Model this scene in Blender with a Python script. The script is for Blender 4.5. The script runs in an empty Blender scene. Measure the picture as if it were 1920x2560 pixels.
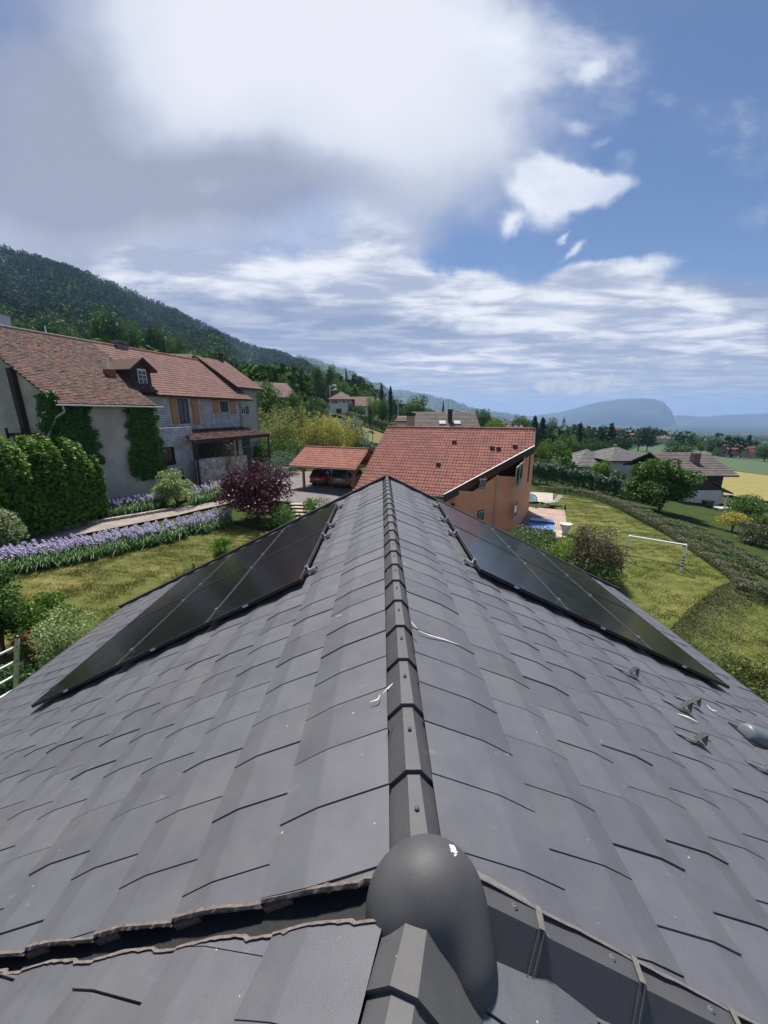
import bpy, math, random
import numpy as np
from mathutils import Vector, Matrix
SC = bpy.context.scene
C = SC.collection
R = math.radians
# ------------------------------------------------------------------ camera (origin at the eye)
F_PX, CX, CY = 961.0, 960.0, 1280.0
PITCH, YAW = R(14.498), R(0.4214)
cam = bpy.data.objects.new('camera', bpy.data.cameras.new('camera'))
cam.data.sensor_fit = 'VERTICAL'
cam.data.sensor_height = 36.0
cam.data.lens = 36.0 * F_PX / 2560.0
cam.data.clip_start = 0.05
cam.data.clip_end = 60000
cam.rotation_euler = (R(90) - PITCH, 0, -YAW)
C.objects.link(cam)
SC.camera = cam
FW = np.array([math.sin(YAW) * math.cos(PITCH), math.cos(YAW) * math.cos(PITCH), -math.sin(PITCH)])
RT = np.array([math.cos(YAW), -math.sin(YAW), 0.0])
UP = np.cross(RT, FW)


def ray(x, y):
    return FW + (x - CX) / F_PX * RT - (y - CY) / F_PX * UP


# ------------------------------------------------------------------ light and exposure
SUN_EL, SUN_AZ = 62.0, -8.0      # the sun stands ahead, high behind the bright cloud
SC.view_settings.view_transform = 'Standard'
SC.view_settings.look = 'None'
SC.view_settings.exposure = 0.62
SC.view_settings.gamma = 1.0
SC.view_settings.use_curve_mapping = False
sun = bpy.data.objects.new('sun', bpy.data.lights.new('sun', 'SUN'))
sun.data.energy = 4.5
sun.data.angle = R(5.0)
sun.data.color = (1.0, 0.95, 0.87)
_sd = Vector((math.sin(R(SUN_AZ)) * math.cos(R(SUN_EL)), math.cos(R(SUN_AZ)) * math.cos(R(SUN_EL)), math.sin(R(SUN_EL))))
sun.rotation_euler = _sd.to_track_quat('Z', 'Y').to_euler()
C.objects.link(sun)
SC.cycles.max_bounces = 6
SC.cycles.diffuse_bounces = 3
SC.cycles.glossy_bounces = 3
SC.cycles.transmission_bounces = 4
SC.cycles.transparent_max_bounces = 8
SC.cycles.volume_bounces = 0
SC.cycles.use_denoising = True
SC.cycles.sample_clamp_indirect = 4.0


def lin(r, g=None, b=None):
    if g is None:
        g = b = r
    f = lambda c: (c / 255 / 12.92) if c / 255 <= 0.04045 else ((c / 255 + 0.055) / 1.055) ** 2.4
    return (f(r), f(g), f(b), 1.0)


class NT:
    """small helper for node trees"""
    def __init__(self, tree):
        self.t = tree
        tree.nodes.clear()

    def n(self, typ, **kw):
        nd = self.t.nodes.new(typ)
        ins = kw.pop('i', {})
        for k, v in kw.items():
            setattr(nd, k, v)
        for k, v in ins.items():
            self.set(nd, k, v)
        return nd

    def set(self, nd, k, v):
        s = nd.inputs[k]
        if isinstance(v, bpy.types.NodeSocket):
            self.t.links.new(v, s)
        elif isinstance(v, bpy.types.Node):
            self.t.links.new(v.outputs[0], s)
        else:
            if hasattr(s.default_value, '__len__') and not hasattr(v, '__len__'):
                v = (v,) * len(s.default_value)
            if hasattr(s.default_value, '__len__') and len(s.default_value) == 4 and len(v) == 3:
                v = tuple(v) + (1.0,)
            s.default_value = v

    def m(self, op, a, b=None, c=None, clamp=False):
        nd = self.t.nodes.new('ShaderNodeMath')
        nd.operation = op
        nd.use_clamp = clamp
        for k, v in enumerate((a, b, c)):
            if v is not None:
                self.set(nd, k, v)
        return nd.outputs[0]

    def mix(self, f, a, b, blend='MIX'):
        nd = self.t.nodes.new('ShaderNodeMix')
        nd.data_type = 'RGBA'
        nd.blend_type = blend
        self.set(nd, 0, f)
        self.set(nd, 6, a)
        self.set(nd, 7, b)
        return nd.outputs[2]

    def ss(self, v, lo, hi, a=0.0, b=1.0):
        nd = self.t.nodes.new('ShaderNodeMapRange')
        nd.interpolation_type = 'SMOOTHSTEP'
        for k, x in enumerate((v, lo, hi, a, b)):
            self.set(nd, k, x)
        return nd.outputs[0]

    def mr(self, v, lo, hi, a=0.0, b=1.0):
        nd = self.t.nodes.new('ShaderNodeMapRange')
        for k, x in enumerate((v, lo, hi, a, b)):
            self.set(nd, k, x)
        return nd.outputs[0]

    def noise(self, vec, scale, detail=4, rough=0.55, dist=0.0, out=0):
        nd = self.n('ShaderNodeTexNoise', i={'Scale': scale, 'Detail': detail, 'Roughness': rough, 'Distortion': dist})
        if vec is not None:
            self.set(nd, 'Vector', vec)
        return nd.outputs[out]

    def mapping(self, vec, loc=(0, 0, 0), rot=(0, 0, 0), scale=(1, 1, 1), typ='POINT'):
        nd = self.n('ShaderNodeMapping', vector_type=typ)
        self.set(nd, 0, vec)
        nd.inputs[1].default_value = loc
        nd.inputs[2].default_value = rot
        nd.inputs[3].default_value = scale
        return nd.outputs[0]


# ------------------------------------------------------------------ world: Nishita sky with clouds over it
W = bpy.data.worlds.new('World')
SC.world = W
W.use_nodes = True
w = NT(W.node_tree)
sky = w.n('ShaderNodeTexSky', sky_type='NISHITA', sun_disc=False, sun_elevation=R(SUN_EL), sun_rotation=R(SUN_AZ),
          altitude=600, air_density=1.0, dust_density=0.6, ozone_density=2.0)
tc = w.n('ShaderNodeTexCoord')
sep = w.n('ShaderNodeSeparateXYZ', i={0: tc.outputs['Generated']})
dx, dy, dz = sep.outputs
ady = w.m('MAXIMUM', w.m('ABSOLUTE', dy), 0.15)
A = w.m('DIVIDE', dx, ady)
E = w.m('DIVIDE', dz, ady)
AE = w.n('ShaderNodeCombineXYZ', i={0: A, 1: E}).outputs[0]
zz = w.m('ADD', w.m('MAXIMUM', dz, 0.0), 0.07)
PL = w.n('ShaderNodeCombineXYZ', i={0: w.m('DIVIDE', dx, zz), 1: w.m('DIVIDE', ady, zz)}).outputs[0]
# a warped copy of the direction, so that blob outlines are ragged
wn = w.noise(AE, 5.0, 5, 0.6, 0, 1)
wv = w.n('ShaderNodeVectorMath', operation='MULTIPLY_ADD', i={0: wn, 1: (0.16, 0.10, 0), 2: AE}).outputs[0]
AEw = w.n('ShaderNodeVectorMath', operation='ADD', i={0: wv, 1: (-0.08, -0.05, 0)}).outputs[0]


def sky_ae(x, y):
    r = ray(x, y)
    return r[0] / r[1], r[2] / r[1]


def blobs(lst, src):
    tot = None
    for (x, y, rx, ry, ang, k) in lst:
        a, e = sky_ae(x, y)
        a1, e1 = sky_ae(x + rx * 0.5, y)
        a2, e2 = sky_ae(x - rx * 0.5, y)
        b1 = sky_ae(x, y - ry * 0.5)[1] - sky_ae(x, y + ry * 0.5)[1]
        mp = w.mapping(src, (a, e, 0), (0, 0, R(ang)), ((a1 - a2) * 0.66, abs(b1) * 0.66, 1), 'TEXTURE')
        g = w.n('ShaderNodeTexGradient', gradient_type='SPHERICAL', i={0: mp}).outputs[1]
        g = w.ss(g, 0, 1)
        tot = w.m('MULTIPLY', g, k) if tot is None else w.m('MULTIPLY_ADD', g, k, tot)
    return tot


base = w.mix(1.0, sky.outputs[0], (0.072, 0.078, 0.090, 1), 'MULTIPLY')
n_big = w.noise(AE, 1.7, 5, 0.5)
n_mid = w.noise(w.mapping(AE, scale=(1, 1.8, 1)), 4.2, 7, 0.58)
n_str = w.noise(w.mapping(PL, rot=(0, 0, R(-14)), scale=(0.6, 1.0, 1)), 0.85, 8, 0.62, 0.4)
n_fin = w.noise(w.mapping(PL, rot=(0, 0, R(-14)), scale=(0.7, 1.2, 1)), 1.9, 7, 0.6, 0.3)
# soft upper deck
deck = blobs([(640, 40, 1600, 800, 0, 1.5), (150, 420, 1000, 620, 0, 1.4), (760, 430, 900, 520, -8, 1.0), (1130, 260, 740, 680, 0, 1.05),
              (1180, 420, 320, 300, 0, 0.35), (250, 600, 900, 260, 0, 0.9), (960, 590, 330, 200, 25, 0.45)], AEw)
mS = w.ss(w.m('ADD', deck, w.mr(n_mid, 0.2, 0.8, -0.42, 0.36)), -0.05, 1.25)
glow = blobs([(700, 60, 1050, 560, 0, 0.95), (1120, 230, 660, 540, 0, 0.42), (900, 330, 500, 260, 0, 0.28), (820, 600, 360, 200, 0, 0.5), (500, 250, 500, 300, 0, 0.2)], AEw)
grey = blobs([(80, 300, 520, 800, 0, 0.5), (620, 440, 620, 230, 0, 0.42), (300, 480, 700, 240, 0, 0.35)], AEw)
tS = w.m('ADD', w.m('SUBTRACT', glow, grey), w.mr(n_big, 0.3, 0.7, 0.22, 0.40), clamp=True)
cS = w.n('ShaderNodeValToRGB', i={0: tS})
els = cS.color_ramp.elements
els[0].position, els[0].color = 0.0, lin(156, 163, 184)
els[1].position, els[1].color = 1.0, lin(231, 232, 241)
e_ = els.new(0.32); e_.color = lin(180, 188, 208)
e_ = els.new(0.65); e_.color = lin(216, 221, 234)
c1 = w.mix(mS, base, cS.outputs[0])
# mid sheet of grey, seen under the white bank
low = blobs([(700, 850, 1500, 320, 0, 1.6), (1250, 900, 1300, 320, 0, 1.4), (1750, 860, 900, 360, 0, 1.4), (350, 740, 800, 260, 0, 0.9), (1000, 970, 2800, 220, 0, 0.9)], AEw)
mL = w.ss(w.m('ADD', low, w.mr(n_str, 0.25, 0.75, -0.40, 0.40)), 0.12, 0.8, 0.0, 0.88)
cL = w.mix(w.ss(n_fin, 0.42, 0.70), lin(142, 153, 182), lin(196, 201, 216))
c2 = w.mix(mL, c1, cL)
c2 = w.mix(w.ss(E, 0.02, 0.24, 0.92, 0.0), c2, w.mix(w.ss(n_fin, 0.4, 0.66), lin(176, 187, 210), lin(206, 211, 222)))
# bright broken bank and single clouds
bank = blobs([(760, 690, 900, 170, -4, 0.95), (480, 690, 560, 150, -8, 0.75), (1150, 740, 800, 170, -4, 0.85), (1530, 690, 420, 120, 9, 1.25), (1700, 800, 560, 190, -6, 1.05), (1850, 860, 420, 160, -6, 0.6),
              (1380, 800, 700, 160, 0, 0.7), (1030, 890, 900, 80, 0, 0.55), (1500, 900, 900, 80, 0, 0.50), (1180, 915, 600, 60, 0, 0.45), (900, 800, 800, 70, 0, 0.4), (1500, 960, 900, 60, 0, 0.4), (930, 630, 340, 230, 0, 1.0), (330, 690, 260, 120, 0, 0.5)], AEw)
mK = w.ss(w.m('ADD', bank, w.mr(n_str, 0.2, 0.8, -0.55, 0.50)), 0.20, 0.85)
single = blobs([(1400, 460, 260, 130, -20, 1.0), (1460, 475, 320, 100, -6, 1.1), (1370, 500, 170, 130, 0, 0.8), (1560, 460, 150, 90, 0, 0.6), (1330, 420, 180, 120, 0, 0.6),
                (1275, 555, 90, 70, 40, 0.75), (1330, 90, 620, 330, -20, 0.62), (1230, 160, 420, 200, -30, 0.35), (1450, 170, 80, 70, 30, 0.6), (1445, 630, 90, 40, 30, 0.75), (1410, 585, 50, 24, 30, 0.7), (1440, 325, 80, 50, 0, 0.45),
                (1560, 400, 130, 70, 0, 0.40), (1500, 365, 60, 40, 0, 0.4)], AEw)
mJ = w.ss(w.m('ADD', single, w.mr(n_mid, 0.2, 0.8, -0.46, 0.46)), 0.08, 1.0)
white = w.mix(w.ss(n_fin, 0.38, 0.62), lin(170, 180, 204), lin(240, 242, 248))
c3 = w.mix(mK, c2, white)
c4 = w.mix(mJ, c3, w.mix(w.ss(n_mid, 0.3, 0.7), lin(205, 214, 232), lin(232, 236, 246)))
puff = blobs([(1385, 965, 150, 50, 6, 1.0), (1420, 948, 80, 60, 0, 0.9), (1480, 958, 190, 60, 0, 0.55), (1600, 905, 140, 44, 0, 0.6), (1530, 935, 130, 50, 0, 0.5)], AEw)
n_puff = w.noise(AE, 26, 5, 0.6)
mP = w.ss(w.m('ADD', puff, w.mr(n_puff, 0.2, 0.8, -0.40, 0.40)), 0.38, 0.70, 0, 0.9)
c5 = w.mix(mP, c4, w.mix(w.ss(n_puff, 0.4, 0.65), lin(186, 192, 210), lin(226, 222, 218)))
bg = w.n('ShaderNodeBackground', i={0: c5, 1: 0.69})
wo = w.n('ShaderNodeOutputWorld', i={0: bg})


# ------------------------------------------------------------------ helpers: meshes, things, parts
rng = np.random.default_rng(11)
random.seed(5)
ORG = {}


class MB:
    """collects faces for ONE mesh object, in world coordinates"""
    def __init__(self):
        self.v, self.f = [], []

    def add(self, vs, fs):
        b = len(self.v)
        self.v += [tuple(float(c) for c in p) for p in vs]
        self.f += [tuple(i + b for i in q) for q in fs]
        return self

    def poly(self, *pts):
        return self.add(pts, [tuple(range(len(pts)))])

    def box(self, c, s, rz=0.0, ax=None):
        """box by centre and full size; ax = three axis vectors or a turn about z"""
        c = np.array(c, float)
        if ax is None:
            ax = np.array([[math.cos(rz), math.sin(rz), 0], [-math.sin(rz), math.cos(rz), 0], [0, 0, 1]])
        ax = np.array(ax, float)
        h = np.array(s, float) / 2
        vs = [c + sx * h[0] * ax[0] + sy * h[1] * ax[1] + sz * h[2] * ax[2] for sz in (-1, 1) for sy in (-1, 1) for sx in (-1, 1)]
        return self.add(vs, [(0, 2, 3, 1), (4, 5, 7, 6), (0, 1, 5, 4), (2, 6, 7, 3), (0, 4, 6, 2), (1, 3, 7, 5)])

    def prism(self, pts, off):
        """polygon swept by the vector off"""
        n = len(pts)
        o = np.array(off, float)
        vs = [np.array(p, float) for p in pts] + [np.array(p, float) + o for p in pts]
        return self.add(vs, [tuple(range(n))[::-1], tuple(range(n, 2 * n))] + [(k, (k + 1) % n, n + (k + 1) % n, n + k) for k in range(n)])

    def bar(self, a, b, wd, ht=None, up=(0, 0, 1)):
        a, b = np.array(a, float), np.array(b, float)
        d = b - a
        L = np.linalg.norm(d)
        d = d / L
        s = np.cross(d, up)
        if np.linalg.norm(s) < 1e-5:
            s = np.array([1.0, 0, 0])
        s = s / np.linalg.norm(s)
        u = np.cross(s, d)
        return self.box((a + b) / 2, (L, wd, ht or wd), ax=(d, s, u))

    def tube(self, pts, r, n=8, cap=True):
        pts = [np.array(p, float) for p in pts]
        rs = r if hasattr(r, '__len__') else [r] * len(pts)
        vs, fs = [], []
        prev = None
        for k, p in enumerate(pts):
            d = pts[min(k + 1, len(pts) - 1)] - pts[max(k - 1, 0)]
            d = d / (np.linalg.norm(d) + 1e-9)
            if prev is None:
                prev = np.cross(d, (0, 0, 1)) if abs(d[2]) < 0.9 else np.cross(d, (1, 0, 0))
            prev = prev - d * (prev @ d)
            prev = prev / (np.linalg.norm(prev) + 1e-9)
            q = np.cross(d, prev)
            for j in range(n):
                t = 2 * math.pi * j / n
                vs.append(p + rs[k] * (math.cos(t) * prev + math.sin(t) * q))
        for k in range(len(pts) - 1):
            for j in range(n):
                fs.append((k * n + j, k * n + (j + 1) % n, (k + 1) * n + (j + 1) % n, (k + 1) * n + j))
        if cap:
            fs += [tuple(range(n))[::-1], tuple((len(pts) - 1) * n + j for j in range(n))]
        return self.add(vs, fs)

    def lathe(self, prof, c=(0, 0, 0), n=16):
        vs, fs = [], []
        for (r, z) in prof:
            for j in range(n):
                t = 2 * math.pi * j / n
                vs.append((c[0] + r * math.cos(t), c[1] + r * math.sin(t), c[2] + z))
        for k in range(len(prof) - 1):
            for j in range(n):
                fs.append((k * n + j, k * n + (j + 1) % n, (k + 1) * n + (j + 1) % n, (k + 1) * n + j))
        fs += [tuple(range(n))[::-1], tuple((len(prof) - 1) * n + j for j in range(n))]
        return self.add(vs, fs)

    def sweep(self, prof, a, b, e1, e2, cap=True):
        """open or closed profile (list of (u,v) on axes e1,e2) swept from a to b"""
        a, b, e1, e2 = (np.array(q, float) for q in (a, b, e1, e2))
        n = len(prof)
        vs = [a + u * e1 + v * e2 for u, v in prof] + [b + u * e1 + v * e2 for u, v in prof]
        fs = [(k, k + 1, n + k + 1, n + k) for k in range(n - 1)]
        if cap:
            fs += [(n - 1, 0, n, 2 * n - 1), tuple(range(n))[::-1], tuple(range(n, 2 * n))]
        return self.add(vs, fs)


def link(name, vs, fs, mat, parent=None, smooth=False, loc=None):
    me = bpy.data.meshes.new(name)
    o = bpy.data.objects.new(name, me)
    org = np.zeros(3)
    if parent is not None:
        org = ORG.get(parent.name, np.zeros(3))
        o.parent = parent
    elif loc is not None:
        org = np.array(loc, float)
        o.location = loc
    ORG[o.name] = org
    if isinstance(vs, np.ndarray):
        V = (vs - org).astype(np.float32)
        F = np.asarray(fs, np.int32)
        me.vertices.add(len(V))
        me.vertices.foreach_set('co', V.ravel())
        k = F.shape[1]
        me.loops.add(F.size)
        me.loops.foreach_set('vertex_index', F.ravel())
        me.polygons.add(len(F))
        me.polygons.foreach_set('loop_start', np.arange(len(F), dtype=np.int32) * k)
        me.update(calc_edges=True)
    else:
        me.from_pydata([tuple(np.array(p) - org) for p in vs], [], fs)
        me.update()
    if smooth:
        me.shade_smooth()
    me.materials.append(mat)
    C.objects.link(o)
    return o


def tag(o, label=None, cat=None, group=None, kind=None):
    for k, v in (('label', label), ('category', cat), ('group', group), ('kind', kind)):
        if v:
            o[k] = v
    return o


def thing(name, label, cat, loc=(0, 0, 0), group=None):
    o = bpy.data.objects.new(name, None)
    o.empty_display_size = 0.2
    o.location = [float(c) for c in loc]
    C.objects.link(o)
    ORG[o.name] = np.array(loc, float)
    return tag(o, label, cat, group)


def part(name, mb, mat, parent=None, smooth=False, label=None, loc=None):
    o = link(name, mb.v, mb.f, mat, parent, smooth, loc)
    if label:
        o['label'] = label
    return o


def struct(name, mb, mat, smooth=False):
    o = part(name, mb, mat, None, smooth)
    o['kind'] = 'structure'
    return o


def dup(root, loc, rz=0.0, label=None, sc=1.0, group=None, rot=None):
    """a copy of a thing with its parts and their sub-parts"""
    r = root.copy()
    C.objects.link(r)
    r.location = [float(c) for c in loc]
    r.rotation_euler = rot if rot is not None else (0, 0, rz)
    r.scale = (sc, sc, sc) if not hasattr(sc, '__len__') else sc
    if label:
        r['label'] = label
    if group:
        r['group'] = group
    for ch in list(root.children):
        c = ch.copy()
        C.objects.link(c)
        c.parent = r
        for g in list(ch.children):
            d = g.copy()
            C.objects.link(d)
            d.parent = c
    return r


def on_z(x, y, z):
    r = ray(x, y)
    return r * (z / r[2])


def on_y(x, y, Y):
    r = ray(x, y)
    return r * (Y / r[1])


# ------------------------------------------------------------------ materials
MATS = {}


def base_mat(name):
    m = bpy.data.materials.new(name)
    m.use_nodes = True
    t = NT(m.node_tree)
    out = t.n('ShaderNodeOutputMaterial')
    MATS[name] = m
    return m, t, out


def pbr(t, out, col, rough=0.7, bump=None, bs=0.3, bd=0.02, metal=0.0, spec=0.5, **kw):
    b = t.n('ShaderNodeBsdfPrincipled', i={'Base Color': col, 'Roughness': rough, 'Metallic': metal, 'Specular IOR Level': spec})
    for k, v in kw.items():
        t.set(b, k, v)
    if bump is not None:
        bp = t.n('ShaderNodeBump', i={'Strength': bs, 'Distance': bd, 'Height': bump})
        t.set(b, 'Normal', bp.outputs[0])
    t.set(out, 0, b)
    return b


def plain(name, col, rough=0.6, var=0.12, scale=6.0, metal=0.0, spec=0.5, bs=0.15, bd=0.01):
    """a surface with uneven tone and a little relief"""
    m, t, out = base_mat(name)
    ob = t.n('ShaderNodeTexCoord').outputs['Object']
    n1 = t.noise(ob, scale, 5, 0.6)
    n2 = t.noise(ob, scale * 9, 3, 0.6)
    f = t.m('ADD', t.mr(n1, 0.25, 0.75, 1 - var, 1 + var), t.mr(n2, 0.25, 0.75, -var * 0.4, var * 0.4))
    c = t.mix(1.0, tuple(col) + (1,), t.n('ShaderNodeCombineColor', i={0: f, 1: f, 2: f}), 'MULTIPLY')
    pbr(t, out, c, rough, n2, bs, bd, metal, spec)
    return m


def leaf_mat(name, c1, c2, c3=None, trans=0.35, rough=0.5):
    """leaves: tone differs from leaf to leaf, some light passes through"""
    m, t, out = base_mat(name)
    g = t.n('ShaderNodeNewGeometry')
    ob = t.n('ShaderNodeTexCoord').outputs['Object']
    f = t.m('ADD', t.m('MULTIPLY', g.outputs['Random Per Island'], 0.7), t.mr(t.noise(ob, 1.3, 2), 0.3, 0.7, -0.05, 0.35), clamp=True)
    r = t.n('ShaderNodeValToRGB', i={0: f})
    e = r.color_ramp.elements
    e[0].color = tuple(c1) + (1,)
    e[1].color = tuple(c2) + (1,)
    e[0].position, e[1].position = 0.05, 0.8
    if c3 is not None:
        q = e.new(1.0)
        q.color = tuple(c3) + (1,)
    b = t.n('ShaderNodeBsdfPrincipled', i={'Base Color': r.outputs[0], 'Roughness': rough, 'Specular IOR Level': 0.3})
    tr = t.n('ShaderNodeBsdfTranslucent', i={'Color': r.outputs[0]})
    t.set(out, 0, t.n('ShaderNodeMixShader', i={0: trans, 1: b.outputs[0], 2: tr.outputs[0]}))
    return m


# dark concrete roof tile: fine grain, faint lichen film, pale specks and scuffs
def tile_mat(name, c=(0.108, 0.108, 0.121), dust=1.0, r0=0.42, sp=0.55):
    m, t, out = base_mat(name)
    ob = t.n('ShaderNodeTexCoord').outputs['Object']
    g = t.n('ShaderNodeNewGeometry')
    isl = g.outputs['Random Per Island']
    n1 = t.noise(ob, 1.1, 6, 0.62)
    n2 = t.noise(ob, 7.0, 5, 0.65)
    n3 = t.noise(ob, 420.0, 2, 0.7)
    f = t.m('ADD', t.mr(isl, 0, 1, 0.89, 1.09), t.m('ADD', t.mr(n2, 0.25, 0.75, -0.10, 0.10), t.mr(n3, 0.3, 0.7, -0.20, 0.20)))
    col = t.mix(1.0, tuple(c) + (1,), t.n('ShaderNodeCombineColor', i={0: f, 1: f, 2: f}), 'MULTIPLY')
    film = t.ss(n1, 0.50, 0.72, 0, 0.30 * dust)
    col = t.mix(film, col, (0.165, 0.160, 0.148, 1))
    # pale scuffs
    sc_ = t.noise(t.mapping(ob, rot=(0, 0, 0.5), scale=(1, 3, 1)), 5.5, 8, 0.72)
    col = t.mix(t.ss(sc_, 0.61, 0.76, 0, 0.42 * dust), col, (0.30, 0.30, 0.29, 1))
    # specks of paint and lichen
    vor = t.n('ShaderNodeTexVoronoi', i={'Vector': ob, 'Scale': 17.0})
    ck = t.n('ShaderNodeSeparateColor', i={0: vor.outputs['Color']})
    rad = t.m('MULTIPLY', t.m('POWER', ck.outputs[0], 4.0), 0.080)
    col = t.mix(t.m('MULTIPLY', t.m('LESS_THAN', vor.outputs['Distance'], rad), 0.8), col, (0.55, 0.54, 0.49, 1))
    pbr(t, out, col, t.mr(n2, 0.3, 0.7, r0, r0 + 0.12), n3, 0.5, 0.0016, 0.0, sp)
    return m


M_TILE = tile_mat('roof_tile')
M_CAP = tile_mat('ridge_tile', (0.070, 0.070, 0.075), 0.9, 0.52, 0.45)
M_DARK = plain('dark_metal', (0.018, 0.019, 0.022), 0.45, 0.2)
M_UNDER = plain('roof_underlay', (0.022, 0.021, 0.022), 0.85, 0.3)
M_CUT = plain('broken_tile_edge', (0.20, 0.165, 0.145), 0.9, 0.45, 40, bs=0.6)
M_SILVER = plain('aluminium', (0.62, 0.63, 0.65), 0.32, 0.08, 20, metal=0.9)
M_STEEL = plain('grey_steel', (0.17, 0.175, 0.185), 0.5, 0.12, 20, metal=0.35)
M_BLACKFRAME = plain('black_frame', (0.012, 0.012, 0.013), 0.38, 0.1)
M_STICK = plain('sticker', (0.62, 0.66, 0.85), 0.5, 0.05)
M_CHALK = plain('chalk', (0.62, 0.60, 0.54), 0.9, 0.25, 60)
M_RENDER_WHITE = plain('white_render', (0.62, 0.60, 0.56), 0.9, 0.1, 2)

# ------------------------------------------------------------------ the roof one stands over
TH = R(26.3)
T_, S_, C_ = math.tan(TH), math.sin(TH), math.cos(TH)
D0, XR, YJ = 1.34, 0.1165, 0.78
ALPHA = R(18)
ZR = -1.27


def LP(s, y, h=0.0):
    return np.array([-s * C_ - h * S_, y, -D0 - s * S_ + h * C_])


def RP(s, y, h=0.0):
    return np.array([2 * XR + s * C_ + h * S_, y, -D0 - s * S_ + h * C_])


J = np.array([XR, YJ, 0])
D1 = np.array([-math.sin(ALPHA), -math.cos(ALPHA), 0])
NL = np.array([-math.cos(ALPHA), math.sin(ALPHA), 0])


def WL(s, t, h=0.0):      # left slope of the wing that bends away behind the eye
    q = XR + s * C_ + h * S_
    return J + NL * q + D1 * t + np.array([0, 0, -D0 - s * S_ + h * C_])


P3DROP = 0.075


def WR(s, t, h=0.0):      # right slope of that wing
    q = XR + s * C_ + h * S_
    return J - NL * q + D1 * t + np.array([0, 0, -D0 - P3DROP - s * S_ + h * C_])


def cutL(x, t=0.0):
    return 0.833 - 0.142 * x


def course_tiles(mb, PF, edges, tw, y0, y1, lo, phase, flip=False, jig=None):
    """tiles of one slope: every tile its own plate, thin at the head, bent and raised at the tail, one side a little proud"""
    prof = [(0.0, 0.0), (0.30, 0.0092), (0.61, 0.0186), (0.64, 0.0187), (0.82, 0.0124), (1.0, 0.0052)]
    for k in range(len(edges) - 1):
        s0, s1 = edges[k], edges[k + 1]
        n = int((y1 - y0) / tw) + 3
        for j in range(n):
            ya = y0 + (j - 1) * tw + phase[k % 2] + rng.normal(0, 0.0015)
            yb = ya + tw - 0.0035
            dl = max(0.0012, rng.normal(0.0045, 0.0026))
            dr = max(0.0, rng.normal(0.001, 0.001))
            if flip:
                dl, dr = dr, dl + 0.002
            tilt = rng.normal(0, 0.0012)
            rows = []
            for (u, h) in prof:
                s = s0 + (s1 - s0) * u
                sj = s0 + (s1 - s0) * min(max(u, 0.01), 0.99)
                a = max(ya, lo(s) + (jig(sj) if jig else 0))
                b = min(yb, y1)
                rows.append((s, a, b, h + tilt * u))
            if max(r[2] - r[1] for r in rows) < 0.01:
                continue
            vs = []
            for (s, a, b, h) in rows:
                b = max(b, a + 0.001)
                fa = 1 - (a - ya) / tw
                vs += [PF(s, a, h + dl * fa - 0.024), PF(s, a, h + dl * fa), PF(s, b, h + dr), PF(s, b, h + dr - 0.024)]
            m_ = len(rows)
            fs = []
            for r in range(m_ - 1):
                for c in range(3):
                    q = r * 4 + c
                    fs.append((q, q + 1, q + 5, q + 4))
            fs.append(tuple(4 * (m_ - 1) + c for c in range(4)))
            mb.add(vs, fs)


house = thing('tiled_house', 'house under the dark grey concrete tile roof that carries the black solar panels', 'house', (0.1, 4.2, -7.4))
YG = 7.70
eL = [-0.03] + [0.43 + 0.371 * k for k in range(17)]
eR = [-0.05] + [0.405 + 0.365 * k for k in range(15)]
SLE, SRE = eL[-1], eR[-1]
jl = {}


def jigL(s):
    u = ((s - 0.43) / 0.371) % 1.0
    k = round(s * 12)
    if k not in jl:
        jl[k] = rng.uniform(-0.0015, 0.0015)
    return jl[k] + 0.009 * (u - 0.5)


mb = MB()
course_tiles(mb, LP, eL, 0.2575, 0.9, YG, lambda s: cutL(-s * C_), (1.0 + 0.123 - 0.2575 * 1 - 0.9, 1.0 - 0.9), jig=jigL)
part('roof_slope', mb, M_TILE, house)
mb = MB()


def lo_R(s):
    return 0.80 - 0.150 * (2 * XR + s * C_ - XR)


course_tiles(mb, RP, eR, 0.2535, -0.2, YG, lo_R, (0.905 - 1.014 + 0.2, 1.030 - 1.014 + 0.2))
part('roof_slope', mb, M_TILE, house)
# wing slopes
mb = MB()
course_tiles(mb, WL, [-0.03] + [0.33 + 0.371 * k for k in range(9)], 0.2575, 0.0, 2.6, lambda s: 0.148 * (XR + s * C_) + 0.072, (0.05, 0.18), True, jig=jigL)
part('wing_roof_slope', mb, M_TILE, house)
mb = MB()
course_tiles(mb, WR, [0.0] + [0.40 + 0.37 * k for k in range(8)], 0.2575, -1.2, 2.6, lambda s: -0.158 * (XR + s * C_) + 0.02, (0.03, 0.15), True)
part('wing_roof_slope', mb, M_TILE, house)
# dark underlay below the tiles, so that joints and the open valley read dark
mb = MB()
hh = -0.035
mb.poly(LP(0, YG, hh), LP(0, 0.72, hh), LP(SLE, 0.72 + 0.142 * SLE * C_, hh), LP(SLE, YG, hh))
mb.poly(RP(-0.05, YG, hh), RP(-0.05, 0.80, hh), RP(SRE, 0.80 - 0.15 * (XR + SRE * C_), hh), RP(SRE, YG, hh))
mb.poly(WL(0, 0.0, hh - 0.004), WL(0, 2.6, hh - 0.004), WL(3.3, 2.6, hh - 0.004), WL(3.3, 0.148 * 3.0 - 0.02, hh - 0.004))
mb.poly(WR(0, 0.0, hh), WR(0, 2.6, hh), WR(3.0, 2.6, hh), WR(3.0, -0.5, hh))
part('underlay', mb, M_UNDER, house)
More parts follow.
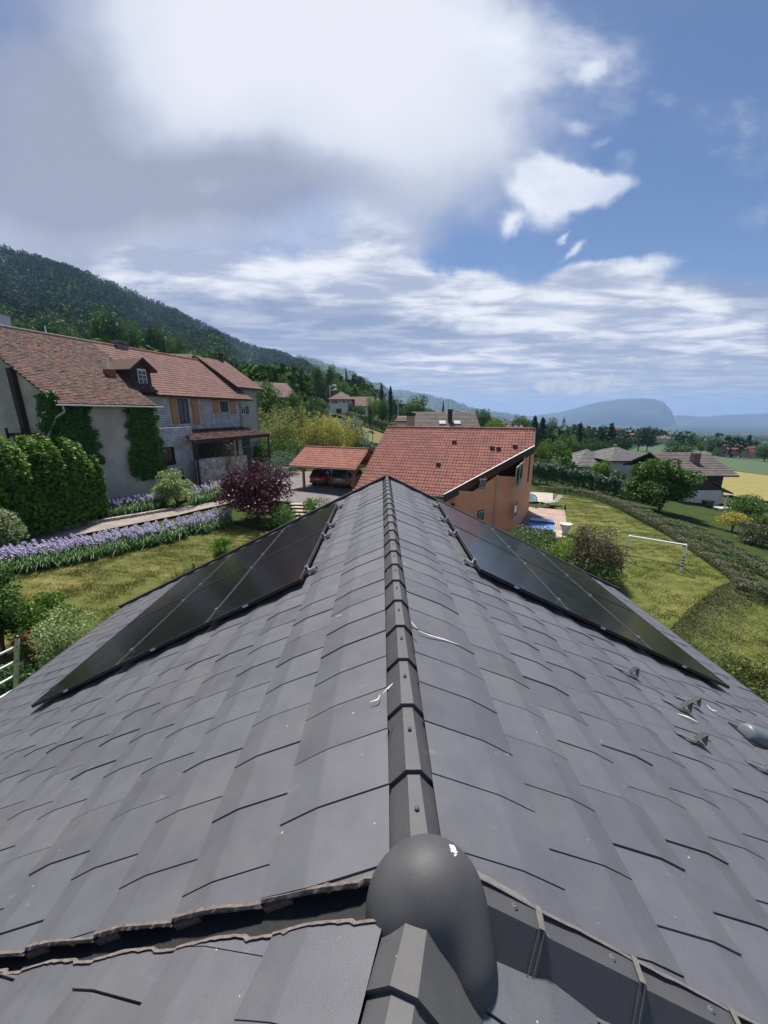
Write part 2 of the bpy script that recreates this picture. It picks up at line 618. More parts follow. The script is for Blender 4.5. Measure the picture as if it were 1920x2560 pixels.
# valley gutter: folded sheet in the gap
mb = MB()
for (s0, s1) in ((0.0, 3.3), (3.3, 6.3)):
    pts = []
    for s in (s0, s1):
        x = -s * C_
        zc = -D0 - s * S_
        pts.append([(x, cutL(x) + 0.08, zc - 0.030), (x, cutL(x) - 0.045, zc - 0.060), (x, cutL(x) - 0.17, zc - 0.030)])
    for c in range(2):
        mb.poly(pts[0][c], pts[0][c + 1], pts[1][c + 1], pts[1][c])
part('valley_gutter', mb, M_UNDER, house, label='dark open valley gutter between broken tile edges')
# broken, sawn tile ends along the valley
mb = MB()


def cut_strip(mb, PF, edges, yf, sgn):
    for k in range(len(edges) - 1):
        s0, s1 = edges[k], edges[k + 1]
        n = 22
        pr = [(0.0, 0.0), (0.61, 0.0186), (1.0, 0.0052)]
        prev = None
        for i in range(n + 1):
            u = i / n
            s = s0 + (s1 - s0) * u
            h = np.interp(u, [p[0] for p in pr], [p[1] for p in pr]) + 0.0065
            y = yf(s) + jigL(s0 + (s1 - s0) * min(max(u, 0.01), 0.99))
            wd = 0.0022 + abs(rng.normal(0, 0.0028))
            th = 0.012 + rng.uniform(0, 0.004) + (0.020 if rng.random() < 0.06 else 0)
            cur = (PF(s, y + sgn * wd, h + 0.0012), PF(s, y - sgn * 0.004, h + 0.0006), PF(s, y - sgn * (0.006 + rng.uniform(0, 0.006)), h - th * 0.6), PF(s, y + sgn * 0.012, h - th))
            if prev is not None:
                for c in range(3):
                    mb.poly(prev[c], prev[c + 1], cur[c + 1], cur[c])
            prev = cur
        # the hollow interlock lug under each tile corner
        if sgn > 0:
            yl = yf(s1 - 0.05) + 0.004
            mb.box(PF(s1 - 0.05, yl + 0.006, -0.022), (0.10, 0.03, 0.022), ax=((-C_, 0, -S_), (0, 1, 0), (-S_, 0, C_)))


cut_strip(mb, LP, eL[:10], lambda s: cutL(-s * C_), 1)
cut_strip(mb, WL, [-0.03] + [0.33 + 0.371 * k for k in range(9)], lambda s: 0.148 * (XR + s * C_) + 0.072, 1)
part('broken_tile_edge', mb, M_CUT, house)


# ridge and hip caps
def cap_run(mb, base, dirv, side, n, length, wt=0.024, wl=0.118, wr=0.098, dl=0.104, dr=0.090, first=0.0, down=(0, 0, 1)):
    """overlapping angular ridge tiles: flat crown, two flanks; base is the crown line; the near end of each tile sits proud"""
    base, dirv, side = (np.array(q, float) for q in (base, dirv, side))
    up = np.cross(side, dirv)
    up = up / np.linalg.norm(up)
    if up[2] < 0:
        up = -up
    prof = [(-wl, -dl), (-wt, 0.0), (wt, 0.0), (wr, -dr)]
    for k in range(n):
        t0 = first + k * length
        t1 = t0 + length + 0.05
        lift0, lift1 = 0.0, -0.018
        A_ = base + dirv * t0
        B_ = base + dirv * t1
        tl = []
        for (O, lf, gr) in ((A_, lift0, 0.004), (B_, lift1, -0.003)):
            tl.append([O + side * (u + (gr if u > 0 else -gr)) + up * (v + lf) for u, v in prof])
            tl.append([O + side * (u * 0.93) + up * (v - 0.016 + lf) for u, v in prof])
        vs = tl[0] + tl[1] + tl[2] + tl[3]
        fs = [(c, c + 1, 8 + c + 1, 8 + c) for c in range(3)]
        fs += [(c + 4, c + 5, c + 1, c) for c in range(3)]          # thickness at the near end
        fs += [(0, 8, 12, 4), (3, 7, 15, 11)]
        mb.add(vs, fs)


def screws(parent, base, dirv, n, length, off, h=0.004):
    for k in range(n):
        c = np.array(base, float) + np.array(dirv, float) * (off + k * length)
        m_ = MB()
        m_.lathe([(0.0085, 0.0), (0.0085, 0.0025), (0.0058, 0.005), (0.0035, 0.0072), (0.0016, 0.0045)], (c[0], c[1], c[2] - 0.006 + h), 12)
        part('screw', m_, M_STEEL, parent)


mb = MB()
cap_run(mb, (XR, 0, ZR), (0, 1, 0), (1, 0, 0), 20, 0.3325, first=1.13)
cap_run(mb, (XR, 0, ZR), (0, 1, 0), (1, 0, 0), 1, 0.27, first=0.86)
rc = part('ridge_cap', mb, M_CAP, house)
screws(rc, (XR, 0, ZR), (0, 1, 0), 21, 0.3325, 0.99)
mb = MB()
sd1 = -NL
b1 = J + np.array([0, 0, ZR])
cap_run(mb, b1 + D1 * 1.20, -D1, sd1, 4, 0.30, first=-0.22, wt=0.029, wl=0.135, wr=0.19, dl=0.105, dr=0.17)
cap_run(mb, b1 + D1 * 1.20, -D1, sd1, 1, 0.12, first=0.98, wt=0.029, wl=0.135, wr=0.19, dl=0.105, dr=0.17)
mb2 = MB()
part('wing_ridge_cap', mb, M_CAP, house)
# hip cap
dh = np.array([math.cos(R(8.6)), -math.sin(R(8.6)), -math.cos(R(8.6)) * T_])
dhn = dh / np.linalg.norm(dh)
sh = np.array([math.sin(R(8.6)), math.cos(R(8.6)), 0.0])          # away from the eye
b_h = np.array([XR + 0.0, YJ + 0.048, -1.246]) 
mb = MB()
for k in range(9):
    t0 = 0.05 + k * 0.315 + (0.06 if k == 0 else 0)
    A_ = b_h + dhn * t0
    B_ = b_h + dhn * (0.05 + (k + 1) * 0.315 + 0.03)
    upn = np.cross(dhn, sh)
    upn = upn if upn[2] > 0 else -upn
    pr = [(0.058, -0.050), (0.028, 0.0), (-0.028, 0.0), (-0.175, -0.205), (-0.165, -0.215)]
    lf = -0.012 if k else 0
    vs = [A_ + sh * u + upn * (v - 0.013) for u, v in pr] + [B_ + sh * u * 1.02 + upn * v for u, v in pr]
    n_ = len(pr)
    mb.add(vs, [(c, c + 1, n_ + c + 1, n_ + c) for c in range(n_ - 1)] + [tuple(range(n_, 2 * n_))])
hc = part('hip_cap', mb, M_CAP, house, label='long stepped hip cap with a pale sealant line')
for k in range(5):
    c = b_h + dhn * (0.30 + 0.315 * k) 
    m_ = MB().lathe([(0.009, 0), (0.009, 0.003), (0.006, 0.006), (0.0035, 0.008), (0.0016, 0.005)], tuple(c + np.array([0, 0, -0.006])), 12)
    part('screw', m_, M_STEEL, hc)
# sealant along the upper side of the hip cap and over its joints
mb = MB()
upn = np.cross(dhn, sh)
upn = upn if upn[2] > 0 else -upn
prev = None
for i in range(70):
    t = 0.16 + i * 0.035
    c = b_h + dhn * t
    wob = 0.0012 * math.sin(i * 0.7) + rng.normal(0, 0.0006)
    wd = 0.004 if t > 0.36 else 0.014
    cur = (c + sh * (0.030 + wd + wob) + upn * (-0.008), c + sh * (0.024 + wob) + upn * 0.0022, c + sh * (0.019 + wob * 1.4) + upn * 0.0016)
    if prev:
        mb.poly(prev[0], cur[0], cur[1], prev[1])
        mb.poly(prev[1], cur[1], cur[2], prev[2])
    prev = cur
for k in range(1, 6):
    t = 0.05 + k * 0.315 + 0.012
    c = b_h + dhn * t
    for (q0, q1, wd) in (((0.026, 0.003), (-0.029, 0.003), 0.010), ((-0.029, 0.003), (-0.105, -0.103), 0.004), ((-0.105, -0.103), (-0.172, -0.198), 0.008)):
        for o_ in ((-0.004, 0.004) if wd < 0.009 else (0.0,)):
            w_ = wd * (0.55 if o_ else 1)
            mb.poly(*[c + sh * u + upn * (v + 0.004) + dhn * (e * w_ + o_ * 2) for (u, v), e in ((q0, -1), (q0, 1), (q1, 1), (q1, -1))])
part('sealant', mb, plain('sealant', (0.16, 0.15, 0.14), 0.8, 0.3, 60), hc)
# flashing lath under the hip cap
mb = MB()
c0, c1 = b_h + dhn * 0.1, b_h + dhn * 2.7
for o_ in (0.0, 0.024):
    mb.bar(c0 + sh * (-0.185 - o_) + upn * (-0.222), c1 + sh * (-0.185 - o_) + upn * (-0.222), 0.016, 0.014)
part('lath', mb, M_DARK, hc)
# hood over the meeting of ridge and hips: one smooth shell
N_, M2 = 56, 40
cen = np.array([0.150, 0.735, -1.42])


def hood_sdf(p):
    def ell(c, r):
        q = (p - np.array(c)) / np.array(r)
        k = np.linalg.norm(q, axis=-1)
        return (k - 1) * min(r)
    a = ell((0.135, 0.800, -1.385), (0.165, 0.142, 0.178))
    b = ell((0.226, 0.725, -1.470), (0.088, 0.125, 0.155))
    c = ell((0.048, 0.780, -1.395), (0.090, 0.105, 0.115))
    kk = 0.04
    out = a
    for o_ in (b, c):
        h = np.clip(0.5 + 0.5 * (o_ - out) / kk, 0, 1)
        out = o_ * (1 - h) + out * h - kk * h * (1 - h)
    return out


th_ = np.linspace(0, 2 * math.pi, N_, endpoint=False)
ph_ = np.linspace(-0.9, math.pi / 2 - 0.01, M2)
TT, PP = np.meshgrid(th_, ph_)
dirs = np.stack([np.cos(PP) * np.cos(TT), np.cos(PP) * np.sin(TT), np.sin(PP)], -1).reshape(-1, 3)
lo_, hi_ = np.zeros(len(dirs)), np.full(len(dirs), 0.6)
for _ in range(30):
    mid = (lo_ + hi_) / 2
    ins = hood_sdf(cen + dirs * mid[:, None]) < 0
    lo_ = np.where(ins, mid, lo_)
    hi_ = np.where(ins, hi_, mid)
mb = MB()
fs = [(r * N_ + c, r * N_ + (c + 1) % N_, (r + 1) * N_ + (c + 1) % N_, (r + 1) * N_ + c) for r in range(M2 - 1) for c in range(N_)]
fs.append(tuple((M2 - 1) * N_ + c for c in range(N_)))
mb.add(list(cen + dirs * lo_[:, None]), fs)
hood = part('junction_hood', mb, M_CAP, house, smooth=True, label='round moulded hood where ridge and hips meet')
mb = MB()
# a white bird dropping on the hood and chalk marks on the tiles
r_ = ray(1134, 2124)
r_ = r_ / np.linalg.norm(r_)
pd = r_ * next(t_ for t_ in np.linspace(1.2, 2.4, 1200) if hood_sdf((r_ * t_)[None])[0] < 0)
for k in range(40):
    a_ = rng.uniform(0, 6.28)
    r_ = abs(rng.normal(0, 0.010))
    q = pd + np.array([math.cos(a_) * r_ * 0.7, math.sin(a_) * r_, 0])
    d_ = q - cen
    d_ = d_ / np.linalg.norm(d_)
    l_, h_ = 0.0, 0.6
    for _ in range(24):
        mm = (l_ + h_) / 2
        if hood_sdf((cen + d_ * mm)[None])[0] < 0:
            l_ = mm
        else:
            h_ = mm
    q = cen + d_ * l_
    mb.lathe([(0.0036, -0.003), (0.003, 0.0012), (0.001, 0.002)], tuple(q), 6)
part('bird_dropping', mb, M_CHALK, hood)


def roof_pt(x, y, lift=0.02):
    """point on the near roof's left or right slope seen at a pixel of the photograph"""
    r = ray(x, y)
    nl = np.array([-T_, 0, 1.0])
    nr = np.array([T_, 0, 1.0])
    ql = r * ((-D0 + lift / C_) / (nl @ r))
    qr = r * ((-D0 + 2 * XR * T_ + lift / C_) / (nr @ r))
    return qr if r[0] > 0 else ql




def streak(pts, wd, lift):
    mb = MB()
    q = [roof_pt(x, y, lift) for x, y in pts]
    for k in range(len(q) - 1):
        d_ = q[k + 1] - q[k]
        d_ = d_ / np.linalg.norm(d_)
        nrm = np.array([T_ if q[k][0] > 0.05 else -T_, 0, 1.0]) * C_
        s_ = np.cross(nrm, d_)
        w0 = wd * (0.4 if k == 0 else 1)
        w1 = wd * (0.3 if k == len(q) - 2 else 1)
        mb.poly(q[k] - s_ * w0, q[k + 1] - s_ * w1, q[k + 1] + s_ * w1, q[k] + s_ * w0)
    part('chalk_mark', mb, M_CHALK, house)


streak([(1046, 1576), (1075, 1588), (1110, 1598), (1148, 1612)], 0.0055, 0.026)
streak([(1027, 1553), (1034, 1561), (1042, 1571)], 0.0045, 0.072)
streak([(982, 1708), (968, 1722), (956, 1734)], 0.003, 0.056)
streak([(950, 1736), (945, 1748), (924, 1755)], 0.004, 0.027)
streak([(1030, 1423), (1059, 1434)], 0.004, 0.026)
streak([(1011, 1407), (1015, 1411)], 0.004, 0.06)
streak([(969, 1426), (972, 1423)], 0.004, 0.06)
streak([(996, 1284), (1005, 1289)], 0.004, 0.026)
streak([(1000, 1402), (1012, 1410)], 0.003, 0.06)
streak([(842, 1541), (854, 1537)], 0.006, 0.026)
streak([(1767, 1762), (1778, 1774), (1792, 1778)], 0.010, 0.026)
streak([(1694, 1784), (1722, 1793), (1744, 1804)], 0.010, 0.026)
streak([(1694, 1832), (1716, 1842), (1748, 1853)], 0.012, 0.026)
# verge boards on the gable, fascia, walls below
mb = MB()
for PF, se, sx in ((LP, SLE, -1), (RP, SRE, 1)):
    a_ = PF(-0.13, YG + 0.0, 0.055)
    b_ = PF(se + 0.05, YG + 0.0, 0.055)
    for (y0, y1, h0, h1) in ((0.0, 0.022, -0.18, 0.062), (0.022, 0.10, 0.045, 0.062)):
        p = [PF(-0.12, YG + y0, h1), PF(se + 0.05, YG + y0, h1), PF(se + 0.05, YG + y0, h0), PF(-0.12, YG + y0, h0)]
        mb.prism(p, (0, y1 - y0, 0))
part('verge_board', mb, M_DARK, house)
for PF, se in ((LP, SLE), (RP, SRE)):
    mb = MB()
    mb.bar(PF(se + 0.06, 1.6 if PF is LP else -0.1, -0.07), PF(se + 0.06, YG, -0.07), 0.11, 0.10)
    part('gutter', mb, M_DARK, house)
mb = MB()
zf = -7.9
xl, xr = LP(SLE - 0.75, 0)[0], RP(SRE - 0.75, 0)[0]
zl, zr = LP(SLE - 0.75, 0)[2] - 0.12, RP(SRE - 0.75, 0)[2] - 0.12
gable = [(xl, YG - 0.5, zf), (xr, YG - 0.5, zf), (xr, YG - 0.5, zr), (XR, YG - 0.5, -1.5), (xl, YG - 0.5, zl)]
mb.prism(gable, (0, -0.3, 0))
mb.box(((xl + 0.15), (1.9 + YG - 0.8) / 2, (zf + zl) / 2), (0.3, YG - 0.8 - 1.9, zl - zf))
mb.box(((xr - 0.15), (-0.3 + YG - 0.8) / 2, (zf + zr) / 2), (0.3, YG - 0.8 + 0.3, zr - zf))
part('wall', mb, M_RENDER_WHITE, house)

# ------------------------------------------------------------------ solar panels on the two slopes
m, t, out = base_mat('solar_glass')
ob = t.n('ShaderNodeTexCoord').outputs['Object']
wv1 = t.n('ShaderNodeTexWave', bands_direction='X', i={'Vector': ob, 'Scale': 3.47, 'Distortion': 0.0})
wv2 = t.n('ShaderNodeTexWave', bands_direction='Y', i={'Vector': ob, 'Scale': 12.0, 'Distortion': 0.0})
ln_ = t.m('MAXIMUM', t.m('MULTIPLY', t.ss(wv2.outputs[1], 0.90, 1.0), 0.55), t.ss(wv1.outputs[1], 0.985, 1.0))
col = t.mix(ln_, (0.008, 0.0085, 0.010, 1), (0.020, 0.021, 0.024, 1))
smg = t.noise(ob, 3.0, 5, 0.6)
pbr(t, out, col, t.mr(smg, 0.3, 0.7, 0.12, 0.20), None, spec=0.42)
M_GLASS_PV = m
PW, PH = 1.722, 1.134


def make_panel():
    r = thing('solar_panel', 'black solar panel', 'solar panel', (0, 0, 0), 'solar panels on the grey tile roof')
    f_ = MB()
    for (c, s) in (((0, PH / 2 - 0.006, 0), (PW, 0.012, 0.035)), ((0, -PH / 2 + 0.006, 0), (PW, 0.012, 0.035)),
                   ((PW / 2 - 0.006, 0, 0), (0.012, PH - 0.024, 0.035)), ((-PW / 2 + 0.006, 0, 0), (0.012, PH - 0.024, 0.035))):
        f_.box(c, s)
    part('frame', f_, M_BLACKFRAME, r)
    e_ = MB()
    for sy in (-1, 1):
        e_.box((0, sy * (PH / 2 - 0.003), 0.0185), (PW - 0.002, 0.005, 0.0025))
    for sx in (-1, 1):
        e_.box((sx * (PW / 2 - 0.002), 0, 0.0183), (0.003, PH - 0.012, 0.002))
    part('rim', e_, M_STEEL, r)
    part('glass_sheet', MB().box((0, 0, 0.009), (PW - 0.025, PH - 0.025, 0.008)), M_GLASS_PV, r)
    part('backsheet', MB().box((0, 0, -0.004), (PW - 0.025, PH - 0.025, 0.006)), M_DARK, r)
    part('type_label', MB().box((-PW / 2 - 0.0008, 0.10, 0.002), (0.0014, 0.062, 0.020)), M_STICK, r)
    return r


pan = make_panel()
s0L, s0R = 0.872, 0.90
first = True
ROW = ('ridge-side', 'middle', 'eaves-side')
for side in (0, 1):
    for i in range(3):
        for j in range(2):
            s = (s0L if side == 0 else s0R) + PH / 2 + i * (PH + 0.019)
            yy = (3.635 if side == 0 else 3.895) + PW / 2 + j * (PW + 0.006) - (PW / 2 - PW / 2)
            PF = LP if side == 0 else RP
            c = PF(s, yy, 0.082)
            ex = np.array([0, 1, 0.0])
            dn = np.array([-C_, 0, -S_]) if side == 0 else np.array([C_, 0, -S_])
            nz = np.array([-S_, 0, C_]) if side == 0 else np.array([S_, 0, C_])
            ey = np.cross(nz, ex)
            mt = Matrix(((ex[0], ey[0], nz[0]), (ex[1], ey[1], nz[1]), (ex[2], ey[2], nz[2])))
            lab = 'black solar panel, %s row, %s end, on the %s slope of the grey roof' % (ROW[i], ('near' if j == 0 else 'far'), ('lawn-and-iris' if side == 0 else 'goal'))
            if first:
                o = pan
                o.location = c
                o['label'] = lab
                o.rotation_euler = mt.to_euler()
                first = False
            else:
                dup(pan, c, label=lab, rot=mt.to_euler())


def make_rail():
    r = thing('mounting_rail', 'aluminium mounting rail', 'mounting rail', (0, 0, 0), 'rails under the solar panels')
    L_ = 3 * PH + 0.24
    b = MB()
    b.box((L_ / 2, 0, 0), (L_, 0.040, 0.036))
    part('rail_bar', b, M_SILVER, r)
    part('end_plug', MB().box((-0.003, 0, 0), (0.006, 0.034, 0.030)), M_DARK, r)
    for k in range(4):
        x = 0.105 + k * (PH + 0.019) - 0.0095
        m_ = MB()
        m_.box((x, 0, 0.064), (0.036 if k in (0, 3) else 0.034, 0.045, 0.006))
        m_.box((x - (0.006 if k == 0 else 0), 0, 0.04), (0.012, 0.040, 0.044))
        m_.lathe([(0.006, 0), (0.006, 0.007)], (x, 0, 0.066), 8)
        part('clamp', m_, M_SILVER, r)
    for k in range(4):
        m_ = MB()
        x = 0.05 + k * 1.05
        m_.box((x, 0.03, -0.03), (0.05, 0.02, 0.05))
        m_.box((x + 0.07, 0.03, -0.05), (0.16, 0.04, 0.006))
        part('roof_bracket', m_, M_STEEL, r)
    return r


rail = make_rail()
first = True
for side in (0, 1):
    for k, yy in enumerate((3.92, 5.12, 5.66, 6.88) if side == 0 else (4.15, 5.27, 6.00, 6.98)):
        PF = LP if side == 0 else RP
        c = PF((s0L if side == 0 else s0R) - 0.105, yy, 0.046)
        ex = np.array([-C_, 0, -S_]) if side == 0 else np.array([C_, 0, -S_])
        nz = np.array([-S_, 0, C_]) if side == 0 else np.array([S_, 0, C_])
        ey = np.cross(nz, ex)
        mt = Matrix(((ex[0], ey[0], nz[0]), (ex[1], ey[1], nz[1]), (ex[2], ey[2], nz[2])))
        lab = 'silver mounting rail under the %s panel array, %s from the ridge cap hood' % (('iris-side' if side == 0 else 'goal-side'), ('first', 'second', 'third', 'fourth')[k])
        if first:
            rail.location = c
            rail.rotation_euler = mt.to_euler()
            rail['label'] = lab
            first = False
        else:
            dup(rail, c, label=lab, rot=mt.to_euler())


# roof hooks and the pipe cowl on the right slope
def make_hook():
    r = thing('roof_hook', 'hook', 'roof hook', (0, 0, 0), 'bent steel hooks on the goal-side slope')
    b = MB()
    wd = 0.030

    def strip(p0, p1):
        b.bar((p0[0], 0, p0[1]), (p1[0], 0, p1[1]), wd, 0.004, up=(0, 0, 1))
    strip((-0.17, 0.004), (0.03, 0.008))
    part('strap', b, M_STEEL, r)
    b = MB()
    strip((-0.035, 0.006), (-0.004, 0.070))
    strip((-0.004, 0.070), (0.034, 0.006))
    part('hook_loop', b, M_DARK, r)
    return r


hk = make_hook()
HK = [((1581, 1688), 'roof hook nearest the panel array, alone on the goal-side slope'), ((1735, 1762), 'roof hook beside a pale scuff, farther one of the close pair'),
      ((1711, 1774), 'roof hook with dark wide loop, nearer one of the close pair'), ((1747, 1857), 'roof hook with a pale scratched strap'),
      ((1920, 1928), 'roof hook cut by the frame edge below the pipe cowl')]
for k, (px, lab) in enumerate(HK):
    c = roof_pt(px[0], px[1], 0.022)
    ex = np.array([C_, 0, -S_])
    nz = np.array([S_, 0, C_])
    ey = np.cross(nz, ex)
    mt = Matrix(((ex[0], ey[0], nz[0]), (ex[1], ey[1], nz[1]), (ex[2], ey[2], nz[2])))
    if k == 0:
        hk.location, hk.rotation_euler, hk['label'] = c, mt.to_euler(), lab
        hk.scale = (1.3, 1.3, 1.3)
    else:
        dup(hk, c, label=lab, rot=mt.to_euler(), sc=1.3 if k != 2 else 1.4)
c = RP(3.46, 2.86, 0.02)
cw = thing('pipe_cowl', 'grey rounded pipe cowl lying on the roof tiles at the frame edge', 'roof vent', c)
m_ = MB()
ex, nz = np.array([C_, 0, -S_]), np.array([S_, 0, C_])
rings = []
for (x, rr) in ((-0.06, 0.05), (-0.05, 0.072), (-0.03, 0.086), (0.03, 0.092), (0.35, 0.095), (0.42, 0.08)):
    rings.append((c + ex * x + nz * 0.02, rr))
m_.tube([q for q, _ in rings], [r_ for _, r_ in rings], 20)
part('cowl', m_, plain('cowl_grey', (0.13, 0.145, 0.165), 0.4, 0.15), cw, smooth=True)
m_ = MB().box(c + ex * 0.17 + nz * (-0.004), (0.52, 0.26, 0.006), ax=(ex, (0, 1, 0), nz))
part('flashing_plate', m_, M_DARK, cw)
# ladder leaning on the eaves
ld = thing('ladder', 'aluminium ladder with black end caps leaning against the eaves', 'ladder', (-6.9, 5.4, -7.4))
dv = np.array([0.24, 0.02, 1.0])
dv = dv / np.linalg.norm(dv)
tops = [np.array([-6.05, 5.70, -3.62]), np.array([-6.05, 5.30, -3.56])]
ry = np.array([0.0, 1.0, 0.0])
for q in tops:
    m_ = MB()
    m_.bar(q, q - dv * 4.0, 0.07, 0.028, up=(0, 1, 0))
    o = part('side_rail', m_, M_SILVER, ld)
    ang = np.linspace(0, math.pi, 9)
    e2 = np.cross(dv, ry)
    pr = [(0.037 * math.cos(a), 0.042 * math.sin(a)) for a in ang]
    m_ = MB()
    m_.prism([q - ry * 0.019 + e2 * u + dv * v for u, v in pr], ry * 0.038)
    part('end_cap', m_, M_BLACKFRAME, o)
m_ = MB()
for k in range(13):
    a_, b_ = tops[0] - dv * (0.16 + k * 0.28), tops[1] - dv * (0.16 + k * 0.28)
    m_ = MB()
    m_.bar(a_, b_, 0.032, 0.028, up=dv)
    part('rung', m_, M_SILVER, ld)


# ------------------------------------------------------------------ terrain
CTRL = np.array([
    (0, 5, -7.4), (-6, 5, -7.0), (6, 4, -7.9), (-10.5, 14.3, -6.5), (-14.9, 14.9, -6.2), (-9, 21.6, -6.35), (-7.5, 23.8, -6.4), (-16.6, 17, -6.1), (-11.6, 25.1, -6.15),
    (-16, 28, -5.8), (-14.5, 36, -5.9), (-17.5, 22, -5.85), (-20, 18, -5.7), (-12.3, 26, -6.1), (-6.3, 34, -6.5), (-3, 32.7, -6.5), (-8, 30, -6.4), (-5, 28, -6.55), (-10, 38, -6.3),
    (0, 30, -6.9), (-8, 40, -6.2), (4, 26, -7.8), (8, 26.5, -8.2), (11.2, 25.6, -8.2), (5, 35, -7.4), (14, 20.4, -8.2), (16, 18.9, -8.2), (15, 31, -8.2), (14.7, 34.5, -8.25), (9, 34, -8.15),
    (17.8, 41, -8.4), (22, 34, -8.5), (19.7, 22, -8.6), (19.5, 19, -8.75), (10, 12, -8.1), (16, 10, -8.8), (24, 16, -9.5), (26.8, 35, -9.3), (35, 45, -10.4), (45, 50, -11.4), (57, 62, -12.6),
    (75, 80, -13.5), (60, 100, -13.2), (100, 140, -15.5), (110, 200, -16.2), (30, 60, -9.8), (20, 60, -8.6), (25, 90, -9), (40, 140, -11), (0, 60, -6.6), (5, 80, -6.5), (-5, 80, -3.9), (-9, 95, -1.5),
    (-14, 110, 0.2), (-20, 70, -2.8), (-16, 50, -5), (-25, 45, -4.5), (-30, 60, -2), (-25, 130, 2), (-40, 100, 4), (-60, 80, 9), (-30, 25, -4), (-45, 30, 1), (-80, 60, 14), (-100, 40, 18),
    (-60, 160, 14), (-20, 200, 6), (10, 200, -3), (0, 300, 0), (40, 250, -9), (-150, 100, 30), (-100, 250, 34), (-40, 300, 12), (200, 200, -24), (300, 400, -34), (100, 400, -17), (0, 500, -3),
    (500, 300, -48), (-250, 300, 78), (-200, 600, 70), (250, 700, -36), (-60, 700, 6), (0, -40, -8), (-40, -30, 0), (50, -30, -12), (150, 20, -22), (200, -100, -24), (-150, -50, 25)], float)
_k = (CTRL[:, 0] < -28) & (CTRL[:, 2] > 0)
CTRL[_k, 2] *= 0.55
_d = np.linalg.norm(CTRL[:, None, :2] - CTRL[None, :, :2], axis=-1)
_n = len(CTRL)
_M = np.zeros((_n + 1, _n + 1))
_M[:_n, :_n] = -np.sqrt(_d ** 2 + 4) + 0
_M[:_n, _n] = 1
_M[_n, :_n] = 1
_W = np.linalg.solve(_M + np.diag([0.05] * _n + [0]), np.append(CTRL[:, 2], 0))


def H(x, y):
    x, y = np.atleast_1d(np.asarray(x, float)), np.atleast_1d(np.asarray(y, float))
    d = np.sqrt((x[..., None] - CTRL[:, 0]) ** 2 + (y[..., None] - CTRL[:, 1]) ** 2 + 4)
    z = -(d @ _W[:_n]) + _W[_n]
    r = np.hypot(x, y)
    far = -34 - 0.050 * (r - 500) * np.clip((x / (r + 1) + 0.75), 0.25, 1) + 10 * np.sin(x / 400.0) * np.cos(y / 500.0)
    far = np.maximum(far, -34 - 190 * (1 - np.exp(-np.maximum(r - 500, 0) / 3500)))
    k = np.clip((r - 420) / 500, 0, 1)
    k = k * k * (3 - 2 * k)
    return z * (1 - k) + far * k


def G(x, y, zoff=0.0):
    """ground point seen at a pixel"""
    r = ray(x, y)
    r = r / np.hypot(r[0], r[1])
    t = np.geomspace(3, 4000, 900)
    P = r[None] * t[:, None]
    below = P[:, 2] < H(P[:, 0], P[:, 1]) + zoff
    k = int(np.argmax(below)) if below.any() else len(t) - 1
    lo, hi = t[max(k - 1, 0)], t[k]
    for _ in range(24):
        m_ = (lo + hi) / 2
        q = r * m_
        if q[2] < H(q[0], q[1])[0] + zoff:
            hi = m_
        else:
            lo = m_
    q = r * hi
    return np.array([q[0], q[1], H(q[0], q[1])[0]])


def at(x, y, Y):
    """ground point at forward distance Y, below what is seen at pixel (x, y); y = 0 asks for the row of the ground itself"""
    yy = y if y else 1100.0
    for _ in range(6):
        r = ray(x, yy)
        X = r[0] / r[1] * Y
        z = H(X, Y)[0]
        p = np.array([X, Y, z])
        yb = CY - F_PX * (p @ UP) / (p @ FW)
        yy = yb if not y else 0.5 * (y + yb)
    return p


def grass_mat(name, c1, c2, c3, sc=1.0, dry=0.5, bs=0.5, stripe=None):
    m, t, out = base_mat(name)
    ob = t.n('ShaderNodeTexCoord').outputs['Object']
    n1 = t.noise(ob, 0.22 * sc, 5, 0.6)
    n2 = t.noise(ob, 1.7 * sc, 6, 0.65)
    n3 = t.noise(t.mapping(ob, scale=(1, 1.3, 1)), 13 * sc, 4, 0.7)
    f = t.m('ADD', t.mr(n2, 0.3, 0.7, 0, 0.6), t.mr(n3, 0.25, 0.75, -0.25, 0.65), clamp=True)
    col = t.mix(f, tuple(c1) + (1,), tuple(c2) + (1,))
    col = t.mix(t.ss(t.m('ADD', t.m('MULTIPLY', n1, 0.6), t.m('MULTIPLY', n2, 0.4)), 0.45, 0.66, 0, dry), col, tuple(c3) + (1,))
    dk = t.ss(n3, 0.28, 0.44, 0.78, 1.0)
    col = t.mix(1.0, col, t.n('ShaderNodeCombineColor', i={0: dk, 1: dk, 2: dk}), 'MULTIPLY')
    if stripe:
        wv = t.n('ShaderNodeTexWave', i={'Vector': t.mapping(ob, rot=(0, 0, stripe[0])), 'Scale': stripe[1], 'Distortion': 2.0, 'Detail': 2})
        col = t.mix(t.ss(wv.outputs[1], 0.3, 0.7, 0, stripe[2]), col, tuple(c3) + (1,))
    pbr(t, out, col, 0.9, n3, bs, 0.05 / sc, spec=0.15)
    return m


M_GROUND = grass_mat('meadow', (0.030, 0.050, 0.014), (0.060, 0.085, 0.022), (0.10, 0.105, 0.04), 0.35, 0.5)
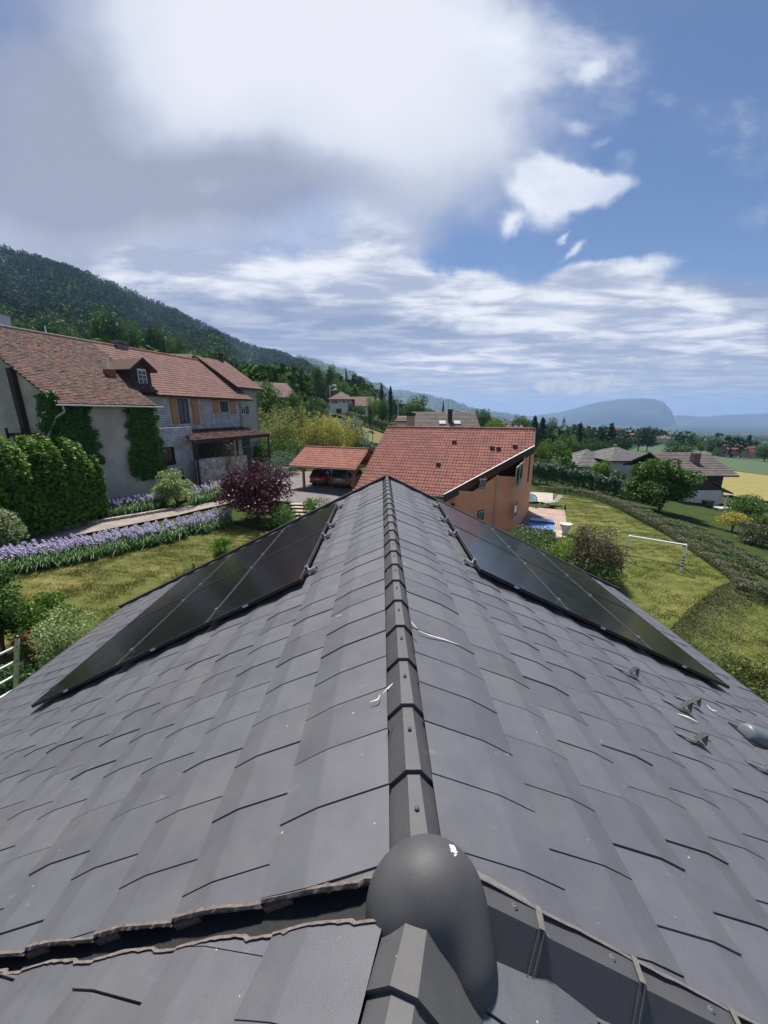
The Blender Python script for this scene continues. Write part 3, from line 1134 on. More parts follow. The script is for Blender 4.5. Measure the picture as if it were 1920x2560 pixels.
# far country: fields, woods and hedges seen from above
m, t, out = base_mat('far_country')
ob = t.n('ShaderNodeTexCoord').outputs['Object']
vor = t.n('ShaderNodeTexVoronoi', i={'Vector': t.mapping(ob, scale=(0.006, 0.0035, 0.001)), 'Scale': 1.0})
vc = t.n('ShaderNodeSeparateColor', i={0: vor.outputs['Color']}).outputs[0]
rp = t.n('ShaderNodeValToRGB', i={0: vc})
rp.color_ramp.interpolation = 'CONSTANT'
ee = rp.color_ramp.elements
ee[0].color = (0.025, 0.045, 0.018, 1)
ee[1].position, ee[1].color = 0.45, (0.05, 0.085, 0.03, 1)
q = ee.new(0.68); q.color = (0.13, 0.13, 0.06, 1)
q = ee.new(0.82); q.color = (0.02, 0.036, 0.016, 1)
nf = t.noise(t.mapping(ob, scale=(1, 0.5, 1)), 0.012, 6, 0.65)
fc = t.mix(t.ss(nf, 0.46, 0.56), rp.outputs[0], (0.02, 0.038, 0.016, 1))
geo = t.n('ShaderNodeNewGeometry')
dist = t.n('ShaderNodeVectorMath', operation='LENGTH', i={0: geo.outputs['Position']}).outputs[1]
n2 = t.noise(ob, 0.6, 6, 0.65)
n3 = t.noise(ob, 5.0, 4, 0.7)
nr = t.mix(t.m('ADD', t.mr(n2, 0.3, 0.7, 0, 0.6), t.mr(n3, 0.25, 0.75, -0.2, 0.5), clamp=True), (0.024, 0.042, 0.012, 1), (0.060, 0.085, 0.022, 1))
fc = t.mix(t.ss(dist, 170, 420), nr, fc)
pbr(t, out, fc, 0.95, n3, 0.4, 0.08, spec=0.1)
M_FAR = m

az = np.concatenate([np.linspace(-180, -72, 28), np.linspace(-70, 70, 300), np.linspace(72, 180, 28)])
rr = np.concatenate([np.geomspace(1.5, 60, 120), np.geomspace(62, 9800, 160)])
AZ, RR_ = np.meshgrid(np.radians(az), rr)
X, Y = RR_ * np.sin(AZ), RR_ * np.cos(AZ)
Z = np.concatenate([H(X[k], Y[k])[None] for k in range(len(rr))]) - 0.10
n_r, n_a = X.shape
idx = np.arange(n_r * n_a).reshape(n_r, n_a)
qf = np.stack([idx[:-1, :-1], idx[:-1, 1:], idx[1:, 1:], idx[1:, :-1]], -1).reshape(-1, 4)[:, ::-1]
gr = link('ground', np.stack([X, Y, Z], -1).reshape(-1, 3), qf, M_FAR, smooth=True)
tag(gr, kind='structure')
GZ = {'n': 0}
from mathutils import geometry as mgeo


def drape(name, pts, mat, off=0.03, step=1.0, thick=0.0):
    """a sheet that lies on the terrain inside an outline"""
    P = [(float(p[0]), float(p[1])) for p in pts]
    xs, ys = [p[0] for p in P], [p[1] for p in P]
    V2, E2 = [], []
    n = len(P)
    for k in range(n):
        a, b = np.array(P[k]), np.array(P[(k + 1) % n])
        m_ = max(1, int(np.linalg.norm(b - a) / step))
        for i in range(m_):
            V2.append(Vector(a + (b - a) * i / m_))
    ne = len(V2)
    E2 = [(k, (k + 1) % ne) for k in range(ne)]
    gx, gy = np.arange(min(xs), max(xs), step), np.arange(min(ys), max(ys), step)
    for x in gx:
        for y in gy:
            V2.append(Vector((x + 0.013, y + 0.007)))
    vo, eo, fo = mgeo.delaunay_2d_cdt(V2, E2, [list(range(ne))], 1, 1e-5)[:3]
    xy = np.array([(v.x, v.y) for v in vo])
    z = H(xy[:, 0], xy[:, 1]) + off
    used = sorted({i for f in fo for i in f})
    mp = {u: k for k, u in enumerate(used)}
    o = link(name, [(xy[u][0], xy[u][1], z[u]) for u in used], [tuple(mp[i] for i in f) for f in fo], mat, smooth=True)
    me = o.data
    if sum(p.normal.z for p in me.polygons) < 0:
        me.flip_normals()
    return tag(o, kind='structure')


def smooth_line(pts, n=8):
    """Catmull-Rom through ground points"""
    P = [np.array(p, float) for p in pts]
    out_ = []
    for k in range(len(P) - 1):
        p0, p1, p2, p3 = P[max(k - 1, 0)], P[k], P[k + 1], P[min(k + 2, len(P) - 1)]
        for i in range(n):
            s = i / n
            out_.append(0.5 * ((2 * p1) + (-p0 + p2) * s + (2 * p0 - 5 * p1 + 4 * p2 - p3) * s * s + (-p0 + 3 * p1 - 3 * p2 + p3) * s ** 3))
    out_.append(P[-1])
    return out_


M_LAWN = grass_mat('lawn', (0.065, 0.080, 0.016), (0.150, 0.158, 0.042), (0.24, 0.195, 0.075), 1.6, 0.7, 0.8)
M_LAWN2 = grass_mat('lawn_right', (0.068, 0.090, 0.017), (0.150, 0.168, 0.040), (0.22, 0.20, 0.066), 1.2, 0.6, 0.7)
M_FIELD = grass_mat('crop_field', (0.060, 0.100, 0.052), (0.090, 0.130, 0.070), (0.085, 0.125, 0.060), 0.12, 0.4, 0.3)
M_HAY = grass_mat('hay_field', (0.20, 0.18, 0.055), (0.32, 0.28, 0.105), (0.24, 0.20, 0.07), 0.18, 0.5, 0.4, stripe=(1.0, 0.16, 0.5))
M_DRYSTRIP = grass_mat('dry_meadow', (0.13, 0.12, 0.045), (0.22, 0.19, 0.08), (0.17, 0.14, 0.06), 0.4, 0.5)
M_ASPH = plain('worn_asphalt', (0.16, 0.145, 0.145), 0.9, 0.28, 0.9, bs=0.4, bd=0.01)
M_PATH = plain('gravel_path', (0.27, 0.225, 0.20), 0.95, 0.25, 1.5, bs=0.6, bd=0.01)

lawnL = [G(*p) for p in ((20, 1440), (230, 1395), (420, 1350), (590, 1315), (660, 1330), (740, 1350))] + [np.array(p + (0,)) for p in ((-4.5, 17), (-6.2, 9), (-6.5, 3), (-16, 3), (-18, 10))]
drape('lawn', lawnL, M_LAWN, 0.02, 0.8)
rim_px = [(1372, 1232), (1440, 1243), (1500, 1260), (1560, 1285), (1640, 1325), (1720, 1372), (1790, 1420), (1850, 1465), (1868, 1500)]
rim = smooth_line([G(*p) for p in rim_px], 5)
lawnR = [np.array(p + (0,)) for p in ((6.5, 2), (6.5, 15), (9.5, 24), (14, 29.5), (15.5, 33), (15.6, 36.5))] + rim + [np.array(p + (0,)) for p in ((18, 13), (16, 8), (15, 2))]
drape('lawn', lawnR, M_LAWN2, 0.02, 0.8)
drive = [np.array(p + (0,)) for p in ((-12.2, 27.6), (-9.0, 28.2), (-6.4, 27.6), (-3.2, 25.5), (1.5, 27.5), (-1.2, 31.5), (0.5, 37), (-6, 41.5), (-10, 40.5), (-12.5, 36.5), (-12.8, 31))]
drape('driveway', drive, M_ASPH, 0.045, 1.0)
pathl = [G(0, 1385), G(120, 1352), G(300, 1318), G(440, 1290), G(560, 1262)]
pathr = [G(640, 1245), G(560, 1252), G(470, 1266), G(390, 1280), G(250, 1305), G(120, 1328), G(0, 1352)]
ext0, ext1 = pathl[0] + (pathl[0] - pathl[1]) * 1.2, pathr[-1] + (pathr[-1] - pathr[-2]) * 1.2
drape('path', [ext0] + pathl + [np.array([-9.5, 28.2, 0])] + [np.array([-11.5, 28.3, 0])] + pathr[1:] + [ext1], M_PATH, 0.035, 0.8)
grn = [G(*p) for p in ((1545, 1150), (1600, 1118), (1600, 1105), (1700, 1118), (1800, 1134), (1960, 1160), (1960, 1195), (1860, 1182), (1780, 1172), (1700, 1165))]
drape('green_field', grn, M_FIELD, 0.25, 8.0)
hay = [G(*p) for p in ((1780, 1173), (1860, 1183), (1960, 1196), (1980, 1262), (1900, 1255), (1780, 1235), (1740, 1215))]
drape('hay_field', hay, M_HAY, 0.25, 4.0)
drape('dry_meadow', [np.array(p + (0,)) for p in ((-7.5, 74), (1, 72), (1, 86), (-6.8, 91), (-10, 88))], M_DRYSTRIP, 0.15, 3.0)

# ------------------------------------------------------------------ the mountain on the left and the far ridges
M_WOODFLOOR = plain('forest_floor', (0.035, 0.062, 0.024), 0.95, 0.4, 0.02)


def ridge_mesh(name, px, dist, r0, z0, exps, bump, ncol=220, nrow=46, back=0.55):
    """a hillside that rises from r0 to a crest line given by pixels at their distances"""
    pa, pe, pd = [], [], []
    for (x, y), d in zip(px, dist):
        r = ray(x, y)
        hr = np.hypot(r[0], r[1])
        pa.append(math.atan2(r[0], r[1])); pe.append(r[2] / hr); pd.append(d)
    aa = np.linspace(pa[0], pa[-1], ncol)
    ee_ = np.interp(aa, pa, pe)
    dd_ = np.interp(aa, pa, pd)
    q = np.random.default_rng(len(px))
    zz_ = ee_ * dd_ + np.convolve(q.normal(0, bump, ncol), np.ones(3) / 3, 'same')
    ts = np.concatenate([np.linspace(0, 1, nrow), [1.06, 1.25, 1.6]])
    xs, ys, zs = [], [], []
    ph = q.uniform(0, 6.28, 12)
    z0 = np.minimum(z0, H(r0 * np.sin(aa), r0 * np.cos(aa)) - 4.0) if r0 < 1000 else z0
    for tt in ts:
        r_ = r0 + (dd_ - r0) * tt
        if tt <= 1:
            z_ = z0 + (zz_ - z0) * tt ** exps
            sp = bump * 5 * math.sin(math.pi * tt) * (np.sin(aa * 31 + ph[0] + 2.5 * tt) + 0.6 * np.sin(aa * 67 + ph[1] - 4 * tt) + 0.5 * np.sin(aa * 17 + 9 * tt + ph[2]))
            z_ = z_ + sp
        else:
            z_ = zz_ - (zz_ - z0) * min(1.1, (tt - 1) * back * 3)
        xs.append(r_ * np.sin(aa)); ys.append(r_ * np.cos(aa)); zs.append(z_)
    V_ = np.stack([np.array(xs), np.array(ys), np.array(zs)], -1)
    return V_


RIDGE1 = [(-420, 470), (-200, 545), (0, 625), (100, 654), (230, 694), (340, 738), (460, 792), (560, 840), (640, 872), (715, 890), (760, 908), (820, 940), (880, 968), (960, 1010)]
D1R = [k_ * 0.56 for k_ in (1250, 1350, 1500, 1560, 1650, 1750, 1900, 2050, 2200, 2350, 2450, 2600, 2750, 2900)]
V1 = ridge_mesh('mountain_slope', RIDGE1, D1R, 190, 12, 1.22, 2.2)
V2_ = ridge_mesh('far_ridge', [(560, 900), (742, 893), (769, 892), (800, 903), (841, 914), (880, 927), (905, 944), (935, 960), (960, 978), (1010, 1005)], [2600] * 10, 1700, -60, 1.0, 9.0, 90, 20)
V3 = ridge_mesh('distant_ridge', [(860, 975), (940, 970), (1000, 976), (1029, 978), (1055, 985), (1080, 991), (1108, 994), (1122, 1000), (1150, 1009), (1183, 1020), (1231, 1028), (1300, 1040)], [4600] * 12, 3000, -130, 1.0, 10.0, 120, 16)
V4 = ridge_mesh('table_mountain', [(1120, 1046), (1231, 1036), (1330, 1040), (1400, 1030), (1440, 1020), (1470, 1011), (1500, 1005), (1530, 1001), (1552, 997), (1575, 996), (1630, 996.5), (1648, 1001), (1662, 1007), (1668, 1015), (1676, 1022), (1682, 1033), (1686, 1048), (1692, 1064)], [7600] * 18, 6900, -205, 0.55, 3.0, 240, 14)
V5 = ridge_mesh('horizon_ridge', [(1500, 1048), (1690, 1039), (1760, 1042), (1830, 1036), (1900, 1034), (2000, 1030), (2300, 1034)], [9200] * 7, 8300, -205, 0.7, 6.0, 120, 10)
M_SCREE = plain('mountain_rock', (0.045, 0.065, 0.06), 0.95, 0.3, 0.003)
for nm, V_, mt_ in (('mountain_slope', V1, M_WOODFLOOR), ('wooded_ridge', V2_, M_WOODFLOOR), ('distant_ridge', V3, M_WOODFLOOR), ('table_mountain', V4, M_SCREE), ('horizon_ridge', V5, M_SCREE)):
    a_, b_ = V_.shape[:2]
    ix = np.arange(a_ * b_).reshape(a_, b_)
    q4 = np.stack([ix[:-1, :-1], ix[1:, :-1], ix[1:, 1:], ix[:-1, 1:]], -1).reshape(-1, 4)[:, ::-1]
    o = link(nm, V_.reshape(-1, 3), q4, mt_, smooth=True)
    tag(o, kind='structure')


# ------------------------------------------------------------------ foliage geometry
def leaf_cards(cen, size, q, flat=0.0, aspect=0.62, nrm=None):
    """one small pointed leaf (a folded quad) per centre"""
    n = len(cen)
    d = q.normal(size=(n, 3))
    if nrm is not None:
        d = d * 0.75 + nrm
    d[:, 2] += flat
    d /= np.linalg.norm(d, axis=1)[:, None] + 1e-9
    a = np.cross(d, q.normal(size=(n, 3)))
    a /= np.linalg.norm(a, axis=1)[:, None] + 1e-9
    b = np.cross(d, a)
    s = (size * q.uniform(0.6, 1.35, n))[:, None] if not hasattr(size, '__len__') else size[:, None]
    w_ = s * aspect * 0.5
    p = np.stack([cen - a * s * 0.5, cen + b * w_ + d * s * 0.06, cen + a * s * 0.5, cen - b * w_ + d * s * 0.06], 1)
    return p.reshape(-1, 3), np.arange(4 * n).reshape(n, 4)


def crown_points(q, n, shape, rx, ry, rz, lumps=16, lump_r=0.36, zmin=-0.9, inner=0.25, gap=0.0):
    """points of a crown made of leaf-covered boughs; returns centres and outward normals"""
    C_s = []
    tries = 0
    while len(C_s) < lumps and tries < 4000:
        tries += 1
        v = q.normal(size=3)
        v /= np.linalg.norm(v)
        v *= q.uniform(0.35, 0.80)
        if v[2] < zmin:
            continue
        if shape == 'cone':
            h = (v[2] + 1) / 2
            v[:2] *= (1.05 - h) * 1.1
        if shape == 'column':
            v[:2] *= 0.9
        C_s.append(v)
    C_s = np.array(C_s)
    lr = lump_r * q.uniform(0.65, 1.25, len(C_s))
    if shape == 'cone':
        lr *= np.clip(1.15 - (C_s[:, 2] + 1) / 2, 0.25, 1)
    wts = lr ** 2
    pick = q.choice(len(C_s), n, p=wts / wts.sum())
    u = q.normal(size=(n, 3))
    u /= np.linalg.norm(u, axis=1)[:, None]
    rad = lr[pick] * (1 - inner * np.abs(q.normal(0, 1, n)))
    P = C_s[pick] + u * rad[:, None]
    return P * np.array([rx, ry, rz]), u


def quads(q, n, shape, r, leaf, **kw):
    P, u = crown_points(q, n, shape, *r, **kw)
    return leaf_cards(P, leaf, q, nrm=u * 0.5)


def merge(lst):
    vs, fs, b = [], [], 0
    for v, f in lst:
        vs.append(v); fs.append(f + b); b += len(v)
    return np.concatenate(vs), np.concatenate(fs)


# forest on the slopes: thousands of small trees far away, one mass
def forest(name, Vg, n, tmin, tmax, hmin, hmax, mat, q, conifer=0.5, qn=16, wide=1.0, azr=(0, 1), pw=1.0):
    a_, b_ = Vg.shape[:2]
    a_ -= 3
    t = (tmin + (tmax - tmin) * q.uniform(0, 1, n) ** pw) * (a_ - 1)
    c = q.uniform(azr[0], azr[1], n) * (b_ - 1)
    i, j = np.minimum(t.astype(int), a_ - 2), np.minimum(c.astype(int), b_ - 2)
    ft, fc_ = (t - i)[:, None], (c - j)[:, None]
    P = (Vg[i, j] * (1 - ft) + Vg[i + 1, j] * ft) * (1 - fc_) + (Vg[i, j + 1] * (1 - ft) + Vg[i + 1, j + 1] * ft) * fc_
    h = q.uniform(hmin, hmax, n)
    con = q.uniform(0, 1, n) < conifer
    vs = []
    u = q.uniform(0, 1, (n, qn))
    ang = q.uniform(0, 2 * math.pi, (n, qn))
    rr_ = np.where(con[:, None], (1.02 - u) * 0.24, np.sqrt(np.clip(1 - (2 * u - 1.1) ** 2, 0.05, 1)) * 0.42 * wide) * q.uniform(0.75, 1.1, (n, qn))
    zc = np.where(con[:, None], u, 0.12 + 0.88 * u)
    cen = np.stack([np.cos(ang) * rr_, np.sin(ang) * rr_, zc], -1) * h[:, None, None] + P[:, None, :]
    sz = (h[:, None] * np.where(con[:, None], 0.20, 0.30) * q.uniform(0.7, 1.3, (n, qn)))
    nr_ = np.stack([np.cos(ang), np.sin(ang), np.full_like(ang, 0.8)], -1).reshape(-1, 3)
    v, f = leaf_cards(cen.reshape(-1, 3), sz.reshape(-1), q, aspect=0.9, nrm=nr_)
    # every tree one island, so that it has one tone: join its cards at the foot by reusing a common tip
    o = link(name, v, f, mat)
    return tag(o, kind='stuff')


def forest_mat(name, c1, c2, c3, sc):
    m, t, out = base_mat(name)
    ob = t.n('ShaderNodeTexCoord').outputs['Object']
    g = t.n('ShaderNodeNewGeometry')
    n1 = t.noise(ob, sc, 3, 0.6)
    n2 = t.noise(ob, sc * 9, 2, 0.6)
    f = t.m('ADD', t.m('ADD', t.mr(n1, 0.35, 0.65, 0, 0.5), t.mr(n2, 0.3, 0.7, -0.15, 0.35)), t.mr(g.outputs['Random Per Island'], 0, 1, -0.10, 0.20), clamp=True)
    r = t.n('ShaderNodeValToRGB', i={0: f})
    e = r.color_ramp.elements
    e[0].color, e[1].color = tuple(c1) + (1,), tuple(c3) + (1,)
    k = e.new(0.5); k.color = tuple(c2) + (1,)
    b = t.n('ShaderNodeBsdfDiffuse', i={0: r.outputs[0]})
    t.set(out, 0, b)
    return m


M_FORC = forest_mat('conifer_forest', (0.020, 0.050, 0.022), (0.048, 0.098, 0.034), (0.13, 0.20, 0.05), 0.006)
M_FORB = forest_mat('broadleaf_forest', (0.034, 0.070, 0.020), (0.085, 0.145, 0.034), (0.15, 0.22, 0.05), 0.010)
qf_ = np.random.default_rng(3)
tag(forest('mountain_forest', V1, 15000, 0.30, 1.0, 6, 11, M_FORC, qf_, 0.62, 14, azr=(0.10, 1.0)), 'dark wooded mountainside of conifers and paler broadleaf trees', 'forest')
tag(forest('foothill_forest', V1, 6200, 0.02, 0.40, 5, 9, M_FORB, qf_, 0.10, 26, azr=(0.14, 0.95)), 'light green broadleaf wood on the foot of the mountain', 'forest')
tag(forest('far_ridge_forest', V2_, 3500, 0.2, 1.0, 9, 15, M_FORB, qf_, 0.4, 10), 'hazy wooded ridge behind the mountain shoulder', 'forest')
tag(forest('distant_ridge_forest', V3, 3000, 0.2, 1.0, 12, 20, M_FORC, qf_, 0.3, 8), 'blue hazy wooded ridge in the distance', 'forest')


def scatter(name, n, rmin, rmax, azmin, azmax, hmin, hmax, mat, q, qn=18, mask=None, conifer=0.15, ls=0.26):
    r_ = np.sqrt(q.uniform(rmin ** 1.2, rmax ** 1.2, n)) if False else rmin * (rmax / rmin) ** q.uniform(0, 1, n)
    a = np.radians(q.uniform(azmin, azmax, n))
    x, y = r_ * np.sin(a), r_ * np.cos(a)
    if mask is not None:
        k = mask(x, y)
        x, y = x[k], y[k]
    z = H(x, y)
    V_ = np.stack([np.stack([x, y, z], -1)] * 2)
    P = np.stack([x, y, z], -1)
    n = len(P)
    h = q.uniform(hmin, hmax, n)
    con = q.uniform(0, 1, n) < conifer
    u = q.uniform(0, 1, (n, qn))
    ang = q.uniform(0, 2 * math.pi, (n, qn))
    rr_ = np.where(con[:, None], (1.02 - u) * 0.25, np.sqrt(np.clip(1 - (2 * u - 1.1) ** 2, 0.05, 1)) * 0.5) * q.uniform(0.7, 1.1, (n, qn))
    zc = np.where(con[:, None], u, 0.06 + 0.94 * u)
    cen = np.stack([np.cos(ang) * rr_, np.sin(ang) * rr_, zc], -1) * h[:, None, None] + P[:, None, :]
    sz = h[:, None] * ls * q.uniform(0.7, 1.3, (n, qn))
    nr_ = np.stack([np.cos(ang), np.sin(ang), np.full_like(ang, 0.8)], -1).reshape(-1, 3)
    v, f = leaf_cards(cen.reshape(-1, 3), sz.reshape(-1), q, aspect=0.9, nrm=nr_)
    return tag(link(name, v, f, mat), kind='stuff')


def clump_noise(x, y, s, seed):
    q = np.random.default_rng(seed)
    o = np.zeros_like(x)
    for k in range(7):
        a, p = q.uniform(0, 6.28), q.uniform(0, 6.28)
        o += np.sin((x * math.cos(a) + y * math.sin(a)) / (s * q.uniform(0.5, 1.6)) + p)
    return o / 3.0


tag(scatter('valley_woodland', 5200, 420, 4200, -2, 50, 9, 16, M_FORB, qf_, 14, lambda x, y: clump_noise(x, y, 90 + 0.02 * 900, 4) > 0.15), 'hazy belts of trees across the far valley floor', 'woodland')

# ------------------------------------------------------------------ haze: one closed box of pale air round everything
HZ = MB().box((0, 4500, 20), (26000, 16000, 620))
m = bpy.data.materials.new('haze_air')
m.use_nodes = True
t = NT(m.node_tree)
t.set(t.n('ShaderNodeOutputMaterial'), 1, t.n('ShaderNodeVolumePrincipled', i={'Color': (0.40, 0.62, 1.0, 1), 'Density': 0.000125, 'Anisotropy': 0.2}).outputs[0])
hz = part('haze', HZ, m)
tag(hz, 'thin blue summer haze over the valley', None, None, 'stuff')


# ------------------------------------------------------------------ buildings
def tile_roof_mat(name, cols, dark=(0.05, 0.04, 0.035), lich=0.3, rough=0.85):
    """clay tiles: one tone per tile, with weathering across the roof"""
    m, t, out = base_mat(name)
    ob = t.n('ShaderNodeTexCoord').outputs['Object']
    g = t.n('ShaderNodeNewGeometry')
    r = t.n('ShaderNodeValToRGB', i={0: g.outputs['Random Per Island']})
    e = r.color_ramp.elements
    e[0].color, e[1].color = tuple(cols[0]) + (1,), tuple(cols[-1]) + (1,)
    for k, c in enumerate(cols[1:-1]):
        q = e.new((k + 1) / (len(cols) - 1)); q.color = tuple(c) + (1,)
    n1 = t.noise(ob, 0.55, 6, 0.65)
    n2 = t.noise(ob, 9.0, 4, 0.7)
    c = t.mix(t.ss(t.m('ADD', n1, t.mr(n2, 0.3, 0.7, -0.08, 0.08)), 0.48, 0.66, 0, lich), r.outputs[0], tuple(dark) + (1,))
    f = t.mr(n2, 0.25, 0.75, 0.86, 1.12)
    c = t.mix(1.0, c, t.n('ShaderNodeCombineColor', i={0: f, 1: f, 2: f}), 'MULTIPLY')
    pbr(t, out, c, rough, n2, 0.3, 0.01, spec=0.25)
    return m


M_CLAY = tile_roof_mat('clay_tile', [(0.225, 0.088, 0.068), (0.26, 0.104, 0.082), (0.305, 0.13, 0.105), (0.24, 0.095, 0.075)], (0.13, 0.080, 0.062), 0.5)
M_CLAY2 = tile_roof_mat('clay_tile_light', [(0.28, 0.112, 0.084), (0.33, 0.135, 0.102), (0.37, 0.16, 0.12)], (0.19, 0.12, 0.09), 0.25)
M_CLAY3 = tile_roof_mat('clay_tile_farm', [(0.172, 0.086, 0.074), (0.213, 0.107, 0.092), (0.254, 0.135, 0.119)], (0.123, 0.086, 0.078), 0.5)
M_OLD = tile_roof_mat('old_flat_tile', [(0.052, 0.027, 0.025), (0.092, 0.043, 0.037), (0.120, 0.060, 0.050), (0.200, 0.080, 0.056), (0.076, 0.040, 0.035), (0.152, 0.120, 0.102), (0.068, 0.034, 0.029)], (0.068, 0.056, 0.050), 0.75)
M_OLD2 = tile_roof_mat('old_brown_tile', [(0.075, 0.05, 0.045), (0.12, 0.075, 0.065), (0.15, 0.10, 0.085)], (0.10, 0.085, 0.075), 0.4)
M_GREYTILE = tile_roof_mat('grey_tile', [(0.13, 0.125, 0.125), (0.16, 0.155, 0.155), (0.19, 0.18, 0.18)], (0.10, 0.095, 0.09), 0.3)
M_BROWNTILE = tile_roof_mat('brown_grey_tile', [(0.125, 0.105, 0.10), (0.155, 0.13, 0.12), (0.18, 0.155, 0.145)], (0.10, 0.085, 0.08), 0.5)
M_PINKTILE = tile_roof_mat('pink_brown_tile', [(0.20, 0.135, 0.115), (0.24, 0.16, 0.135), (0.27, 0.19, 0.16)], (0.15, 0.11, 0.10), 0.3)
M_WOOD = plain('carport_wood', (0.34, 0.12, 0.035), 0.6, 0.22, 5)
M_DARKWOOD = plain('dark_wood', (0.040, 0.026, 0.022), 0.7, 0.3, 6)
M_REDWOOD = plain('dark_red_wood', (0.070, 0.022, 0.018), 0.65, 0.25, 6)
M_SHUTTER = plain('oak_shutter', (0.42, 0.205, 0.055), 0.55, 0.18, 8)
M_WHITE = plain('white_paint', (0.78, 0.78, 0.76), 0.45, 0.06, 10)
M_PALEWALL = plain('pale_render', (0.46, 0.43, 0.35), 0.9, 0.1, 1.2)
M_WHITEWALL = plain('white_wall', (0.60, 0.60, 0.58), 0.9, 0.1, 1.0)
M_PINKWALL = plain('pink_render', (0.42, 0.30, 0.23), 0.9, 0.1, 1.0)
m, t, out = base_mat('window_glass')
pbr(t, out, (0.025, 0.030, 0.035, 1), 0.06, spec=0.6)
M_PANE = m
M_FASCIA = plain('brown_fascia', (0.055, 0.038, 0.030), 0.6, 0.2, 5)
# roughcast orange render
m, t, out = base_mat('orange_render')
ob = t.n('ShaderNodeTexCoord').outputs['Object']
n1 = t.noise(ob, 30.0, 3, 0.7)
n2 = t.noise(ob, 0.8, 5, 0.6)
f = t.m('ADD', t.mr(n1, 0.3, 0.7, 0.86, 1.12), t.mr(n2, 0.3, 0.7, -0.08, 0.08))
pbr(t, out, t.mix(1.0, (0.80, 0.37, 0.225, 1), t.n('ShaderNodeCombineColor', i={0: f, 1: f, 2: f}), 'MULTIPLY'), 0.95, n1, 0.6, 0.012, spec=0.15)
M_ORANGE = m
# old stained stucco
m, t, out = base_mat('old_stucco')
ob = t.n('ShaderNodeTexCoord').outputs['Object']
n1 = t.noise(ob, 0.55, 6, 0.62)
n2 = t.noise(ob, 4.0, 6, 0.7)
n3 = t.noise(ob, 26.0, 3, 0.7)
c = t.mix(t.ss(n1, 0.38, 0.62), (0.42, 0.375, 0.305, 1), (0.55, 0.505, 0.425, 1))
c = t.mix(t.ss(t.m('ADD', t.m('MULTIPLY', n1, 0.4), t.m('MULTIPLY', n2, 0.6)), 0.54, 0.62, 0, 0.55), c, (0.56, 0.43, 0.32, 1))
c = t.mix(t.ss(n2, 0.30, 0.44, 0.35, 0), c, (0.10, 0.095, 0.08, 1))
f = t.mr(n3, 0.3, 0.7, 0.82, 1.14)
pbr(t, out, t.mix(1.0, c, t.n('ShaderNodeCombineColor', i={0: f, 1: f, 2: f}), 'MULTIPLY'), 0.95, n3, 0.5, 0.02, spec=0.1)
M_STUCCO = m


def uv_brick(name, c1, c2, mort, bw, bh, ms, rough=0.9, var=0.3, offs=0.5, sq=0.0):
    """courses of blocks mapped on generated wall coordinates (metres along the wall, metres up)"""
    m, t, out = base_mat(name)
    uv = t.n('ShaderNodeTexCoord').outputs['UV']
    ob = t.n('ShaderNodeTexCoord').outputs['Object']
    wob = t.n('ShaderNodeVectorMath', operation='MULTIPLY_ADD', i={0: t.noise(ob, 1.6, 3, 0.6, 0, 1), 1: (sq, sq, 0), 2: uv}).outputs[0]
    br = t.n('ShaderNodeTexBrick', offset=offs, i={'Vector': wob, 'Color1': tuple(c1) + (1,), 'Color2': tuple(c2) + (1,), 'Mortar': tuple(mort) + (1,), 'Scale': 1.0,
                                                  'Mortar Size': ms, 'Mortar Smooth': 0.3, 'Brick Width': bw, 'Row Height': bh})
    n2 = t.noise(ob, 2.2, 5, 0.65)
    n3 = t.noise(ob, 18, 4, 0.7)
    f = t.m('ADD', t.mr(n2, 0.3, 0.7, 1 - var, 1 + var), t.mr(n3, 0.3, 0.7, -0.15, 0.15))
    c = t.mix(1.0, br.outputs[0], t.n('ShaderNodeCombineColor', i={0: f, 1: f, 2: f}), 'MULTIPLY')
    hgt = t.m('SUBTRACT', t.m('MULTIPLY', n3, 0.3), br.outputs[1])
    pbr(t, out, c, rough, hgt, 0.5, 0.02, spec=0.15)
    return m


M_BLOCK = uv_brick('concrete_block', (0.42, 0.415, 0.405), (0.54, 0.53, 0.515), (0.28, 0.275, 0.27), 0.5, 0.2, 0.012)
M_BOARD = uv_brick('grey_board_blocks', (0.30, 0.305, 0.315), (0.42, 0.42, 0.425), (0.66, 0.65, 0.63), 1.1, 0.19, 0.022, var=0.35)
M_STONE = uv_brick('rubble_stone', (0.32, 0.30, 0.265), (0.56, 0.53, 0.48), (0.25, 0.23, 0.205), 0.34, 0.17, 0.022, var=0.5, sq=0.5)


def add_uv(o, a, up=(0, 0, 1)):
    me = o.data
    uvl = me.uv_layers.new(name='UVMap')
    org = ORG.get(o.name, np.zeros(3))
    a, up = np.array(a, float), np.array(up, float)
    for lp in me.loops:
        p = np.array(me.vertices[lp.vertex_index].co) + org
        uvl.data[lp.index].uv = (p @ a, p @ up)


def inside(poly, x, y):
    c = False
    n = len(poly)
    for i in range(n):
        (x1, y1), (x2, y2) = poly[i], poly[(i + 1) % n]
        if (y1 > y) != (y2 > y) and x < (x2 - x1) * (y - y1) / (y2 - y1 + 1e-12) + x1:
            c = not c
    return c


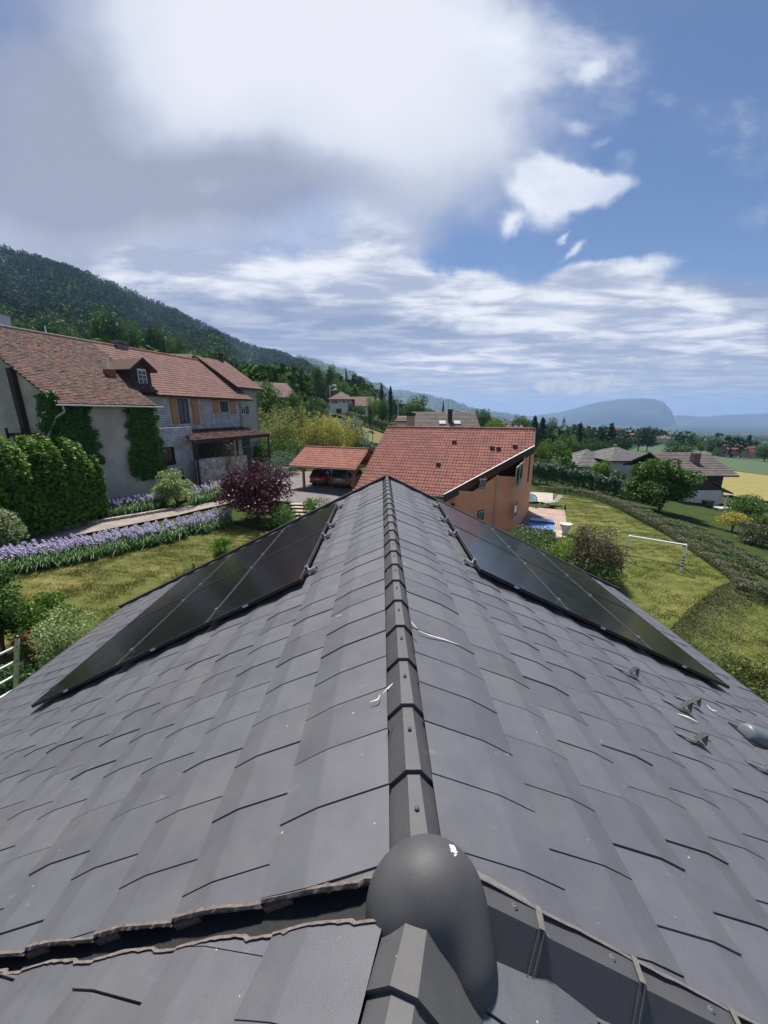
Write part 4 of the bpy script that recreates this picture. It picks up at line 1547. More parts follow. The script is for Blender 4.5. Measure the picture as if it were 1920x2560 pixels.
def pantiles(mb, O, U, Vd, poly, tw=0.23, tl=0.35, hump=0.035, q=None, flat=False, jit=0.0, drop=0.0):
    """real courses of tiles on a slope: O eave-left corner, U along the eave, Vd up the slope (unit), poly outline in (u,v)"""
    q = q or rng
    O, U, Vd = (np.array(k, float) for k in (O, U, Vd))
    N = np.cross(U, Vd)
    N = N if N[2] > 0 else -N
    us, vs_ = [p[0] for p in poly], [p[1] for p in poly]
    sect = [(0.0, 0.0), (1.0, 0.0)] if flat else [(0.0, 0.1), (0.16, 0.85), (0.32, 1.0), (0.48, 0.8), (0.62, 0.05), (1.0, 0.0)]
    k = 0
    v = min(vs_)
    while v < max(vs_) - 0.02:
        u = min(us) - (tw * 0.5 if (flat and k % 2) else 0)
        while u < max(us):
            if inside(poly, u + tw / 2, min(v + tl / 2, max(vs_) - 0.01)) and not (drop and q.random() < drop):
                j1, j2, j3 = (q.normal(0, jit), q.normal(0, jit), abs(q.normal(0, jit))) if jit else (0, 0, 0)
                thk = 0.028 if not flat else 0.016
                va, vb, vc = [], [], []
                for (a, h) in sect:
                    uu = u + a * tw * (0.985 if flat else 1.0) + j1
                    vb_ = min(v + tl + 0.02, max(vs_) + 0.01)
                    va.append(O + U * uu + Vd * (v + j2) + N * (h * hump + thk + j3))
                    vb.append(O + U * uu + Vd * vb_ + N * (h * hump + 0.002))
                    vc.append(O + U * uu + Vd * (v + j2) + N * (h * hump * 0.4 - 0.004))
                n = len(sect)
                mb.add(va + vb + vc, [(c, c + 1, n + c + 1, n + c) for c in range(n - 1)] + [(2 * n + c, 2 * n + c + 1, c + 1, c) for c in range(n - 1)])
            u += tw
        v += tl
        k += 1


def slab(mb, pts, thick):
    mb.prism(pts, (0, 0, -thick))


def ridge_tiles(mb, a, b, r=0.11, L=0.4):
    a, b = np.array(a, float), np.array(b, float)
    d = b - a
    n = max(1, int(np.linalg.norm(d) / L))
    for k in range(n):
        p, q_ = a + d * (k / n), a + d * ((k + 1.06) / n)
        mb.tube([p, q_], [r, r * 0.88], 10)


class Wall:
    """a vertical wall plane: o origin, d direction along it, n normal that faces the viewer; hits pixels"""
    def __init__(s, o, d):
        s.o = np.array([o[0], o[1], 0.0])
        s.d = np.array([d[0], d[1], 0.0]) / math.hypot(d[0], d[1])
        s.n = np.array([s.d[1], -s.d[0], 0.0])
        if s.n @ s.o > 0:
            s.n = -s.n

    def hit(s, x, y):
        r = ray(x, y)
        q = r * ((s.o @ s.n) / (r @ s.n))
        return float((q - s.o) @ s.d), float(q[2])

    def P(s, a, z, out=0.0):
        return s.o + s.d * a + s.n * out + np.array([0, 0, z])

    def box(s, mb, a0, a1, z0, z1, o0, o1):
        mb.prism([s.P(a0, z0, o0), s.P(a1, z0, o0), s.P(a1, z1, o0), s.P(a0, z1, o0)], s.n * (o1 - o0))

    def rect(s, x0, y0, x1, y1):
        a, b = s.hit(x0, y0), s.hit(x1, y1)
        return min(a[0], b[0]), max(a[0], b[0]), min(a[1], b[1]), max(a[1], b[1])


def window(root, W_, a0, a1, z0, z1, frame=M_WHITE, fw=0.06, mull=1, sill=True, bars=None, pane=M_PANE, name='window'):
    f_ = MB()
    W_.box(f_, a0, a0 + fw, z0, z1, -0.02, 0.03)
    W_.box(f_, a1 - fw, a1, z0, z1, -0.02, 0.03)
    W_.box(f_, a0 + fw, a1 - fw, z1 - fw, z1, -0.02, 0.028)
    W_.box(f_, a0 + fw, a1 - fw, z0, z0 + fw, -0.02, 0.028)
    for k in range(mull):
        c = a0 + (a1 - a0) * (k + 1) / (mull + 1)
        W_.box(f_, c - fw * 0.4, c + fw * 0.4, z0 + fw, z1 - fw, -0.015, 0.025)
    w_ = part(name, f_, frame, root)
    g_ = MB()
    W_.box(g_, a0 + fw * 0.5, a1 - fw * 0.5, z0 + fw * 0.5, z1 - fw * 0.5, -0.018, 0.008)
    part('pane', g_, pane, w_)
    if sill:
        g_ = MB()
        W_.box(g_, a0 - 0.06, a1 + 0.06, z0 - 0.09, z0 - 0.004, -0.02, 0.10)
        part('sill', g_, M_PALEWALL, w_)
    if bars:
        g_ = MB()
        n = max(3, int((a1 - a0) / 0.12))
        for k in range(n):
            c = a0 + (a1 - a0) * (k + 0.5) / n
            p = [W_.P(c, z0 + (z1 - z0) * s_, 0.06 + 0.07 * math.sin(math.pi * min(1, (1 - s_) * 1.6))) for s_ in np.linspace(0.02, 0.98, 7)]
            g_.tube(p, 0.012, 6)
        for s_ in (0.12, 0.88):
            g_.tube([W_.P(a0, z0 + (z1 - z0) * s_, 0.075), W_.P(a1, z0 + (z1 - z0) * s_, 0.075)], 0.012, 6)
        part('grille', g_, M_WHITE, w_)
    return w_


def wall_poly(mb, W_, pts, thick=0.3):
    """pts (a,z) in the wall plane, extruded inwards"""
    mb.prism([W_.P(a, z) for a, z in pts], -W_.n * thick)


# ---- farmhouse on the left: an old barn part and a raised block part under one long roof
FD = np.array([math.sin(R(17)), math.cos(R(17)), 0])
FNB = np.array([-FD[1], FD[0], 0])
FE = np.array([-17.26, 28.52, 0.0])


def FP(a, b, z):
    return FE + FD * a + FNB * b + np.array([0, 0, z])


fw0 = Wall(FE + FNB * 0.4, FD)         # upper facade
fwb = Wall(FE + FNB * -1.2, FD)        # barn front
fwg = Wall(FE + FNB * -1.0, FD)        # ground floor block under the terrace
ZG = -6.1
barn = thing('old_barn', 'old stucco barn with a patchy mossy red tile roof and ivy on its walls', 'barn', FP(-3, 2, ZG))
RB, RZ = 5.2, 5.15
A0, A1, A2 = -6.25, -0.12, 1.9


def roofz(b):
    return 0.5 + (b + 1.6) * (RZ - 0.5) / (RB + 1.6)


mb = MB()
vdir = FP(0, RB, RZ) - FP(0, -1.6, 0.5)
LB = np.linalg.norm(vdir)
vdir = vdir / LB
sl = lambda b: (b + 1.6) / (RB + 1.6) * LB
pantiles(mb, FP(0, -1.6, 0.5), FD, vdir, [(A0 - 0.2, 0), (A1 + 0.1, 0), (A1 + 0.1, sl(0.0)), (A2, sl(0)), (1.35, LB), (A0 - 0.2, LB)], 0.19, 0.165, 0.0, flat=True, jit=0.010, drop=0.004)
part('roof', mb, M_OLD, barn, label='sagging old roof of mottled flat tiles with lichen')
mb = MB()
mb.prism([FP(A0 - 0.2, -1.58, 0.46), FP(A1 + 0.1, -1.58, 0.46), FP(A1 + 0.1, 0, roofz(0) - 0.05), FP(A2, 0, roofz(0) - 0.05), FP(1.3, RB, RZ - 0.05), FP(A0 - 0.2, RB, RZ - 0.05)], (0, 0, -0.10))
mb.prism([FP(A0 - 0.2, RB, RZ - 0.05), FP(1.3, RB, RZ - 0.05), FP(1.3, 12.0, 0.4), FP(A0 - 0.2, 12.0, 0.4)], (0, 0, -0.10))
part('roof_deck', mb, M_DARKWOOD, barn)
mb = MB()
ridge_tiles(mb, FP(A0 - 0.2, RB, RZ + 0.0), FP(2.2, RB, RZ + 0.0), 0.12)
part('ridge_capping', mb, plain('ridge_mortar', (0.26, 0.19, 0.15), 0.9, 0.3, 5), barn)
mb = MB()
gz = lambda b: min(roofz(b), RZ - (b - RB) * 0.68) - 0.17
wg = Wall(FP(A0, 0, 0), -FNB)
bs_ = [-1.2, RB, 11.6]
mb.prism([FP(A0, -1.2, ZG), FP(A0, -1.2, gz(-1.2)), FP(A0, RB, gz(RB)), FP(A0, 11.6, gz(11.6)), FP(A0, 11.6, ZG)], FD * 0.4)
mb.prism([FP(A0 + 0.4, -1.2, ZG), FP(A1, -1.2, ZG), FP(A1, -1.2, gz(-1.2)), FP(A0 + 0.4, -1.2, gz(-1.2))], FNB * 0.4)
mb.prism([FP(A1, -1.203, ZG), FP(A1, 0.8, ZG), FP(A1, 0.8, gz(0.8)), FP(A1, -1.203, gz(-1.2))], FD * -0.3)
part('wall', mb, M_STUCCO, barn)
mb = MB()
pr = [(0.07 * math.cos(a), 0.07 * math.sin(a)) for a in np.linspace(math.pi, 2 * math.pi, 8)]
mb.sweep(pr + [(0.06, 0.012), (-0.06, 0.012)], FP(A0 - 0.35, -1.72, 0.43), FP(A1 + 0.55, -1.72, 0.40), FNB, np.array([0, 0, 1.0]))
part('gutter', mb, M_WHITE, barn)
mb = MB()
mb.tube([FP(A0 - 0.05, -1.70, 0.40), FP(A0 + 0.05, -1.62, 0.05), FP(A0 - 0.25, -1.35, -0.25), FP(A0 - 0.9, -1.28, -1.35), FP(A0 - 1.5, -1.25, -2.6)], 0.055, 8)
part('downpipe', mb, plain('zinc_pipe', (0.42, 0.45, 0.46), 0.5, 0.15, 8), barn)
# dormer of the barn roof
bF = 0.75
aL, aR = 0.45, 2.10
zb, ze, zt = 1.95, 3.15, 3.78
dm = MB()
dm.prism([FP(aL, bF, zb), FP(aR, bF, zb), FP(aR, bF, ze), FP((aL + aR) / 2, bF, zt - 0.06), FP(aL, bF, ze)], FNB * 0.08)
for a_ in (aL, aR - 0.08):
    bb = (ze - 0.5) * (RB + 1.6) / (RZ - 0.5) - 1.6
    dm.prism([FP(a_, bF + 0.08, zb), FP(a_, bF + 0.08, ze), FP(a_, bb, ze), FP(a_, bF + 0.08, roofz(bF) - 0.1)], FD * 0.08)
dor = part('dormer', dm, M_REDWOOD, barn, label='dark timber dormer with a white sash window')
wd_ = Wall(FP(0, bF, 0), FD)
am = (aL + aR) / 2
f_ = MB()
wd_.box(f_, am - 0.30, am + 0.42, zb + 0.12, ze - 0.05, 0.0, 0.04)
part('window', f_, M_WHITE, dor)
f_ = MB()
for k in range(2):
    for j in range(3):
        a_ = am - 0.25 + k * 0.33
        z_ = zb + 0.17 + j * 0.29
        wd_.box(f_, a_, a_ + 0.28, z_, z_ + 0.25, 0.02, 0.046)
part('pane', f_, M_PANE, dor)
f_ = MB()
wd_.box(f_, aL - 0.02, am - 0.34, zb, ze, 0.0, 0.03)
wd_.box(f_, aL, aR, zb - 0.06, zb, -0.01, 0.05)
part('window_board', f_, M_DARKWOOD, dor)
dr_ = MB()
bt = (zt - 0.5) * (RB + 1.6) / (RZ - 0.5) - 1.6
for sg in (-1, 1):
    e_ = am + sg * ((aR - aL) / 2 + 0.28)
    zl_ = ze - 0.16
    be = (zl_ - 0.5) * (RB + 1.6) / (RZ - 0.5) - 1.6
    dr_.prism([FP(am, bF - 0.35, zt + 0.06), FP(e_, bF - 0.35, zl_), FP(e_, be, zl_), FP(am, bt, zt + 0.06)], (0, 0, -0.08))
part('dormer_roof', dr_, M_OLD2, barn)
f_ = MB()
for sg in (-1, 1):
    e_ = am + sg * ((aR - aL) / 2 + 0.29)
    f_.bar(FP(am, bF - 0.36, zt + 0.02), FP(e_, bF - 0.36, ze - 0.20), 0.05, 0.14)
f_.bar(FP(am - (aR - aL) / 2 - 0.27, bF - 0.3, ze - 0.23), FP(am - (aR - aL) / 2 - 0.27, be, ze - 0.23), 0.05, 0.1)
part('barge_board', f_, M_DARKWOOD, barn)
fl = thing('flue_pipe', 'white flue pipe on a small red brick base beside the dormer', 'flue', FP(-0.65, 1.35, 2.3))
part('brick_base', MB().prism([FP(-0.95, 1.1, 2.2), FP(-0.40, 1.1, 2.2), FP(-0.40, 1.1, 2.88), FP(-0.95, 1.1, 2.88)], FNB * 0.5), plain('red_brick', (0.30, 0.075, 0.045), 0.8, 0.25, 9), fl)
part('pipe', MB().tube([FP(-0.68, 1.35, 2.86), FP(-0.68, 1.35, 3.65)], 0.075, 10), M_WHITE, fl)
ch = MB()
for (h0, h1, w_) in ((4.0, 5.22, 0.42), (5.22, 5.30, 0.52), (5.42, 5.49, 0.54), (5.55, 5.62, 0.46)):
    ch.prism([FP(3.85 - w_, RB + 0.1 - w_ * 0.7, h0), FP(3.85 + w_, RB + 0.1 - w_ * 0.7, h0), FP(3.85 + w_, RB + 0.1 + w_ * 0.7, h0), FP(3.85 - w_, RB + 0.1 + w_ * 0.7, h0)], (0, 0, h1 - h0))
for sx in (-0.3, 0.3):
    ch.prism([FP(3.85 + sx - 0.06, RB - 0.1, 5.30), FP(3.85 + sx + 0.06, RB - 0.1, 5.30), FP(3.85 + sx + 0.06, RB + 0.3, 5.30), FP(3.85 + sx - 0.06, RB + 0.3, 5.30)], (0, 0, 0.25))
part('chimney', ch, plain('chimney_render', (0.24, 0.225, 0.21), 0.9, 0.2, 4), barn)
# timber posts with iron brackets on the left gable
mb = MB()
mb.prism([FP(A0 - 0.28, 1.2, -4.0), FP(A0 - 0.28, 1.55, -4.0), FP(A0 - 0.28, 1.75, 2.4), FP(A0 - 0.28, 1.4, 2.4)], FD * 0.26)
mb.prism([FP(A0 - 0.5, 0.3, -1.35), FP(A0 - 0.5, 2.6, -1.35), FP(A0 - 0.5, 2.6, -1.15), FP(A0 - 0.5, 0.3, -1.15)], FD * 0.48)
mb.prism([FP(A0 - 0.3, 0.5, -4.0), FP(A0 - 0.3, 2.4, -4.0), FP(A0 - 0.3, 2.4, -1.36), FP(A0 - 0.3, 0.5, -1.36)], FD * 0.28)
for b_ in (0.5, 1.0, 2.3):
    mb.prism([FP(A0 - 0.62, b_, -3.2), FP(A0 - 0.62, b_ + 0.09, -3.2), FP(A0 - 0.62, b_ + 0.09, -0.85), FP(A0 - 0.62, b_, -0.85)], FD * 0.1)
part('timber_frame', mb, M_DARKWOOD, barn)

farm = thing('block_house', 'half finished grey block house with orange shutters under a long red tile roof', 'house', FP(7, 3, ZG))
mb = MB()
ve = FP(0, RB, RZ) - FP(0, 0, 1.3)
LE = np.linalg.norm(ve)
ve = ve / LE
pantiles(mb, FP(0, 0, 1.3), FD, ve, [(A2, 0), (13.5, 0), (13.5, LE), (1.35, LE)], 0.24, 0.33, 0.02)
part('roof', mb, M_CLAY3, farm)
mb = MB()
mb.prism([FP(A2 + 0.05, 0.02, 1.26), FP(13.45, 0.02, 1.26), FP(13.45, RB, RZ - 0.04), FP(1.4, RB, RZ - 0.04)], (0, 0, -0.12))
mb.prism([FP(1.4, RB, RZ - 0.04), FP(13.45, RB, RZ - 0.04), FP(13.45, 11.5, 1.2), FP(1.4, 11.5, 1.2)], (0, 0, -0.12))
part('roof_deck', mb, M_FASCIA, farm)
mb = MB()
ridge_tiles(mb, FP(2.2, RB, RZ + 0.02), FP(13.5, RB, RZ + 0.02), 0.11)
part('ridge_capping', mb, M_CLAY2, farm)
mb = MB()
mb.sweep(pr, FP(A1 + 0.5, -0.05, 1.22), FP(13.6, -0.05, 1.22), FNB, np.array([0, 0, 1.0]), cap=False)
mb.sweep([(u * 0.9, v * 0.9) for u, v in pr], FP(13.6, -0.05, 1.22), FP(A1 + 0.5, -0.05, 1.22), FNB, np.array([0, 0, 1.0]), cap=False)
part('gutter', mb, plain('copper_brown', (0.075, 0.045, 0.035), 0.5, 0.2), farm)
mb = MB()
wall_poly(mb, fw0, [(-0.1, ZG), (12.1, ZG), (12.1, 1.2), (-0.1, 1.2)])
wl_ = part('wall', mb, M_BOARD, farm)
add_uv(wl_, FD)
mb = MB()
fw0.box(mb, -0.1, 2.0, ZG, 1.16, 0.003, 0.03)
for (a0, a1) in ((6.6, 7.35), (3.72, 3.95), (5.08, 5.32), (8.75, 8.95), (10.3, 10.5)):
    fw0.box(mb, a0, a1, -1.3, 1.16, 0.003, 0.024 + 0.002 * a0 % 0.01)
part('render_patch', mb, M_STUCCO, farm, label='grey render patches beside the openings')
mb = MB()
mb.prism([FP(12.1, 0.4, ZG), FP(12.1, 0.4, 1.1), FP(12.1, RB, RZ - 0.2), FP(12.1, 10.6, 1.1), FP(12.1, 10.6, ZG)], FD * -0.3)
part('gable_wall', mb, M_STUCCO, farm)
a0, a1, z0, z1 = fw0.rect(441, 997, 475, 1058)
window(farm, fw0, a0, a1, z0, z1, M_REDWOOD, 0.09, 1, False, name='french_door')
a0w, a1w, z0w, z1w = fw0.rect(547, 1001, 574, 1032)
window(farm, fw0, a0w, a1w - 0.1, z0w, z1w, M_PALEWALL, 0.06, 0, True, pane=M_DARK)
for (x0, y0, x1, y1) in ((423, 993, 446, 1060), (477, 996, 499, 1060), (530, 1000, 547, 1033), (574, 1002, 590, 1034)):
    a0, a1, z0, z1 = fw0.rect(x0, y0, x1, y1)
    s_ = MB()
    fw0.box(s_, a0, a1, z0, z1, 0.035, 0.075)
    sh = part('shutter', s_, M_SHUTTER, farm)
    s_ = MB()
    for k in (0.15, 0.85):
        fw0.box(s_, a0 + 0.01, a1 - 0.01, z0 + (z1 - z0) * k - 0.05, z0 + (z1 - z0) * k + 0.05, 0.076, 0.095)
    for k in range(1, 5):
        fw0.box(s_, a0 + (a1 - a0) * k / 5 - 0.006, a0 + (a1 - a0) * k / 5 + 0.006, z0, z0 + (z1 - z0) * 0.1, 0.0755, 0.08)
    part('batten', s_, M_SHUTTER, sh)
# ground floor block with a terrace on top
mb = MB()
mb.prism([FP(-0.08, -1.0, ZG), FP(3.5, -1.0, ZG), FP(3.5, -1.0, -2.2), FP(-0.08, -1.0, -2.2)], FNB * 1.37)
tb = part('terrace_block', mb, M_BLOCK, farm)
add_uv(tb, FD)
mb = MB()
mb.prism([FP(-0.08, -1.1, -2.17), FP(3.55, -1.1, -2.17), FP(3.55, -1.1, -1.1), FP(-0.08, -1.1, -1.1)], FNB * 0.2)
mb.prism([FP(3.35, -0.88, -2.17), FP(3.55, -0.88, -2.17), FP(3.55, 0.36, -2.17), FP(3.35, 0.36, -2.17)], (0, 0, 1.06))
tp = part('parapet', mb, M_BLOCK, farm)
add_uv(tp, FD + FNB)
a0, a1, z0, z1 = fwg.rect(403, 1119, 440, 1161)
window(farm, fwg, a0, a1, z0, z1, M_DARKWOOD, 0.06, 3, True)
mb = MB()
mb.tube([FP(3.48, -1.12, -2.3), FP(3.48, -1.12, -5.6)], 0.05, 8)
part('downpipe', mb, M_FASCIA, farm)
# lean-to with old tiles, posts and rail
lt = thing('lean_to', 'tumbledown lean-to roof of loose old tiles on posts beside the stone wall', 'lean-to', FP(8, -1, ZG))
mb = MB()
v_ = FP(0, 0.34, -1.42) - FP(0, -2.3, -2.10)
Lv = np.linalg.norm(v_)
pantiles(mb, FP(0, -2.3, -2.10), FD, v_ / Lv, [(2.3, 0), (12.9, 0), (11.9, Lv), (3.6, Lv)], 0.21, 0.30, 0.05, jit=0.016, drop=0.01)
part('roof', mb, M_OLD, lt)
mb = MB()
for k in range(16):
    a_ = rng.uniform(8.5, 12)
    mb.box(FP(a_, rng.uniform(-0.9, 0.2), -1.42 + rng.uniform(-0.1, 0.12)), (0.32, 0.2, 0.03), rz=rng.uniform(0, 3))
part('loose_tile', mb, M_OLD, lt)
mb = MB()
mb.prism([FP(2.3, -2.28, -2.14), FP(12.9, -2.28, -2.14), FP(11.9, 0.34, -1.46), FP(3.6, 0.34, -1.46)], (0, 0, -0.09))
mb.bar(FP(2.4, -2.2, -2.30), FP(12.8, -2.2, -2.30), 0.12, 0.16)
part('roof_frame', mb, M_DARKWOOD, lt)
for (a_, b_) in ((2.6, -2.15), (7.6, -2.15), (12.6, -2.15), (12.4, 0.2)):
    part('post', MB().box(FP(a_, b_, (ZG - 2.38) / 2), (0.16, 0.16, -2.38 - ZG)), M_DARKWOOD, lt)
part('rail', MB().tube([FP(7.8, -2.2, -3.1), FP(12.5, -2.2, -3.0)], 0.035, 6), M_STEEL, lt)
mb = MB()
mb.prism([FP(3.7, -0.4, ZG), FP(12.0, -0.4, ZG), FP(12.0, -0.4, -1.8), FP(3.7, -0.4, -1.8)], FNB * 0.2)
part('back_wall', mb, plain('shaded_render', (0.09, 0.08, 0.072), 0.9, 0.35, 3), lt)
mb = MB()
mb.prism([FP(9.3, -0.45, -4.6), FP(10.6, -0.45, -4.6), FP(10.6, -0.45, -2.2), FP(9.3, -0.45, -2.2)], FNB * 0.04)
part('pale_door', mb, M_PALEWALL, lt)
sw = MB()
sw.prism([FP(2.6, -2.35, ZG - 0.3), FP(8.6, -2.35, ZG - 0.3), FP(8.6, -2.35, -3.85), FP(5.0, -2.35, -3.62), FP(2.6, -2.35, -3.6)], FNB * 0.45)
sw_ = part('stone_wall', sw, M_STONE)
tag(sw_, 'rough rubble stone wall below the lean-to roof', 'wall')
add_uv(sw_, FD)
# pale house behind the end of the long roof
ph = thing('pale_house', 'tall cream rendered house at the far end of the long red roof', 'house', FP(16, 4, ZG))
wp = Wall(FP(0, 1.4, 0), FD)
mb = MB()
wall_poly(mb, wp, [(12.4, ZG), (16.45, ZG), (16.45, 2.35), (12.4, 2.35)])
mb.prism([FP(16.45, 1.4, ZG), FP(16.45, 1.4, 2.3), FP(16.45, 5.4, 5.0), FP(16.45, 9.4, 2.3), FP(16.45, 9.4, ZG)], FD * -0.3)
part('wall', mb, M_PALEWALL, ph)
mb = MB()
vp = FP(0, 5.4, 5.55) - FP(0, 0.8, 2.5)
Lp = np.linalg.norm(vp)
pantiles(mb, FP(0, 0.8, 2.5), FD, vp / Lp, [(12.4, 0), (17.0, 0), (17.0, Lp), (12.4, Lp)], 0.24, 0.33, 0.02)
rf_ = part('roof', mb, M_CLAY3, ph)
mb = MB()
mb.prism([FP(12.4, 0.82, 2.46), FP(16.96, 0.82, 2.46), FP(16.96, 5.4, 5.5), FP(12.4, 5.4, 5.5)], (0, 0, -0.14))
mb.prism([FP(12.4, 5.4, 5.5), FP(16.96, 5.4, 5.5), FP(16.96, 10, 2.46), FP(12.4, 10, 2.46)], (0, 0, -0.14))
part('roof_deck', mb, M_FASCIA, ph)
mb = MB()
mb.box(FP(16.3, 5.5, 5.7), (0.5, 0.5, 1.0), rz=R(17))
mb.box(FP(16.3, 5.5, 6.26), (0.62, 0.62, 0.10), rz=R(17))
part('chimney', mb, M_DARKWOOD, rf_)
a0, a1, z0, z1 = wp.rect(601, 1015, 614, 1036)
window(ph, wp, a0, a1, z0, z1, M_WHITE, 0.07, 1, True)
mb = MB()
wp.box(mb, a1 + 0.03, a1 + 0.55, z0, z1, 0.02, 0.06)
part('shutter', mb, plain('grey_shutter', (0.13, 0.12, 0.12), 0.7, 0.2), ph)


# ---- the orange house with its wide splayed roof
OD = np.array([math.cos(R(21)), -math.sin(R(21)), 0])
ON = np.array([math.sin(R(21)), math.cos(R(21)), 0])
OE = np.array([-1.96, 27.1, 0.0])
OZ0, OZ1, OW = -5.30, -1.22, 6.75


def OP(u, v, z=None, dz=0.0):
    if z is None:
        z = OZ0 + (OZ1 - OZ0) * v / OW + dz
    return OE + OD * u + ON * v + np.array([0, 0, z])


sl_o = np.array([0, 0, OZ1 - OZ0]) + ON * OW
LO = np.linalg.norm(sl_o)
nO = np.cross(OD, sl_o / LO)


def o_hit(x, y):
    r = ray(x, y)
    P0 = OP(0, 0)
    q = r * ((P0 @ nO) / (r @ nO))
    return float((q - P0) @ OD), float((q - P0) @ (sl_o / LO)), q


oh = thing('orange_house', 'orange rendered house with a wide red tile roof cut back on a slant', 'house', OP(6, 7, -8.2))
kn = o_hit(1335, 1117)
er = o_hit(1108.7, 1239)
UR, UK = er[0], kn[0]
rp_ = o_hit(1337.8, 1073)
UP_ = rp_[0]
poly = [(0.05, 0), (UR, 0), (UK, kn[1]), (UP_, LO), (0.15, LO)]
mb = MB()
pantiles(mb, OP(0, 0), OD, sl_o / LO, [(0.05, 0), (UR - 0.05, 0), (UK - 0.1, kn[1]), (UP_ - 0.05, LO), (0.15, LO)], 0.225, 0.345, 0.042)
orf = part('roof', mb, M_CLAY, oh)
kv = kn[1] / LO * OW
mb = MB()
mb.prism([OP(0.05, 0.03, dz=-0.04), OP(UR, 0.03, dz=-0.04), OP(UK, kv, dz=-0.04), OP(UP_, OW, dz=-0.04), OP(0.15, OW, dz=-0.04)], (0, 0, -0.16))
zb2 = lambda v: OZ1 - (v - OW) * 0.62
mb.prism([OP(0.15, OW, OZ1 - 0.05), OP(UP_, OW, OZ1 - 0.05), OP(UK + 0.2, 2 * OW - kv, zb2(2 * OW - kv)), OP(UR + 2.5, 2 * OW, zb2(2 * OW)), OP(0.2, 2 * OW, zb2(2 * OW))], (0, 0, -0.16))
part('roof_deck', mb, M_REDWOOD, oh)
mb = MB()
ridge_tiles(mb, OP(0.1, OW, OZ1 + 0.03), OP(UP_, OW, OZ1 + 0.03), 0.12)
part('ridge_capping', mb, M_CLAY2, orf)
mb = MB()


def oboard(p, q, h0=-0.42, h1=0.075):
    mb.prism([p + np.array([0, 0, h1]), q + np.array([0, 0, h1]), q + np.array([0, 0, h0]), p + np.array([0, 0, h0])], (OD * 0.5 - ON * 0.5) * 0.06)


oboard(OP(UR, 0), OP(UK, kv), -0.48, 0.06)
oboard(OP(UK, kv), OP(UP_, OW), -0.48, 0.06)
part('fascia', mb, M_FASCIA, oh)
mb = MB()
mb.bar(OP(UR, 0, dz=0.08) + OD * 0.02, OP(UK, kv, dz=0.08) + OD * 0.02, 0.10, 0.03)
part('verge_flashing', mb, plain('zinc', (0.55, 0.56, 0.57), 0.4, 0.1, 9, metal=0.3), oh)
mb = MB()
mb.sweep([(u * 1.0, v * 1.0) for u, v in pr] + [(0.06, 0.01), (-0.06, 0.01)], OP(-0.05, -0.07, OZ0 - 0.03), OP(UR + 0.02, -0.07, OZ0 - 0.03), ON, np.array([0, 0, 1.0]))
part('gutter', mb, plain('grey_gutter', (0.26, 0.26, 0.27), 0.45, 0.1), oh)
# walls: front, two slanted bays and the side
wf = Wall(OP(0, 0.75, 0), OD)


def px_on(W_, x, y):
    return W_.hit(x, y)[0]


p1 = OP(px_on(wf, 1178, 1300), 0.75, 0)
dA = np.array([math.cos(R(27)), math.sin(R(27)), 0])
wA = Wall(p1, dA)
p2 = wA.P(px_on(wA, 1234, 1300), 0)
wB = Wall(p2, OD)
p3 = wB.P(px_on(wB, 1287, 1300), 0)
wC = Wall(p3, ON + OD * 0.12)
p4 = wC.P(px_on(wC, 1308, 1290), 0)
p5 = p4 + ON * 6


def under(p):
    d = p - OE
    v = d @ ON
    return (OZ0 + (OZ1 - OZ0) * v / OW if v < OW else zb2(v)) - 0.19


mb = MB()
p0 = OP(0.9, 0.75, 0)
pts = [p0, p1, p2, p3]
dC = (p4 - p3) / np.linalg.norm(p4 - p3)
pr_v = OW
prg = p3 + dC * ((OW - (p3 - OE) @ ON) / (dC @ ON))
pts += [prg, p4 if (p4 - OE) @ ON > OW else prg + dC * 3]
pts += [OP(0.9, (pts[-1] - OE) @ ON, 0)]
for k in range(len(pts)):
    a_, b_ = pts[k], pts[(k + 1) % len(pts)]
    mb.poly(a_ + np.array([0, 0, -9.0]), b_ + np.array([0, 0, -9.0]), b_ + np.array([0, 0, under(b_)]), a_ + np.array([0, 0, under(a_)]))
part('wall', mb, M_ORANGE, oh)
for (x0, y0, x1, y1) in ((1197, 1196, 1213, 1221), (1194, 1276, 1209, 1304)):
    a0, a1, z0, z1 = wA.rect(x0, y0, x1, y1)
    window(oh, wA, a0, a1, z0, z1, M_DARKWOOD, 0.06, 1, True, bars=True)
a0, z0 = wf.hit(1146, 1280)
window(oh, wf, a0 - 0.3, a0 + 0.25, z0 - 0.5, z0 + 0.1, M_DARKWOOD, 0.06, 1, False)
for (x0, y0, x1, y1) in ((1291.5, 1168, 1297, 1211), (1300.5, 1160, 1304.5, 1196), (1287, 1257, 1290.5, 1288)):
    a0, a1, z0, z1 = wC.rect(x0, y0, x1, y1)
    window(oh, wC, a0, max(a1, a0 + 0.5), z0, z1, M_PALEWALL, 0.08, 0, True)
mb = MB()
mb.tube([p2 + wA.n * 0.08 + np.array([0, 0, under(p2) + 0.02]), p2 + wA.n * 0.08 + np.array([0, 0, -8.3])], 0.05, 8)
part('downpipe', mb, plain('beige_pipe', (0.52, 0.44, 0.37), 0.5, 0.1), oh)
lx, lz = wf.hit(1133, 1262)
lp_ = MB()
lp_.lathe([(0.05, 0), (0.11, 0.06), (0.12, 0.26), (0.15, 0.27), (0.03, 0.40)], tuple(wf.P(lx, lz - 0.2, 0.22)), 8)
lp_.tube([wf.P(lx, lz - 0.05, 0), wf.P(lx, lz - 0.22, 0.12), wf.P(lx, lz - 0.2, 0.22)], 0.02, 6)
part('wall_lantern', lp_, M_DARKWOOD, oh)
